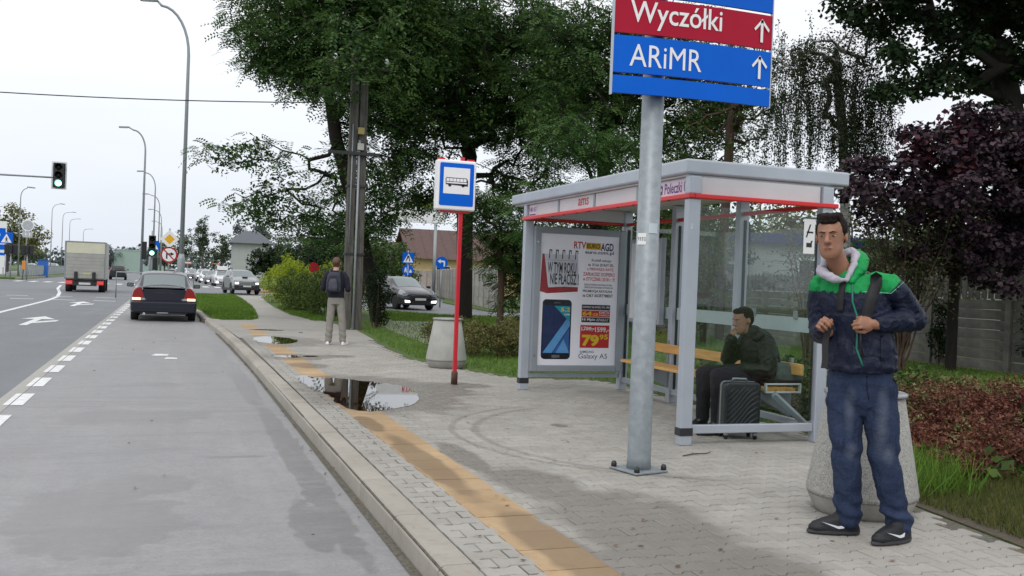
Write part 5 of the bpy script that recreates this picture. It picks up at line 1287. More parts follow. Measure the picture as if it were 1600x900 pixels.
# short dark hair over the crown and down the nape
H_ = Flesh(); Hb = lambda c, r: H_.ball(c, r, T=HT)
Hb((0, .028, .058), (.083, .098, .082)); Hb((0, .06, .02), (.078, .068, .075)); Hb((0, -.035, .112), (.062, .052, .028)); Hb((.065, .008, .045), (.020, .040, .040)); Hb((-.065, .008, .045), (.020, .040, .040))
Hb((.0, -.068, .092), (.050, .020, .014)); Hb((.03, -.045, .118), (.03, .03, .02)); Hb((-.02, -.01, .128), (.045, .045, .016)); Hb((.02, .03, .125), (.04, .04, .018))
H_.fuse('hair', M_hair, body, .0045, 1, .6, folds=addf(wr(.004, 60, (1, 1, .5)), wr(.004, 24)))
# jacket: one skin, green yoke over navy
def blend_jacket():
    J = Flesh()
    J.loft([(-.028, -.005, .945, .188, .150, lr), (-.028, -.005, .975, .200, .160, lr), (-.032, -.005, 1.04, .200, .158, lr), (-.045, 0, 1.14, .192, .150, lr), (-.065, 0, 1.26, .198, .148, lr), (-.085, 0, 1.36, .202, .140, lr), (-.10, 0, 1.43, .185, .120, lr), (-.115, 0, 1.475, .135, .095, lr), (-.125, -.0, 1.51, .088, .078, lr)])
    J.limb([(.03, -.055, 1.44), SL_, (.175, -.05, 1.35), EL, (.125, -.118, 1.24), (.010, -.172, 1.227)], [.075, .080, .074, .070, .062, .048])
    J.limb([(-.20, .07, 1.43), SR_, (-.24, .10, 1.28), ER, (-.25, .0, 1.165), (-.260, -.055, 1.18)], [.072, .074, .068, .064, .058, .047])
    return J
M_green = mat('green ripstop', (.008, .27, .07), .6, 0, .10, 8, .06, 140, spec=.2); M_navy = mat('navy ripstop', (.006, .010, .030), .5, 0, .18, 8, .06, 140, spec=.28)
def jcut(c):
    if c.z > 1.392 and c.z-1.392 > 1.05*(c.x-.055) : return 1
    return 0
for _m, _k in ((M_green, 1), (M_navy, 1)):
    _nt = _m.node_tree; _p = _nt.nodes['Principled BSDF']; bump_(_nt, noise_(_nt, _nt.nodes.new('ShaderNodeTexCoord').outputs['Object'], 16, 6, .65), _p, .55, .02)
jf = addf(lambda p: .006*math.sin(p.x*60+p.z*38)*math.exp(-((p.x-.2)/.09)**2), lambda p: .005*math.sin(p.z*34+p.x*22+2*noise.noise(p*6))*max(0, 1-abs(p.z-1.08)/.16), wr(.009, 9, (1, 1, .7), 3), wr(.007, 19, (1, 1, 1.3), 7), lambda p: .006*math.sin(p.z*70+p.x*20)*max(0, 1-abs(p.z-.955)/.05))
jacket = blend_jacket().fuse('jacket', [M_navy, M_green], man, .006, 5, .6, folds=jf, cut=jcut)
def surface_strip(me_obj, pts, w, t, name, matl, parent, off=.006, view=Vector((-.36, -.93, 0)), wdir=None):
    """ribbon that lies on a garment: each point is dropped onto the cloth from the front"""
    from mathutils.bvhtree import BVHTree
    vs = [v.co.copy() for v in me_obj.data.vertices]; bv = BVHTree.FromPolygons(vs, [tuple(p_.vertices) for p_ in me_obj.data.polygons])
    P_ = [Vector(p) for p in pts]; Q = []
    for i in range(len(P_)-1):
        m_ = max(1, int((P_[i+1]-P_[i]).length/.02))
        Q += [P_[i].lerp(P_[i+1], k/m_) for k in range(m_)]
    Q.append(P_[-1]); L_, R_, N_ = [], [], []
    for i, q in enumerate(Q):
        tdir = (Q[min(i+1, len(Q)-1)]-Q[max(i-1, 0)]).normalized(); side = tdir.cross(view).normalized()
        row = []
        for s_ in (-.5, 0, .5):
            o_ = q+side*w*s_; h = bv.ray_cast(o_+view*.6, -view)
            row.append((h[0]+view*off) if h[0] is not None else None)
        N_.append(row)
    for i in range(len(N_)):
        for j in range(3):
            if N_[i][j] is None: N_[i][j] = (N_[i-1][j]+(Q[i]-Q[i-1])) if i and N_[i-1][j] is not None else Q[i]
    b = MB(); n = len(N_); vs = [p for r_ in N_ for p in r_]+[p-view*t for r_ in N_ for p in r_]
    o_ = n*3; fs = []
    for i in range(n-1):
        for j in range(2):
            a = i*3+j; fs += [(a, a+1, a+4, a+3), (o_+a, o_+a+3, o_+a+4, o_+a+1)]
        fs += [(i*3, i*3+3, o_+i*3+3, o_+i*3), (i*3+2, o_+i*3+2, o_+i*3+5, i*3+5)]
    fs += [(0, o_, o_+1, 1), (1, o_+1, o_+2, 2), ((n-1)*3, (n-1)*3+1, o_+(n-1)*3+1, o_+(n-1)*3), ((n-1)*3+1, (n-1)*3+2, o_+(n-1)*3+2, o_+(n-1)*3+1)]
    b.add(vs, fs, True); return b.build(name, matl, parent)
M_zip = mat('green zip tape', (.01, .16, .11), .5); M_strap = mat('black webbing', (.010, .010, .013), .7, 0, .15, 60); M_pull = mat('pale piping', (.2, .5, .35), .5)
surface_strip(jacket, [(-.165, -.2, 1.46), (-.158, -.2, 1.34), (-.115, -.2, 1.22)], .010, .004, 'zip', M_zip, jacket)
surface_strip(jacket, [(-.125, -.2, 1.17), (-.125, -.2, 1.08), (-.085, -.2, .985)], .010, .004, 'zip', M_zip, jacket)
surface_strip(jacket, [(-.245, -.2, 1.392), (-.16, -.2, 1.386)], .006, .002, 'seam', M_navy, jacket, .002)
surface_strip(jacket, [(.015, -.2, 1.16), (.02, -.2, 1.02)], .014, .003, 'pocket_flap', M_navy, jacket, .005)
surface_strip(jacket, [(-.10, -.2, 1.398), (.055, -.2, 1.395), (.125, -.2, 1.462)], .004, .002, 'piping', M_pull, jacket, .003)
M_lilac = mat('lilac hood lining', (.42, .40, .47), .8, 0, .1, 10)
HD = Flesh()      # folded-down hood: green outside, pale lining turned out at the neck
HD.limb([(-.225, .03, 1.50), (-.20, .085, 1.555), (-.13, .105, 1.59), (-.055, .07, 1.60), (-.04, .0, 1.58), (-.075, -.075, 1.52), (-.135, -.115, 1.455)], [.030, .038, .044, .046, .040, .032, .018])
hood = HD.fuse('hood', M_green, jacket, .005, 3, folds=wr(.005, 20))
HD = Flesh(); HD.limb([(-.265, -.0, 1.50), (-.235, .05, 1.555), (-.15, .075, 1.605), (-.085, .045, 1.625), (-.080, -.01, 1.605), (-.115, -.075, 1.54), (-.165, -.118, 1.462)], [.020, .026, .026, .026, .024, .020, .014])
HD.limb([(-.262, .03, 1.525), (-.278, -.02, 1.51), (-.265, -.07, 1.485), (-.225, -.110, 1.462), (-.180, -.120, 1.460)], [.022, .027, .028, .022, .012])
HD.fuse('hood_lining', M_lilac, hood, .005, 2, folds=wr(.005, 22, seed=4))
# backpack: sack on the back, a strap under each hand
BPK = Flesh(); BT = frame((.045, .185, 1.25), (.86, -.5, 0), (0, 0, 1))
BPK.loft([(0, 0, -.24, .12, .075, 0), (0, .02, -.2, .15, .10, 0), (0, .02, 0, .155, .11, 0), (0, .0, .15, .14, .09, 0), (0, -.01, .21, .10, .06, 0)], T=BT)
bpk = thing('backpack', 'black backpack worn by the man in the green and navy jacket', 'backpack', (3.75, 4.48, 0), -yaw)
bsack = BPK.fuse('sack', M_strap, bpk, .008, 3, folds=wr(.006, 14))
surface_strip(jacket, [(-.035, -.2, 1.53), (-.03, -.2, 1.45), (-.065, -.2, 1.32), (-.085, -.2, 1.20)], .062, .012, 'shoulder_strap', M_strap, bpk, .010)
surface_strip(jacket, [(-.215, -.2, 1.47), (-.225, -.2, 1.38), (-.228, -.2, 1.28)], .035, .010, 'shoulder_strap', M_strap, bpk, .008)
b = MB(); vs = []
for k in range(12):
    u = k/11; c = Vector((-.245-.045*u-.01*math.sin(u*5), -.115-.03*u, 1.20-.235*u)); vs += [c+Vector((-.016, .004, 0)), c+Vector((.016, -.004, 0)), c+Vector((.016, .0, -.001)), c+Vector((-.016, .008, -.001))]
b.add(vs, [(4*k+a, 4*k+(a+1) % 4, 4*k+4+(a+1) % 4, 4*k+4+a) for k in range(11) for a in range(4)]+[(0, 1, 2, 3), (44, 45, 46, 47)]); b.build('loose_strap_end', M_strap, bpk)
b = MB(); b.tube([(-.095, -.17, 1.20), (-.10, -.19, 1.12), (-.075, -.17, 1.04)], .006, 6); b.build('strap_cord', M_strap, bpk)
# jeans
def denim():
    def f(nt, pos, p):
        co = nt.nodes.new('ShaderNodeTexCoord').outputs['Object']
        a = noise_(nt, co, 5, 5, .6); tw = noise_(nt, co, 180, 2, .6, (1, 1, .25))
        c = rgbmix(nt, ramp_(nt, a, .35, .65), (.012, .020, .052), (.030, .046, .096))
        # worn pale patches on thighs and knees
        mk = None
        for cx, cz, rx, rz_, rot in ((-.105, .72, .03, .13, 0), (.06, .68, .035, .20, 0), (.10, .50, .04, .06, 0), (-.09, .50, .035, .05, 0)):
            mpn = nt.nodes.new('ShaderNodeMapping'); mpn.vector_type = 'TEXTURE'; mpn.inputs['Location'].default_value = (cx, -.12, cz); mpn.inputs['Scale'].default_value = (rx, .11, rz_)
            nt.links.new(co, mpn.inputs[0]); ln = nt.nodes.new('ShaderNodeVectorMath'); ln.operation = 'LENGTH'; nt.links.new(mpn.outputs[0], ln.inputs[0])
            q = ramp_(nt, math_(nt, 'ADD', ln.outputs['Value'], math_(nt, 'MULTIPLY', math_(nt, 'SUBTRACT', a, .5), 1.4)), 1.25, .2); mk = q if mk is None else math_(nt, 'MAXIMUM', mk, q)
        c = rgbmix(nt, math_(nt, 'MULTIPLY', mk, .62), c, (.125, .145, .19))
        c = rgbmix(nt, ramp_(nt, tw, .4, .7, 0, .35), c, (.045, .065, .11))
        nt.links.new(c, p.inputs['Base Color']); p.inputs['Roughness'].default_value = .85; p.inputs['Specular IOR Level'].default_value = .2
        cr = noise_(nt, co, 20, 6, .7, (1, 1, 1.6)); c = c; bump_(nt, math_(nt, 'ADD', math_(nt, 'MULTIPLY', cr, 6), tw), p, .5, .004)
    return ground_mat('blue denim', f)
JN = Flesh()
JN.loft([(-.018, -.0, .70, .10, .075, lr), (-.02, 0, .76, .15, .105, lr), (-.022, -.0, .82, .170, .118, lr), (-.022, 0, .88, .178, .124, lr), (-.024, 0, .96, .172, .120, lr), (-.025, 0, .995, .165, .115, lr)])
JN.limb([(-.095, .035, .86), (-.098, .015, .70), kneeR, (-.062, .02, .25), (-.050, .030, .10)], [.102, .096, .080, .073, .070])
JN.limb([(.065, -.030, .86), (.085, -.05, .70), kneeL, (.155, -.065, .25), (.200, -.08, .105)], [.104, .096, .080, .073, .070])
def jfold(p):
    d = .004*(1-2*abs(noise.noise(Vector((p.x*12, p.y*12, p.z*7)))))
    for zc, am, fr in ((.49, .0075, 42), (.16, .011, 65), (.80, .007, 34)):
        w = math.exp(-((p.z-zc)/(.09 if zc != .16 else .075))**2)
        d += am*w*math.sin(p.z*fr+p.x*26+3*noise.noise(p*7))
    return d
jeans = JN.fuse('jeans', denim(), man, .006, 4, .6, folds=addf(jfold, wr(.0035, 26, (1, 1, .6), 2)))
surface_strip(jeans, [(-.062, -.2, .93), (-.058, -.2, .86), (-.045, -.2, .80)], .006, .002, 'fly_seam', M_navy, jeans, .002)
surface_strip(jeans, [(.155, -.2, .60), (.165, -.2, .40), (.22, -.2, .15)], .004, .002, 'side_seam', M_navy, jeans, .002)
surface_strip(jeans, [(.06, -.2, .945), (.10, -.2, .905), (.155, -.2, .895)], .004, .002, 'pocket_seam', mat('tan thread', (.12, .09, .06), .8), jeans, .002)
b = Flesh(); b.loft([(-.025, 0, .955, .176, .124, lr), (-.025, 0, .99, .174, .122, lr)]); b.b.build('waistband', jeans.data.materials[0], jeans)
# shoes
M_shoe = mat('black mesh shoe', (.007, .008, .012), .6, 0, .3, 40, .3, 120); M_sole = mat('charcoal sole', (.035, .035, .04), .6); M_swoosh = mat('silver swoosh', (.55, .56, .6), .3, .4)
def shoe(parent, heel, toe, side, matl=M_shoe, sole=M_sole, logo=True, L_=.30):
    d = (Vector(toe)-Vector(heel)); ang = math.atan2(d.y, d.x); T = Matrix.Translation(Vector(heel)) @ Matrix.Rotation(ang, 4, 'Z')
    k = L_/.30
    sh = Flesh(); sh.loft([(.135*k, 0, .018, .148*k, .044, 0), (.135*k, 0, .04, .146*k, .045, 0), (.133*k, 0, .068, .134*k, .043, 0), (.108*k, 0, .090, .106*k, .042, 0), (.080*k, 0, .108, .078*k, .041, 0), (.066*k, 0, .128, .064*k, .041, 0)], T=T)
    sh.ball((.225*k, 0, .036), (.062*k, .043, .034), T=T); sh.ball((.05*k, 0, .05), (.055*k, .036, .05), T=T)
    so_ = sh.fuse('shoe', matl, parent, .004, 3, .5)
    s2 = Flesh(); s2.loft([(.14*k, 0, .001, .145*k, .040, 0), (.143*k, 0, .012, .155*k, .048, 0), (.14*k, 0, .026, .153*k, .048, 0)], T=T); s2.b.build('sole', sole, so_)
    if logo:
        y = side*.0455; pts = [(.035, .062), (.05, .040), (.075, .036), (.15, .066), (.075, .048), (.055, .052)]
        b = MB(); b.prism([((x*1.25+.035)*k, z*1.15) for x, z in pts], 0, .004, lambda q: T @ Vector((q.x, y*(1-.25*max(0, (q.y-.045)/.03))+side*q.z, q.y))); b.build('side_mark', M_swoosh, so_)
        for j in range(5):
            b = Flesh(); b.limb([(.115+.017*j, -.020, .083-.0078*j), (.118+.017*j, 0, .090-.0078*j), (.115+.017*j, .020, .083-.0078*j)], [.003]*3, T=T, n=6); b.b.build('lace', M_strap, so_)
    return so_
shoe(man, (.012, .035, 0), (-.28, .035, 0), 1); shoe(man, (.265, -.065, 0), (.0, -.205, 0), 1)
shp = [o for o in man.children if o.name.startswith('shoe')]

# ---- man seen from behind
bm_ = thing('person', 'man seen from behind in navy top and light grey trousers with a dark backpack', 'person', (3.10, 18.95, 0), -yaw)
HT2 = Matrix.Translation((-.035, .03, 1.605)) @ rotm(180, 'Z') @ rotm(-22, 'X')
B_ = Flesh(); head(B_, HT2, .96); B_.limb([(-.035, -.01, 1.42), (-.035, .01, 1.54)], [.06, .055])
B_.loft([(-.02, 0, .85, .12, .08, 0), (-.03, 0, 1.0, .12, .085, 0), (-.035, 0, 1.25, .14, .09, 0), (-.035, 0, 1.38, .13, .07, 0), (-.035, 0, 1.45, .08, .06, 0)])
for s_ in (-1, 1):
    B_.limb([(-.035+s_*.18, -.01, 1.38), (-.03+s_*.245, -.03, 1.11), (-.03+s_*.20, .19, 1.08)], [.036, .032, .028]); hand(B_, frame((-.03+s_*.20, .19, 1.08), (-s_*.6, .8, .3), (0, .5, 1)), (30, 40, 30), .95)
    B_.limb([(s_*.09-.01, 0, .86), (s_*.115, .0, .46), (s_*.14+.005, .0, .09)], [.062, .05, .035]); B_.limb([(s_*.14, 0, .05), (s_*.15, .15, .04)], [.035, .03])
body2 = B_.fuse('body', M_skin2, bm_, .0065, 3, .2)
H_ = Flesh(); H_.ball((0, .028, .045), (.079, .093, .083), T=HT2); H_.ball((0, .055, .0), (.072, .056, .068), T=HT2); H_.ball((0, -.02, .09), (.06, .06, .03), T=HT2); H_.fuse('hair', M_hair2, body2, .006, 1, folds=wr(.003, 40))
M_navy2 = mat('navy knit', (.010, .011, .022), .9, 0, .2, 30)
J = Flesh(); J.loft([(-.02, 0, .93, .165, .125, 0), (-.03, 0, 1.05, .168, .125, 0), (-.035, 0, 1.25, .185, .125, 0), (-.035, 0, 1.38, .180, .105, 0), (-.035, 0, 1.44, .12, .08, 0), (-.035, .0, 1.465, .068, .062, 0)])
for s_ in (-1, 1): J.limb([(-.035+s_*.15, -.01, 1.39), (-.03+s_*.20, -.015, 1.30), (-.03+s_*.245, -.03, 1.11), (-.03+s_*.235, .04, 1.09)], [.062, .064, .055, .05])
J.fuse('sweater', M_navy2, bm_, .008, 3, .5, folds=wr(.006, 12))
M_chino = mat('light grey chinos', (.25, .235, .21), .85, 0, .10, 10)
T_ = Flesh(); T_.loft([(-.015, 0, .80, .155, .11, 0), (-.015, 0, .88, .16, .115, 0), (-.02, 0, .965, .15, .11, 0)])
for s_ in (-1, 1): T_.limb([(s_*.082-.012, 0, .85), (s_*.105-.005, .0, .62), (s_*.122, -.0, .44), (s_*.140+.005, .0, .09)], [.088, .078, .070, .066])
T_.fuse('trousers', M_chino, bm_, .008, 3, .5, folds=lambda p: .007*math.exp(-((p.z-.2)/.12)**2)*math.sin(p.z*55+p.x*20)+.004*math.sin(p.z*30+p.x*40)*math.exp(-((p.z-.47)/.1)**2)+.004*noise.noise(p*12))
shoe(bm_, (-.135, -.06, 0), (-.17, .2, 0), 1, M_signw, M_signw, False, .28); shoe(bm_, (.150, -.06, 0), (.20, .2, 0), 1, M_signw, M_signw, False, .28)
bp2 = thing('backpack', 'dark grey-blue backpack on the man seen from behind', 'backpack', (3.10, 18.95, 0), -yaw)
M_bp2 = mat('dark blue pack cloth', (.030, .034, .055), .8, 0, .15, 12)
q = Flesh(); q.loft([(-.04, -.17, 1.04, .13, .06, 0), (-.04, -.185, 1.08, .15, .085, 0), (-.04, -.18, 1.25, .145, .085, 0), (-.04, -.165, 1.38, .125, .065, 0), (-.04, -.15, 1.43, .08, .04, 0)]); sk = q.fuse('sack', M_bp2, bp2, .008, 3, .5)
q = Flesh(); q.loft([(-.04, -.245, 1.07, .085, .035, 0), (-.04, -.255, 1.12, .095, .04, 0), (-.04, -.25, 1.24, .09, .04, 0), (-.04, -.24, 1.30, .07, .03, 0)]); q.fuse('front_pocket', mat('grey pack pocket', (.055, .058, .08), .75, 0, .15, 12), sk, .007, 2)
q = Flesh(); q.limb([(-.14, -.255, 1.08), (-.135, -.27, 1.24), (-.10, -.262, 1.345), (.02, -.262, 1.345), (.055, -.27, 1.24), (.06, -.255, 1.08)], [.006]*6, n=6); q.b.build('pack_piping', M_strap, sk)
for s_ in (-1, 1): q = Flesh(); q.limb([(-.04+s_*.09, -.13, 1.40), (-.04+s_*.10, -.06, 1.455), (-.04+s_*.105, .03, 1.45)], [.022, .02, .02], n=8); q.b.build('shoulder_strap', M_bp2, bp2)

# ---- seated man in the shelter
st = thing('person', 'man in black padded jacket sitting hunched on the shelter bench, hand at his chin', 'person', (5.2, 8.0, 0), -yaw)
HT3 = Matrix.Translation((.030, .02, 1.085)) @ rotm(-62, 'Z') @ rotm(12, 'X')
B_ = Flesh(); head(B_, HT3, 1.02); B_.limb([(.13, .05, .88), (.07, .03, 1.0)], [.06, .055])
fdir = Vector((-.942, -.335, 0)); lat = Vector((.335, -.942, 0))
Cp = Vector((.24, .08, .57)); Ct = Vector((.175, .055, .84))
B_.limb([Cp, Cp.lerp(Ct, .5), Ct], [.13, .12, .12])
shN = Ct+lat*.17+Vector((0, 0, .02)); shF = Ct-lat*.17+Vector((0, 0, .02))
elN = Vector((.235, -.20, .62)); wrN = Vector((.02, -.16, .64)); elF = Vector((-.06, .17, .70)); wrF = Vector((-.07, .03, .90))
B_.limb([shN, elN, wrN], [.05, .042, .03]); B_.limb([shF, elF, wrF], [.05, .042, .03])
hand(B_, frame(wrN, (-1, .1, -.1), (0, -.3, 1)), (20, 30, 20), .95); hand(B_, frame(wrF, (.05, -.25, 1), (-1, -.3, 0)), (50, 60, 40), .95)
hN = Cp+lat*.09; hF = Cp-lat*.09; kN = Vector((-.235, -.22, .56)); kF = Vector((-.33, -.01, .555)); aN = Vector((-.22, -.19, .11)); aF = Vector((-.32, .02, .12))
for a, k, c in ((hN, kN, aN), (hF, kF, aF)): B_.limb([a, k, c], [.075, .05, .033]); B_.limb([c, c+fdir*.12-Vector((0, 0, .06))], [.026, .022])
body3 = B_.fuse('body', M_skin3, st, .006, 3, .25); face_bits(HT3, body3, s_=1.02)
H_ = Flesh(); H_.ball((0, .028, .052), (.083, .097, .085), T=HT3); H_.ball((0, .058, .012), (.078, .062, .075), T=HT3); H_.ball((0, -.035, .10), (.062, .05, .03), T=HT3); H_.fuse('hair', M_hair, body3, .006, 1, folds=wr(.004, 40))
M_puff = mat('black padded nylon', (.006, .0065, .0065), .5, 0, .25, 9, .1, 80, spec=.25)
J = Flesh(); J.limb([Cp+Vector((.0, 0, -.01)), Cp.lerp(Ct, .5)+Vector((.03, .01, 0)), Ct+Vector((.01, 0, .0))], [.185, .19, .18])
J.limb([shN, shN.lerp(elN, .5)+lat*.02, elN, wrN], [.085, .088, .078, .055]); J.limb([shF, elF, wrF], [.085, .075, .055])
J.limb([(.19, .06, .93), (.14, .05, .965), (.10, .04, .975)], [.09, .085, .075])
J.fuse('padded_jacket', M_puff, st, .008, 4, .7, folds=addf(wr(.010, 9, (1, 1, 1.6), 5), wr(.005, 22)))
q = Flesh(); q.limb([(.205, .0, .96), (.19, -.06, .955), (.13, -.11, .93)], [.045, .045, .035]); q.fuse('collar', M_puff, st, .007, 2)
M_trs = mat('black trousers', (.006, .005, .013), .9, 0, .2, 12)
T_ = Flesh()
for a, k, c in ((hN, kN, aN), (hF, kF, aF)): T_.limb([a, k, k.lerp(c, .5), c+Vector((0, 0, .02))], [.105, .082, .070, .064])
T_.fuse('trousers', M_trs, st, .008, 3, .5, folds=wr(.006, 16))
M_lsh = mat('black leather shoe', (.012, .011, .012), .3, 0, .2, 20)
for c in (aN, aF):
    h_ = c-fdir*.06; shoe(st, (h_.x, h_.y, .0), ((h_+fdir).x, (h_+fdir).y, 0), 1, M_lsh, M_dark, False, .29)

# ---- suitcase and shoulder bag
cs = thing('suitcase', 'black ribbed hard-shell cabin suitcase standing on four wheels in the shelter', 'suitcase', (5.035, 7.72, 0), R(-12))
M_case = mat('black ribbed shell', (.018, .021, .027), .35, 0, .1, 6, .05, 80)
b = MB(); b.prism(rrect(-.175, .06, .175, .53, .045, 6), -.115, -.010, lambda q: Vector((q.x, q.z, q.y))); b.build('front_shell', M_case, cs, .02, seg=4)
b = MB(); b.prism(rrect(-.175, .06, .175, .53, .045, 6), .010, .115, lambda q: Vector((q.x, q.z, q.y))); b.build('rear_shell', M_case, cs, .02, seg=4)
b = MB(); b.prism(rrect(-.178, .057, .178, .533, .047, 6), -.012, .012, lambda q: Vector((q.x, q.z, q.y))); b.build('silver_zip_band', mat('grey zip band', (.25, .26, .25), .5), cs, .003)
for k in range(13):      # curved diagonal ribs
    b = Flesh(); pts = []
    for j in range(10):
        u = j/9; x = -.15+.30*u; z = -.10+.050*k+.30*u**.75-.02*math.sin(u*6)
        if .085 < z < .50: pts.append((x, -.1165, z))
    if len(pts) > 2: b.b.tube(pts, .010, 8); b.b.build('rib', M_case, cs)
for x in (-.14, .14):
    for y in (-.08, .08):
        b = MB(); b.lathe([(.006, -.011), (.027, -.011), (.027, .011), (.006, .011)], 14, (x, y, .027), 'X'); w_ = b.build('wheel', M_dark, cs); b = MB(); b.box((x, y, .052), (.035, .045, .035)); b.build('wheel_fork', M_galv, w_, .006)
b = MB(); b.tube([(-.07, -.01, .53), (-.065, -.01, .555), (.065, -.01, .555), (.07, -.01, .53)], .010, 8); b.build('carry_handle', M_galv, cs)
b = MB(); b.span((-.1, .06, .53), (.1, .09, .545)); b.build('telescopic_handle', M_blackpl, cs, .004)
bg = thing('shoulder_bag', 'dark green-grey messenger bag on the bench end beside the seated man', 'bag', (5.56, 7.80, .477), R(-14))
M_bag = mat('bag cloth', (.018, .022, .02), .8, 0, .2, 12); M_flap = mat('grey-green bag flap', (.055, .075, .075), .65, 0, .2, 12)
q = Flesh(); q.loft([(0, 0, .005, .19, .065, 0), (0, 0, .05, .20, .075, 0), (0, 0, .14, .19, .065, 0), (0, 0, .20, .17, .045, 0)]); bb = q.fuse('pouch', M_bag, bg, .007, 3, .5, folds=wr(.006, 14))
q = Flesh(); q.loft([(.04, -.055, .06, .145, .030, 0), (.04, -.055, .12, .15, .034, 0), (.035, -.03, .20, .15, .045, 0), (.03, .0, .225, .145, .05, 0)]); q.fuse('flap', M_flap, bg, .006, 3, .5, folds=wr(.004, 16))
q = Flesh(); q.limb([(-.19, 0, .16), (-.24, -.02, .05), (-.22, -.06, .03), (-.12, -.08, .02)], [.012]*4, n=8); q.b.build('strap', M_bag, bg)
# ================================================================== BUILDINGS AND FENCES
M_fconc = mat('weathered fence concrete', (.12, .117, .108), .9, 0, .25, 3, .5, 40, island=.12, col2=(.17, .165, .15))
M_fpale = mat('pale fence concrete', (.30, .29, .27), .9, 0, .2, 3, .4, 40, island=.12)
def plank_mesh(L_, h, name='plank', rough=.008):
    b = MB(); n = 6; vs = []
    rr = random.Random(5)
    for k in range(n+1):
        u = k/n*L_; 
        for yy, zz in ((-.02, .005), (-.034-rr.random()*rough, h*.3), (-.034-rr.random()*rough, h*.75), (-.018, h-.008), (.02, h-.008), (.02, .005)): vs.append((u, yy, zz+rr.uniform(-.004, .004)))
    fs = [(6*k+j, 6*k+(j+1) % 6, 6*k+6+(j+1) % 6, 6*k+6+j) for k in range(n) for j in range(6)]+[tuple(range(6))[::-1], tuple(range(6*n, 6*n+6))]
    b.add(vs, fs); me = b.mesh(name); return me
def slab_fence(label, p0, p1, planks, ph, pickets=0, pk_h=.45, bay=2.0, matl=None, group=None, z0=0):
    matl = matl or M_fconc
    a, c = Vector(p0), Vector(p1); L_ = (c-a).length; n = round(L_/bay); ang = math.atan2(c.y-a.y, c.x-a.x)
    t = thing('concrete_fence', label, 'fence', (a.x, a.y, z0), ang, group)
    pm = plank_mesh(bay-.14, ph); pm.materials.append(matl); H = planks*ph+(pk_h if pickets else 0)+.05
    b = MB(); b.span((-.065, -.07, 0), (.065, .07, H)); b.prism([(-.065, H), (.065, H), (0, H+.06)], -.07, .07, lambda q: Vector((q.x, q.z, q.y))); post = b.mesh('post'); post.materials.append(matl)
    b = MB(); b.prism([(0, 0), (.108, 0), (.108, pk_h-.06), (.054, pk_h), (0, pk_h-.06)], -.018, .018, lambda q: Vector((q.x, q.z, q.y))); pick = b.mesh('picket'); pick.materials.append(matl)
    for k in range(n+1): o = link('post', post, t); o.location = (k*bay, 0, 0)
    for k in range(n):
        for j in range(planks): o = link('plank', pm, t); o.location = (k*bay+.07, random.uniform(-.006, .006), .02+j*ph); o.rotation_euler = (0, random.uniform(-.003, .003), 0)
        if pickets:
            for j in range(pickets): o = link('picket', pick, t); o.location = (k*bay+.09+j*(bay-.18)/pickets, 0, .02+planks*ph+.015)
    return t
f1 = slab_fence('long grey concrete fence with picket top on the lawn behind the shelter', (15.05, 6.0), (15.05, 30.0), 7, .195, 11, .45)
f2 = slab_fence('pale concrete slab fence running behind the dark hatchback and round blue signs', (14.3, 42.4), (20.5, 76.4), 4, .5, 0, matl=M_fpale)
f3 = slab_fence('far continuation of the slab fence left of the blue crossing sign', (20.9, 78.6), (20.5, 110.6), 4, .5, 0, matl=M_fpale)
M_roofb = mat('brown roof sheet', (.085, .045, .038), .6, 0, .12, 3); M_crm = mat('cream render', (.62, .48, .24), .8, 0, .06, 2)
M_whr = mat('white render', (.36, .385, .38), .8, 0, .05, 1); M_win = mat('dark window', (.03, .04, .05), .1, 0, .1, 2)
def house(name, label, x, y, rz, w, d, h, rh, wall, roofm, over=.5, wins=(), hip=False, ribs=True):
    t = thing(name, label, 'house', (x, y, 0), rz)
    b = MB(); b.span((0, 0, -.2), (w, d, h)); b.build('wall', wall, t)
    b = MB(); e = over
    if hip: b.add([(-e, -e, h), (w+e, -e, h), (w+e, d+e, h), (-e, d+e, h), (w*.3, d/2, h+rh), (w*.7, d/2, h+rh)], [(0, 1, 5, 4), (1, 2, 5), (2, 3, 4, 5), (3, 0, 4), (3, 2, 1, 0)])
    elif rh > .1: b.prism([(-e, h-.1), (d/2, h+rh), (d+e, h-.1), (d/2, h+rh-.25)][::1], -e, w+e, lambda q: Vector((q.z, q.x, q.y))); 
    else: b.span((-e, -e, h+.003), (w+e, d+e, h+.35))
    ro = b.build('roof', roofm, t)
    if rh > .1 and not hip:
        b = MB(); b.prism([(0, h), (d, h), (d/2, h+rh-.3)], .02, w-.02, lambda q: Vector((q.z, q.x, q.y))); b.build('gable', wall, t)
        if ribs:
            for k in range(int(w/1.0)):
                b = MB(); b.add([(k*1., -e-.02, h-.08), (k*1.+.05, -e-.02, h-.08), (k*1.+.05, d/2, h+rh+.04), (k*1., d/2, h+rh+.04)], [(0, 1, 2, 3)]); b.build('roof_seam', roofm, ro)
    for wx, wz, ww, wh in wins:
        b = MB(); b.span((wx, -.06, wz), (wx+ww, .02, wz+wh)); fr = b.build('window', M_white, t); b = MB(); b.span((wx+.08, -.075, wz+.08), (wx+ww-.08, -.062, wz+wh-.08)); b.build('pane', M_win, fr)
    return t
house('brown_roofed_house', 'cream house with big brown roof behind the slab fence, above the hatchback', 21.6, 88, R(-4), 13, 9, 3.3, 2.9, M_crm, M_roofb, .9, [(2, 1.2, 1.4, 1.4), (6, 1.2, 1.4, 1.4)])
house('cream_house_wing', 'cream gable end left of the brown roof', 20.1, 92, R(-4), 1.4, 6, 3.4, 1.5, M_crm, M_roofb, .3)
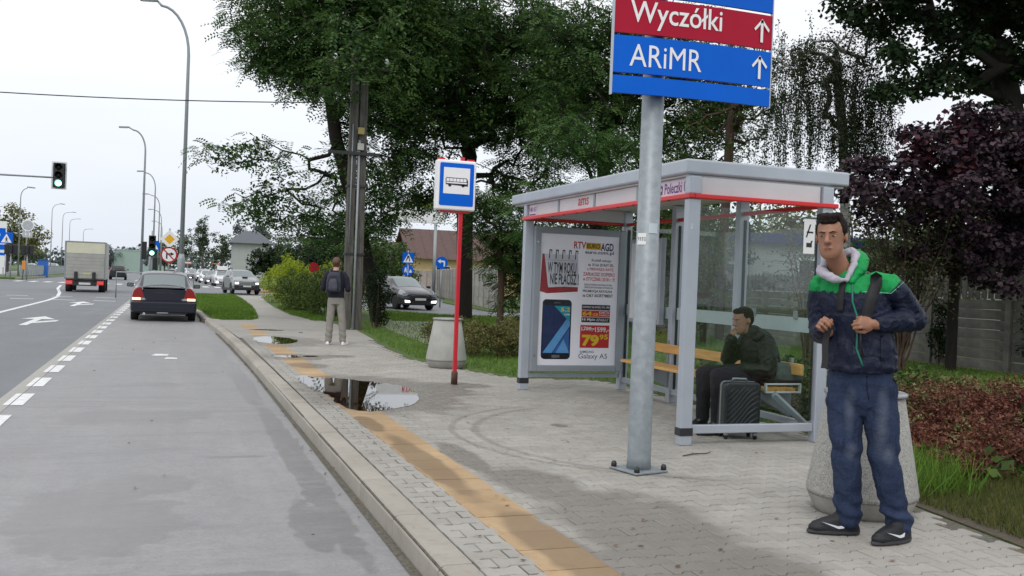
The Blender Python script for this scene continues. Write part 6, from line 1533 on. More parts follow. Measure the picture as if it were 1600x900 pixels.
house('white_low_building', 'long white flat-roofed building seen through the shelter glass', 17.6, 30.5, R(-6), 16, 8, 3.15, 0, M_whr, mat('blue roof edge', (.015, .03, .14), .5), .25, [(1.2, 1.6, 1.1, .8), (4.3, 1.75, 1.6, .9), (7.6, 1.6, 1.2, .9), (11, 1.6, 1.4, .9)])
house('white_house', 'small white house with grey hip roof at the end of the tree row', 8.9, 150, 0, 5.2, 7, 5.6, 2.0, M_whr, mat('slate roof', (.09, .10, .12), .6), .7, [(3.2, 3.6, .8, 1.4)], hip=True)
house('green_hall', 'pale green hall with translucent wall far beyond the traffic light', -17, 330, 0, 16, 12, 6.5, 0, mat('pale green cladding', (.30, .40, .36), .5), mat('pale green cladding', (.30, .40, .36), .5), .1)
bb = thing('billboard', 'white advertising billboard half hidden by branches left of the bus stop sign', 'billboard', (14.6, 70, 0), R(-3))
b = MB(); b.span((0, -.1, 5.5), (4.7, .1, 7.35)); bd = b.build('board', M_white, bb, .02)
for xx in (.6, 4.0): b = MB(); b.lathe([(.12, 0), (.12, 5.55)], 10, (xx, 0, 0)); b.build('leg', M_lamp, bb)
text('billboard_lettering', 'RTV', bd, C_red, (1.9, -.105, 6.7), X_, Z_, .75, .45, .03); plate('billboard_yellow', bd, C_yel, (2.7, -.105, 6.65), X_, Z_, rect(0, 0, 1.0, .55), .01); text('billboard_lettering', 'EURO', bd, C_gold, (2.75, -.12, 6.75), X_, Z_, .9, .35, .03)
text('billboard_lettering', 'AGD', bd, C_navy, (3.75, -.105, 6.7), X_, Z_, .75, .45, .03); text('billboard_lettering', 'euro.com.pl', bd, C_navy, (2.7, -.105, 6.3), X_, Z_, 1.8, .25, .02)
# ================================================================== TREES AND BUSHES
def barkm(name, c): return mat(name, c, .9, 0, .35, 9, .8, 30, stretch=(4, 4, .6))
M_bark = barkm('dark furrowed bark', (.020, .016, .013)); M_barkg = barkm('grey bark', (.10, .09, .08)); M_birch = mat('birch bark', (.32, .31, .29), .8, 0, .5, 6, .3, 30, stretch=(1, 1, 4)); M_stem = barkm('brown stem', (.07, .045, .03))
L_rob = leaf_mat('robinia leaves', [(.028, .066, .020), (.058, .125, .036), (.14, .205, .05)], .5, .3)
L_robl = leaf_mat('bright robinia leaves', [(.03, .08, .02), (.06, .14, .035), (.12, .20, .05)], .5, .3)
L_dark = leaf_mat('dark maple leaves', [(.010, .022, .010), (.020, .042, .016), (.040, .070, .022)], .45, .25)
L_plum = leaf_mat('purple maple leaves', [(.018, .011, .018), (.045, .026, .038), (.085, .052, .068)], .38, .12)
L_plumred = leaf_mat('red-purple leaves', [(.03, .009, .014), (.06, .018, .026), (.09, .03, .04)], .4, .15)
L_birch = leaf_mat('birch leaves', [(.018, .030, .014), (.035, .055, .022), (.06, .08, .03)], .5, .3)
L_yel = leaf_mat('yellow-green leaves', [(.14, .20, .015), (.27, .34, .02), (.40, .46, .04)], .5, .3)
L_mid = leaf_mat('mid green leaves', [(.030, .065, .016), (.065, .12, .026), (.12, .18, .04)], .5, .3)
L_hedge = leaf_mat('bronzed low hedge leaves', [(.05, .055, .02), (.11, .115, .035), (.20, .17, .07)], .55, .2)
L_barb = leaf_mat('barberry leaves', [(.055, .018, .014), (.13, .042, .030), (.22, .10, .06)], .5, .2)
L_barbg = leaf_mat('green barberry leaves', [(.05, .07, .02), (.13, .14, .05), (.26, .22, .10)], .5, .2)
L_olive = leaf_mat('olive leaves', [(.09, .10, .025), (.16, .17, .05), (.23, .23, .08)], .5, .3)
L_far = leaf_mat('hazed green leaves', [(.06, .09, .055), (.09, .13, .075), (.13, .17, .09)], .6, .2)  # distance haze put into the leaf colour: paler, less contrast
L_farb = leaf_mat('hazed blue-green leaves', [(.07, .09, .10), (.10, .125, .13), (.13, .16, .15)], .6, .1)  # haze of the farthest foliage painted in, paler and bluer
L_grey = leaf_mat('small grey-green leaves', [(.045, .055, .03), (.09, .10, .055), (.16, .16, .09)], .5, .25)
def leaf_quads(C, A, Bv, L_, W_):
    """diamond leaves: centres C, long axis A, cross axis Bv (unit), lengths L_, widths W_"""
    L_ = np.asarray(L_).reshape(-1, 1) if np.ndim(L_) else L_; W_ = np.asarray(W_).reshape(-1, 1) if np.ndim(W_) else W_
    return np.stack([C-A*L_/2, C+Bv*W_/2+A*L_*.05, C+A*L_/2, C-Bv*W_/2+A*L_*.05], 1)
def unit(v): return v/np.maximum(np.linalg.norm(v, axis=-1, keepdims=True), 1e-9)
def loose_leaves(cent, rad, per, size, asp=.6, droop=.3, flat=.6, rg=rng):
    """leaves scattered through clumps at cent (K,3) with radii rad (K,3)"""
    K = len(cent); N = K*per; idx = np.repeat(np.arange(K), per)
    d = unit(rg.normal(size=(N, 3))); r = rg.random(N)**.45
    C = cent[idx]+d*rad[idx]*r[:, None]
    n_ = unit(rg.normal(size=(N, 3))*flat+np.array([0, 0, 1.])+d*.5); a = unit(np.cross(n_, rg.normal(size=(N, 3)))); a[:, 2] -= droop; a = unit(a); b_ = unit(np.cross(n_, a))
    s_ = size*rg.uniform(.65, 1.3, N); return leaf_quads(C, a, b_, s_, s_*asp)
def fronds(cent, rad, per, ln=.30, pairs=6, lw=.030, ll=.062, rg=rng):
    """pinnate leaves: arching stalk with paired leaflets"""
    K = len(cent); N = K*per; idx = np.repeat(np.arange(K), per)
    d = unit(rg.normal(size=(N, 3))); C = cent[idx]+d*rad[idx]*(rg.random(N)**.5)[:, None]
    out_ = d*np.array([1, 1, .4])+rg.normal(size=(N, 3))*.5; out_[:, 2] = out_[:, 2]*.35-.12; out_ = unit(out_)
    side = unit(np.cross(out_, np.array([0, 0, 1.])+rg.normal(size=(N, 3))*.35)); L_ = ln*rg.uniform(.7, 1.25, N)
    qs = []
    for j in range(pairs):
        u = (j+.6)/pairs; base = C+out_*(L_*u)[:, None]+np.array([0, 0, -1.])*(L_*.35*u*u)[:, None]
        for s_ in (-1, 1):
            a = unit(side*s_+out_*.35+np.array([0, 0, -.15])); b_ = unit(out_+np.array([0, 0, -.4*u])); k = (1-.35*abs(u-.45))
            qs.append(leaf_quads(base+a*ll*.5*k, a, b_, ll*k, lw*k))
    return np.concatenate(qs)
def clumps(ells, n, rg=rng, shell=.5, gap=None):
    vol = np.array([e[3]*e[4]*e[5] for e in ells]); pick = rg.choice(len(ells), n, p=vol/vol.sum()); E_ = np.array(ells)[pick]
    d = unit(rg.normal(size=(n, 3))); r = rg.random(n)**shell
    return E_[:, :3]+d*E_[:, 3:6]*r[:, None]
def limbs(trunk, cents, rt, rtip=.012, rg=rng, jit=.12, maxr=None):
    """grow limbs from the trunk to every clump; radii from the number of clumps carried"""
    nodes = [Vector(p) for p in trunk]; par = [-1]+list(range(len(trunk)-1)); load = [0]*len(nodes)
    base = nodes[-1]; order = sorted(range(len(cents)), key=lambda i: (Vector(cents[i])-base).length)
    tips = []
    P_ = np.array([list(p) for p in nodes])
    for i in order:
        c = np.array(cents[i]); dd = np.linalg.norm(P_-c, axis=1); pen = np.where(P_[:, 2] > c[2]+.3, .9, 0)+np.where(np.arange(len(P_)) < max(1, len(trunk)*.55), 2.5, 0)
        j = int(np.argmin(dd+pen)); steps = max(2, int(dd[j]/.38)); last = j; bow = rg.normal(size=3)*jit*dd[j]+np.array([0, 0, .12*dd[j]])
        for k in range(1, steps+1):
            u = k/steps; q = P_[j]*(1-u)+c*u+(bow*math.sin(u*math.pi)+rg.normal(size=3)*.045 if k < steps else 0)
            P_ = np.vstack([P_, q]); nodes.append(Vector(q)); par.append(last); last = len(nodes)-1
        tips.append(last)
    load = np.zeros(len(nodes))
    for t_ in tips:
        k = t_
        while k != -1: load[k] += 1; k = par[k]
    tot = load[0]; rad = rtip+(rt-rtip)*(load/tot)**.55
    for k in range(len(trunk)): rad[k] = max(rad[k], rt*(1-.35*k/len(trunk)))
    b = MB(); used = [False]*len(nodes)
    kids = {}
    for k, p in enumerate(par): kids.setdefault(p, []).append(k)
    def chain(s_, start):
        pts = [nodes[start]] if start is not None else []; rs = [min(rad[start], rad[s_]*1.3)] if start is not None else []
        k = s_
        while True:
            pts.append(nodes[k]); rs.append(rad[k]); ch = kids.get(k, [])
            if not ch: break
            ch = sorted(ch, key=lambda c_: -rad[c_])
            for o_ in ch[1:]: stack.append((o_, k))
            k = ch[0]
        b.tube(pts, rs, 5 if rs[0] < .05 else (8 if rs[0] < .15 else 14), cap=False)
    stack = [(0, None)]
    while stack: chain(*stack.pop())
    return b
def tree(label, trunk, ells, n, per, leafm, bark, rt, kind='loose', size=.08, crad=(.55, .55, .35), asp=.6, shell=.5, name='tree', seed=1, group=None, extra=None, rtip=.012, cat='tree', frk={}, crownname='crown', barkname='trunk', droop=.3, jit=.12):
    rg = np.random.default_rng(seed); c = clumps(ells, n, rg, shell); base = trunk[0]
    t = thing(name, label, cat, base, 0, group); off = np.array(base)
    limbs([tuple(np.array(p)-off) for p in trunk], c-off, rt, rtip, rg, jit).build(barkname, bark, t, fix=False)
    rad = np.array(crad)*rg.uniform(.6, 1.25, (n, 1))
    V = fronds(c-off, rad, per, rg=rg, **frk) if kind == 'frond' else loose_leaves(c-off, rad, per, size, asp, droop, rg=rg)
    quads_mesh(crownname, V, leafm, 4, t)
    if extra: extra(t, off, rg) if not getattr(extra, 'wants', 0) else extra(t, off, rg, ells)
    return t
def filler(n, per, lm, size):
    def f(t, off, rg, ells):
        c = clumps([(e[0], e[1], e[2], e[3]*.9, e[4]*.9, e[5]*.9) for e in ells], n, rg, .6)-off
        quads_mesh('inner_leaves', loose_leaves(c, np.full((n, 3), .55), per, size, .6, .3, .7, rg=rg), lm, 4, t)
    f.wants = 1; return f
# robinias
tree('large robinia leaning left over the path, leftmost big crown', [(5.9, 28.6, 0), (5.6, 28.5, 1.6), (5.0, 28.4, 3.6), (4.4, 28.2, 5.4), (4.1, 28.1, 7.0)],
     [(3.7, 28, 9.3, 2.6, 2.8, 3.0), (3.0, 28, 7.5, 1.9, 1.8, 1.1), (5.4, 28.4, 6.6, 1.9, 2.2, 1.8), (2.1, 27.6, 4.75, 1.5, 1.0, .55), (2.6, 27.6, 3.3, 1.6, 1.0, .55), (5.0, 28.3, 3.9, 1.5, 1.6, 1.5), (4.5, 27.8, 2.7, 1.7, 1.3, .8), (6.4, 29, 9, 2, 2.5, 3), (4.5, 23.6, 6.9, 1.6, .7, 1.3), (3.7, 23.9, 5.9, .9, .4, .5), (6.3, 28.5, 5.0, 1.3, 1.4, 1.0)],
     760, 13, L_rob, M_bark, .19, 'frond', seed=11, shell=.5, crad=(.50, .50, .26), frk=dict(ln=.38, pairs=5, ll=.13, lw=.066), rtip=.007, extra=filler(260, 110, L_rob, .13))
tree('big robinia with forked black trunk right behind the bus stop sign', [(9.55, 31.6, 0), (9.5, 31.6, 1.6), (9.45, 31.6, 3.2), (9.4, 31.6, 4.6), (9.5, 31.5, 5.6)],
     [(9.6, 31.5, 9.3, 4.2, 3.4, 2.9), (7.0, 30.6, 7.6, 1.9, 2.0, 1.7), (12.2, 31, 7.2, 2.6, 2.4, 2.3), (9.0, 30.8, 6.6, 2.4, 1.9, .9), (7.6, 30.4, 4.0, 1.5, 1.0, .45), (6.8, 30.4, 5.2, 1.3, .9, .8), (8.2, 30.4, 5.6, 1.0, .8, .5), (6.6, 30.0, 3.4, 1.0, .9, .35), (11.2, 31, 4.8, 1.2, 1.4, 1.0)],
     780, 13, L_rob, M_bark, .28, 'frond', seed=12, shell=.5, crad=(.55, .55, .28), frk=dict(ln=.40, pairs=5, ll=.14, lw=.07), rtip=.007, extra=filler(280, 110, L_rob, .14))
tree('dark robinia behind the shelter roof with several upright trunks', [(12.2, 26, 0), (12.1, 26, 2.5), (12.0, 26, 5.0), (11.9, 26, 6.5)],
     [(11.3, 26, 8.0, 2.4, 2.0, 2.8), (13.8, 26, 8.0, 2.4, 2.2, 2.6), (16.2, 27, 7.2, 2.0, 2, 2.6), (9.9, 24.6, 5.9, 1.6, 1.3, 1.2), (12.8, 25, 5.2, 2.2, 1.5, 1.3)], 400, 12, L_rob, M_bark, .20, 'frond', seed=13, shell=.5, crad=(.5, .5, .26), frk=dict(ln=.38, pairs=5, ll=.13, lw=.066), rtip=.007, extra=filler(150, 90, L_rob, .13))
tree('small bright robinia whose lit sprays rise above the left of the shelter roof', [(9.4, 20.6, 0), (9.3, 20.5, 2.0), (9.1, 20.3, 3.6)],
     [(8.9, 20.0, 4.6, 1.25, .9, .55), (9.5, 20.1, 3.6, 1.3, 1.0, .6), (7.6, 19.9, 3.3, .9, .8, .55), (8.6, 20.2, 2.6, 1.3, .9, .9)], 150, 13, L_robl, M_bark, .10, 'frond', seed=14, crad=(.35, .35, .18), frk=dict(ln=.30, pairs=6, ll=.085, lw=.045), rtip=.006)
tree('dense dark bushy tree between the bus stop sign and the shelter', [(7.9, 23.0, 0), (7.9, 23.0, 1.4), (7.8, 23.0, 2.6)],
     [(7.9, 23.0, 2.6, 1.15, .9, 1.0), (7.1, 22.6, 3.3, .8, .7, .5), (8.6, 23.4, 1.5, .9, .8, 1.1)], 170, 13, L_rob, M_stem, .09, 'frond', seed=15, crad=(.33, .33, .22), frk=dict(ln=.28, pairs=6, ll=.09, lw=.05), rtip=.006)
# birch with hanging strands
def birch_strands(t, off, rg):
    b = MB(); Cs, As = [], []
    for k in range(230):
        x, y = rg.uniform(13.4, 16.8), rg.uniform(18.6, 20.6); z1 = 6.9+rg.normal()*.6-abs(x-14.9)*.25; ln = rg.uniform(1.0, 2.7)
        z0 = max(3.9+rg.random()*.6, z1-ln); m_ = int((z1-z0)/.06)
        if m_ < 3: continue
        sw = rg.normal(size=2)*.12; pts = []
        for j in range(m_+1):
            u = j/m_; pts.append(np.array([x+sw[0]*u+.02*math.sin(u*9+k), y+sw[1]*u, z1-(z1-z0)*u])-off)
        b.tube(pts[::4]+[pts[-1]], .004, 3, cap=False)
        for p in pts:
            for _ in range(3): Cs.append(p+rg.normal(size=3)*.045)
    b.build('twigs', M_bark, t, fix=False)
    Cs = np.array(Cs); N = len(Cs); a = unit(rg.normal(size=(N, 3))*.5+np.array([0, 0, -1.])); b_ = unit(np.cross(a, rg.normal(size=(N, 3))))
    quads_mesh('hanging_leaves', leaf_quads(Cs, a, b_, rg.uniform(.04, .065, N), rg.uniform(.03, .045, N)), L_birch, 4, t)
tree('weeping birch with hanging strands right of the blue and red direction sign', [(16.4, 20.4, 0), (16.3, 20.4, 3), (16.0, 20.3, 5.6), (15.6, 20.2, 7.4)], [(15.3, 19.8, 7.1, 1.5, 1.0, .9), (14.0, 19.6, 6.9, .7, .7, .35), (15.8, 20, 5.2, 1.0, .9, .8)], 80, 90, L_birch, M_birch, .12, size=.06, asp=.7, crad=(.35, .35, .3), seed=21, extra=birch_strands)
tree('tall dark maple overhanging the top right corner', [(18.6, 17.2, 0), (18.5, 17.1, 3.0), (18.2, 17.0, 5.2), (17.6, 17, 7)],
     [(17.4, 17, 8.6, 3.9, 3.0, 2.5), (14.2, 16.8, 8.3, 2.1, 1.6, 1.3), (14.0, 16.6, 6.5, 1.0, .9, .55), (15.6, 16.7, 6.1, 1.2, 1.0, .6), (19.5, 16.5, 6.2, 2.3, 2.0, 2.0), (13.9, 16.6, 5.6, .45, .5, .5)],
     320, 150, L_dark, M_bark, .28, size=.13, asp=.75, crad=(.5, .5, .3), seed=22, shell=.5)
def plum_extra(t, off, rg):
    c = clumps([(13.2, 13.5, 4.3, 1.3, .9, .6), (12.5, 13.2, 3.8, .8, .6, .5)], 26, rg)-off
    quads_mesh('red_tinted_leaves', loose_leaves(c, np.full((26, 3), .3), 60, .12, .8, .35, rg=rg), L_plumred, 4, t)
tree('purple-leaved maple in front of the fence at the right edge', [(13.95, 14.3, 0), (13.9, 14.25, 1.2), (13.7, 14.0, 2.2), (13.4, 13.8, 3.0)],
     [(12.8, 13.5, 3.15, 2.0, 1.5, 1.15), (11.2, 13.2, 3.25, .9, .7, .5), (13.3, 13.6, 4.3, 1.3, 1.1, .7), (15.0, 13.3, 3.6, 1.8, 1.5, 1.5), (14.2, 13.0, 2.2, 1.6, 1.2, .7)],
     285, 115, L_plum, M_bark, .10, size=.095, asp=.85, crad=(.30, .30, .2), seed=23, shell=.45, extra=plum_extra)
def bare(label, base, n, h, spread, leafn, matl, seed, r=.02, leaf=.045, lowbare=.45):
    rg = np.random.default_rng(seed); t = thing('shrub', label, 'shrub', base); b = MB(); Cs = []
    for k in range(n):
        a = rg.uniform(0, 2*math.pi); lean = rg.uniform(.15, 1)*spread; hh = h*rg.uniform(.6, 1.05); p = np.zeros(3)+rg.normal(size=3)*np.array([.06, .06, 0]); pts = [p]
        for j in range(1, 8):
            u = j/7; q = np.array([math.cos(a)*lean*u**1.3, math.sin(a)*lean*u**1.3, hh*u])+rg.normal(size=3)*.035; pts.append(q)
            if u > lowbare:
                for _ in range(3):
                    e = q+rg.normal(size=3)*np.array([.28, .28, .2]); b.tube([q, (q+e)/2+rg.normal(size=3)*.03, e], [.006, .005, .002], 4, cap=False)
                    for w in np.linspace(.2, 1, max(2, leafn)): Cs += [q+(e-q)*w+rg.normal(size=3)*.045 for _ in range(3)]
        b.tube(pts, [r*(1-.75*j/7) for j in range(8)], 6, cap=False)
    b.build('stems', M_stem, t, fix=False); Cs = np.array(Cs); N = len(Cs); a = unit(rg.normal(size=(N, 3))); b_ = unit(np.cross(a, rg.normal(size=(N, 3)))); s_ = leaf*rg.uniform(.6, 1.3, N)
    quads_mesh('leaves', leaf_quads(Cs, a, b_, s_, s_*.7), matl, 4, t); return t
bare('sparse tall shrub with bare stems and small grey-green leaves before the fence', (12.6, 14.1, 0), 34, 3.1, 1.5, 4, L_grey, 31, .022, .06)
bare('thin open shrub left of the bare-stemmed shrub, against the white building', (10.9, 14.6, 0), 14, 2.7, .8, 3, L_grey, 32, .016, .055)
bare('loose green sapling right behind the shelter glass', (11.4, 20.0, 0), 16, 3.0, .9, 5, L_mid, 33, .02, .08, .2)
bare('slim leafy sapling behind the middle of the shelter', (12.9, 21.5, 0), 14, 3.4, .9, 4, L_mid, 34, .02, .08, .2)
tree('reddish ivy-covered tree stem behind the shelter glass', [(14.3, 23.0, 0), (14.3, 23, 2), (14.35, 23, 4.0), (14.4, 23, 6)], [(14.3, 23, 6.5, 1.6, 1.4, 1.4), (14.3, 22.95, 2.2, .18, .18, 2.0)], 70, 40, L_mid, M_stem, .13, size=.10, crad=(.22, .22, .3), seed=35)
# bushes
def bush(label, ells, n, per, leafm, size, seed, name='bush', cat='bush', crad=(.16, .16, .13), asp=.6, extra=None, group=None, stems=True, droop=.0):
    rg = np.random.default_rng(seed); c = clumps(ells, n, rg, .38); c[:, 2] = np.maximum(c[:, 2], .06); base = (np.mean([e[0] for e in ells]), np.mean([e[1] for e in ells]), 0); off = np.array(base)
    t = thing(name, label, cat, base, 0, group)
    if stems:
        b = MB()
        for q in c[::3]:
            e = min(ells, key=lambda e_: (e_[0]-q[0])**2+(e_[1]-q[1])**2); s_ = np.array([e[0]+(q[0]-e[0])*.3, e[1]+(q[1]-e[1])*.3, 0])
            b.tube([s_-off, (s_*.4+q*.6)-off+rg.normal(size=3)*.03, q-off], [.009, .006, .003], 4, cap=False)
        b.build('stems', M_stem, t, fix=False)
    quads_mesh('foliage', loose_leaves(c-off, np.array(crad)*rg.uniform(.6, 1.3, (n, 1)), per, size, asp, droop, 1.2, rg=rg), leafm, 4, t)
    if extra: extra(t, off, rg)
    return t
def green_tips(t, off, rg):
    c = clumps([(6.9, 7.2, .40, 1.4, 1.1, .22), (6.2, 6.0, .25, .6, .5, .22), (7.4, 6.2, .28, .7, .5, .25)], 150, rg)-off; quads_mesh('green_shoots', loose_leaves(c, np.full((150, 3), .09), 28, .035, .5, 0, 1.2, rg=rg), L_barbg, 4, t)
bush('rust-red barberry thicket right of the big speckled bin', [(6.15, 6.0, .20, .62, .60, .30), (6.9, 6.4, .22, .8, .75, .33), (7.7, 6.6, .24, .8, .8, .34), (6.6, 7.1, .22, .8, .7, .31), (7.6, 7.6, .22, .9, .8, .30), (8.6, 7.4, .24, .9, .9, .33), (5.75, 5.7, .12, .3, .3, .16), (6.5, 6.6, .42, .25, .25, .16), (7.5, 6.5, .45, .3, .3, .14)], 560, 95, L_barb, .034, 41, name='barberry_bush', crad=(.13, .13, .12), extra=green_tips)
bush('light green weedy growth behind the red barberry bush', [(7.6, 8.9, .2, 1.4, .7, .30), (9.2, 8.9, .15, 1.2, .7, .25)], 240, 60, L_barbg, .055, 42, crad=(.13, .13, .12))
bush('low bronzed clipped hedge between the grey bin and the shelter', [(5.1, 16.6, .33, .6, .8, .33), (5.8, 16.6, .35, .6, .9, .34), (6.5, 16.9, .36, .7, .9, .34), (7.3, 17.2, .35, .7, .9, .34), (5.3, 18.2, .3, .6, .8, .3)], 330, 70, L_hedge, .045, 43, name='low_hedge', cat='hedge')
bush('broad-leaved weeds at the foot of the barberry bush', [(5.75, 5.85, .1, .25, .35, .12), (6.1, 5.35, .1, .35, .25, .1), (6.9, 5.6, .12, .4, .2, .12)], 22, 14, L_mid, .11, 44, name='weeds', cat='weeds', crad=(.16, .16, .08), asp=.7, stems=False)
bush('green undergrowth along the back of the shelter bench', [(6.6, 8.3, .2, .5, .6, .3), (6.9, 9.4, .25, .6, .7, .35), (6.7, 10.6, .25, .5, .6, .3), (7.6, 8.6, .3, .7, .9, .3)], 130, 45, L_mid, .07, 45, name='undergrowth', crad=(.16, .16, .14))
bush('yellow-leaved hedge left of the man seen from behind', [(4.9, 41, .9, .95, 2.2, 1.0), (5.1, 45, 1.0, 1.1, 2.4, 1.1), (6.3, 42, .9, 1.1, 2.2, 1.05), (5.6, 48, 1.0, 1.2, 1.6, .9)], 330, 60, L_yel, .10, 46, name='yellow_hedge', cat='hedge', crad=(.28, .28, .26))
bush('green rounded hedge spilling toward the path behind the standing man', [(4.5, 35.5, .75, .8, 2.2, .85), (5.0, 32.2, .7, .9, 1.5, .8), (5.8, 35, .8, 1.1, 2.4, .9), (4.3, 38, .55, .5, 1.2, .6)], 300, 70, leaf_mat('hedge leaves', [(.04, .07, .015), (.09, .14, .03), (.17, .23, .05)]), .08, 47, name='green_hedge', cat='hedge', crad=(.24, .24, .22))
bush('dark narrow shrub right of the utility pole', [(5.35, 25.7, .8, .35, .35, .75), (5.2, 25.5, 1.3, .25, .25, .4)], 60, 50, L_dark, .07, 48, crad=(.16, .16, .16))
bush('ivy climbing the fence below the purple maple', [(14.85, 13.2, .9, .12, .35, .8), (14.9, 15.6, .7, .12, .25, .6)], 60, 40, L_dark, .07, 49, name='ivy', cat='climber', crad=(.1, .14, .14))
# background trees
def bg(label, x, y, h, r, leafm, seed, size=.3, n=70, per=40, bark=M_barkg, slim=False, group='trees beyond the street', rt=.2):
    ell = [(x, y, h*.55, r*.55, r*.55, h*.42)] if slim else [(x, y, h*.62, r, r, h*.34), (x+r*.4, y, h*.45, r*.7, r*.7, h*.25), (x-r*.4, y, h*.42, r*.7, r*.7, h*.22)]
    return tree(label, [(x, y, 0), (x, y, h*.3), (x+.1, y, h*.6)], ell, n, per, leafm, bark, rt, size=size, crad=(r*.28, r*.28, r*.2), seed=seed, group=group, asp=.7, rtip=.03)
gfar = 'row of trees beyond the queueing cars'
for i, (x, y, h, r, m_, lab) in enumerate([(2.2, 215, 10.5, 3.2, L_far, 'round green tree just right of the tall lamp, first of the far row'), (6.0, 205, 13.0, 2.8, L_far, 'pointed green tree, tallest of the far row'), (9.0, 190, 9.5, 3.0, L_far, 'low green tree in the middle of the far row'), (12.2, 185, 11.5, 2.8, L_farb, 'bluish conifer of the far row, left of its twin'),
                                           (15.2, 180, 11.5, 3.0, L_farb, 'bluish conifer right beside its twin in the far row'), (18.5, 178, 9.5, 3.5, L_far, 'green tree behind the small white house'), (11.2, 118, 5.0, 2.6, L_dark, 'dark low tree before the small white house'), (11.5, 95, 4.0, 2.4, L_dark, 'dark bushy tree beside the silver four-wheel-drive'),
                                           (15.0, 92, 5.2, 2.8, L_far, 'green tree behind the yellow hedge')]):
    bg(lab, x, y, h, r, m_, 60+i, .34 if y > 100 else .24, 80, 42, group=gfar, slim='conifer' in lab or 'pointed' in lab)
for i, (x, y, h, r, m_, lab) in enumerate([(9.5, 62, 5.5, 2.4, L_dark, 'dark tree behind the utility pole'), (12.5, 66, 5.0, 2.4, L_mid, 'green tree just left of the blue crossing sign'), (15.5, 72, 4.4, 2.4, L_rob, 'dark green tree behind the first slabs of the fence'), (7.6, 52, 3.4, 1.8, L_dark, 'dark tree behind the yellow hedge and the robinia'),
                                           (26, 58, 8, 4, L_dark, 'broad dark tree beyond the fence left of the shelter'), (19, 36, 6.5, 3.0, L_dark, 'dark tree beyond the fence behind the shelter posts'), (18, 31.0, 6.2, 2.4, L_mid, 'green tree at the left end of the white building'), (30, 42, 7.2, 4, L_olive, 'yellow-green tree above the man in the green jacket'), (25, 27, 5.0, 2.4, L_rob, 'green tree beyond the fence behind the purple maple'),
                                           (29, 24, 7.5, 3.8, L_dark, 'dark tree beyond the fence at the far right'), (22.5, 20, 6.5, 3.0, L_dark, 'dark tree just beyond the fence at the right edge')]):
    bg(lab, x, y, h, r, m_, 80+i, .20, 100, 55, group='trees beyond the fences')
gl2 = 'trees across the road on the left'
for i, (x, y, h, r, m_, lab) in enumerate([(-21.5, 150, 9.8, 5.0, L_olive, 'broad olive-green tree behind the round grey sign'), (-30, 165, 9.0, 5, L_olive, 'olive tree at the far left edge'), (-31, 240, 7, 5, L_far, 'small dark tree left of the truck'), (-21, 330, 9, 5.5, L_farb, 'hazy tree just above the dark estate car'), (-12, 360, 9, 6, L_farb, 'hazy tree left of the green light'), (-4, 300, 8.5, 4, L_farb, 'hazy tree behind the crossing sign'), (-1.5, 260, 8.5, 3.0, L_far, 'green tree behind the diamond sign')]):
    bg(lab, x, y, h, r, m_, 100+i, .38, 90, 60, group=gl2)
rgw = np.random.default_rng(5); c = np.stack([rgw.uniform(-300, 260, 600), rgw.uniform(420, 520, 600), rgw.uniform(0, 8, 600)], 1)
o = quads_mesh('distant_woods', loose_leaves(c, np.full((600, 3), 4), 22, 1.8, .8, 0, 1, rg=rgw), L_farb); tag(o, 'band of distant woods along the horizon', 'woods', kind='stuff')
# grass
def grass(name, poly, n, h, w, seed, label, tint=None, dens=None):
    rg = np.random.default_rng(seed); P_ = np.array(poly); lo, hi = P_.min(0), P_.max(0); pts = []
    while len(pts) < n:
        q = rg.uniform(lo, hi, (n, 2)); k = rg.random(n) < (1 if dens is None else dens(q))
        pts += [p for p in q[k] if in_poly(p[0], p[1], poly)]
    p = np.array(pts[:n]); hh = h*rg.uniform(.4, 1.2, n); a = rg.uniform(0, 2*np.pi, n); ln = rg.normal(size=(n, 2))*.35*hh[:, None]
    base = np.c_[p, np.zeros(n)]; d = np.c_[np.cos(a), np.sin(a), np.zeros(n)]*w; tip = base+np.c_[ln, hh]
    V = np.stack([base-d, base+d, tip], 1); o = quads_mesh(name, V, tint or L_grass, 3); return tag(o, label, 'grass', kind='stuff')
L_grass = leaf_mat('grass blades', [(.07, .14, .02), (.13, .24, .035), (.22, .33, .06)], .5, .3)
L_grassdry = leaf_mat('dull grass blades', [(.07, .08, .025), (.11, .13, .035), (.20, .19, .07)], .6, .3)
near = lambda q: np.clip(8/np.hypot(q[:, 0], q[:, 1]), .03, 1)**1.2
grass('lawn_grass', [(6.0, 5), (6.0, 12.7), (4.75, 13), (4.0, 16), (4.15, 19), (4.7, 25), (4.5, 29), (14.9, 29), (14.9, 6), (12, 5)], 75000, .075, .006, 51, 'short green grass growing between the shelter and the fence', dens=near)
grass('pavement_edge_grass', [(4.65, 3.7), (4.78, 5.2), (5.15, 6.4), (6.05, 6.65), (6.3, 5.3), (6.6, 3.7)], 16000, .07, .004, 52, 'thin dull grass strip between paving and barberry bush', L_grassdry)
grass('verge_grass', [(1.2, 28.45), (2.2, 28.45), (2.5, 29.4), (3.0, 38), (3.3, 48), (3.4, 56), (0, 56), (.35, 42), (.9, 38), (1.1, 32)], 45000, .10, .012, 53, 'bright green grass wedge right of the parked sedan')
grass('hedge_foot_grass', [(4.0, 28.5), (3.85, 32), (4.0, 39), (4.7, 39), (5.0, 29)], 6000, .09, .01, 54, 'grass at the foot of the green hedge')
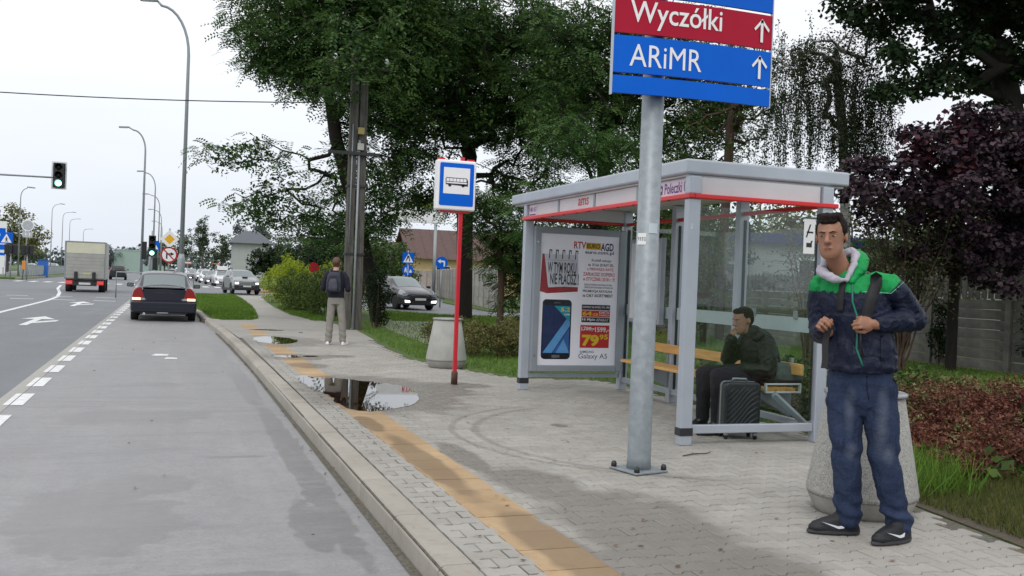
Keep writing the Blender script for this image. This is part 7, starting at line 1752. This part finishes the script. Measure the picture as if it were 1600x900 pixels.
grass('roadside_grass', [(8.2, 38), (9.6, 35), (15, 33.5), (15, 29), (5.8, 29.5)], 20000, .09, .012, 55, 'green grass in front of the dark hatchback')
grass('tall_weed_grass', [(4.75, 5.15), (5.05, 6.1), (5.6, 5.9), (5.5, 5.2)], 700, .28, .006, 56, 'taller grass tufts beside the big bin')
# bits of litter, leaves and twigs on the paving
rl = random.Random(3); M_dl = mat('dead leaf', (.14, .07, .03), .8, 0, .4, 30); b = MB()
for k in range(150):
    x, y = rl.uniform(1.3, 5.2), 4+rl.random()**1.6*14; z = .006; a = rl.random()*6; s_ = rl.uniform(.008, .022)
    b.add([(x+s_*math.cos(a+j*math.pi/2)*(1 if j % 2 else .6), y+s_*math.sin(a+j*math.pi/2)*(1 if j % 2 else .6), z+rl.random()*.006) for j in range(4)], [(0, 1, 2, 3)])
o = b.build('fallen_leaves', M_dl, fix=False); tag(o, 'scattered dead leaves and seed bits lying on the pavement', 'leaves', kind='stuff')
b = MB()
for k in range(60):
    y = rl.uniform(5.5, 24); x = 1.18+rl.gauss(0, .03) if rl.random() < .7 else rl.uniform(-1, 1.1); a = rl.random()*3; s_ = rl.uniform(.01, .03)
    b.add([(x-s_*math.cos(a), y-s_*math.sin(a), RZ+.011), (x+.01, y, RZ+.02), (x+s_*math.cos(a), y+s_*math.sin(a), RZ+.013), (x-.006, y+.006, RZ+.012)], [(0, 1, 2, 3)])
o = b.build('gutter_debris', M_dl, fix=False); tag(o, 'leaf scraps and twigs gathered at the kerb foot', 'debris', kind='stuff')
for x, y, a, lab in ((4.15, 6.95, .3, 'thin twig lying on the paving beside the big bin'), (2.9, 22.6, 1.2, 'dark stick on the paving near the far puddle')):
    b = MB(); b.tube([(-.16, 0, .008), (-.03, .012, .012), (.12, -.008, .009), (.2, .02, .012)], [.005, .006, .005, .003], 5); b.tube([(-.03, .012, .012), (.03, .07, .012)], [.004, .002], 4); o = b.build('fallen_twig', M_stem); o.location = (x, y, 0); o.rotation_euler = (0, 0, a); tag(o, lab, 'twig')
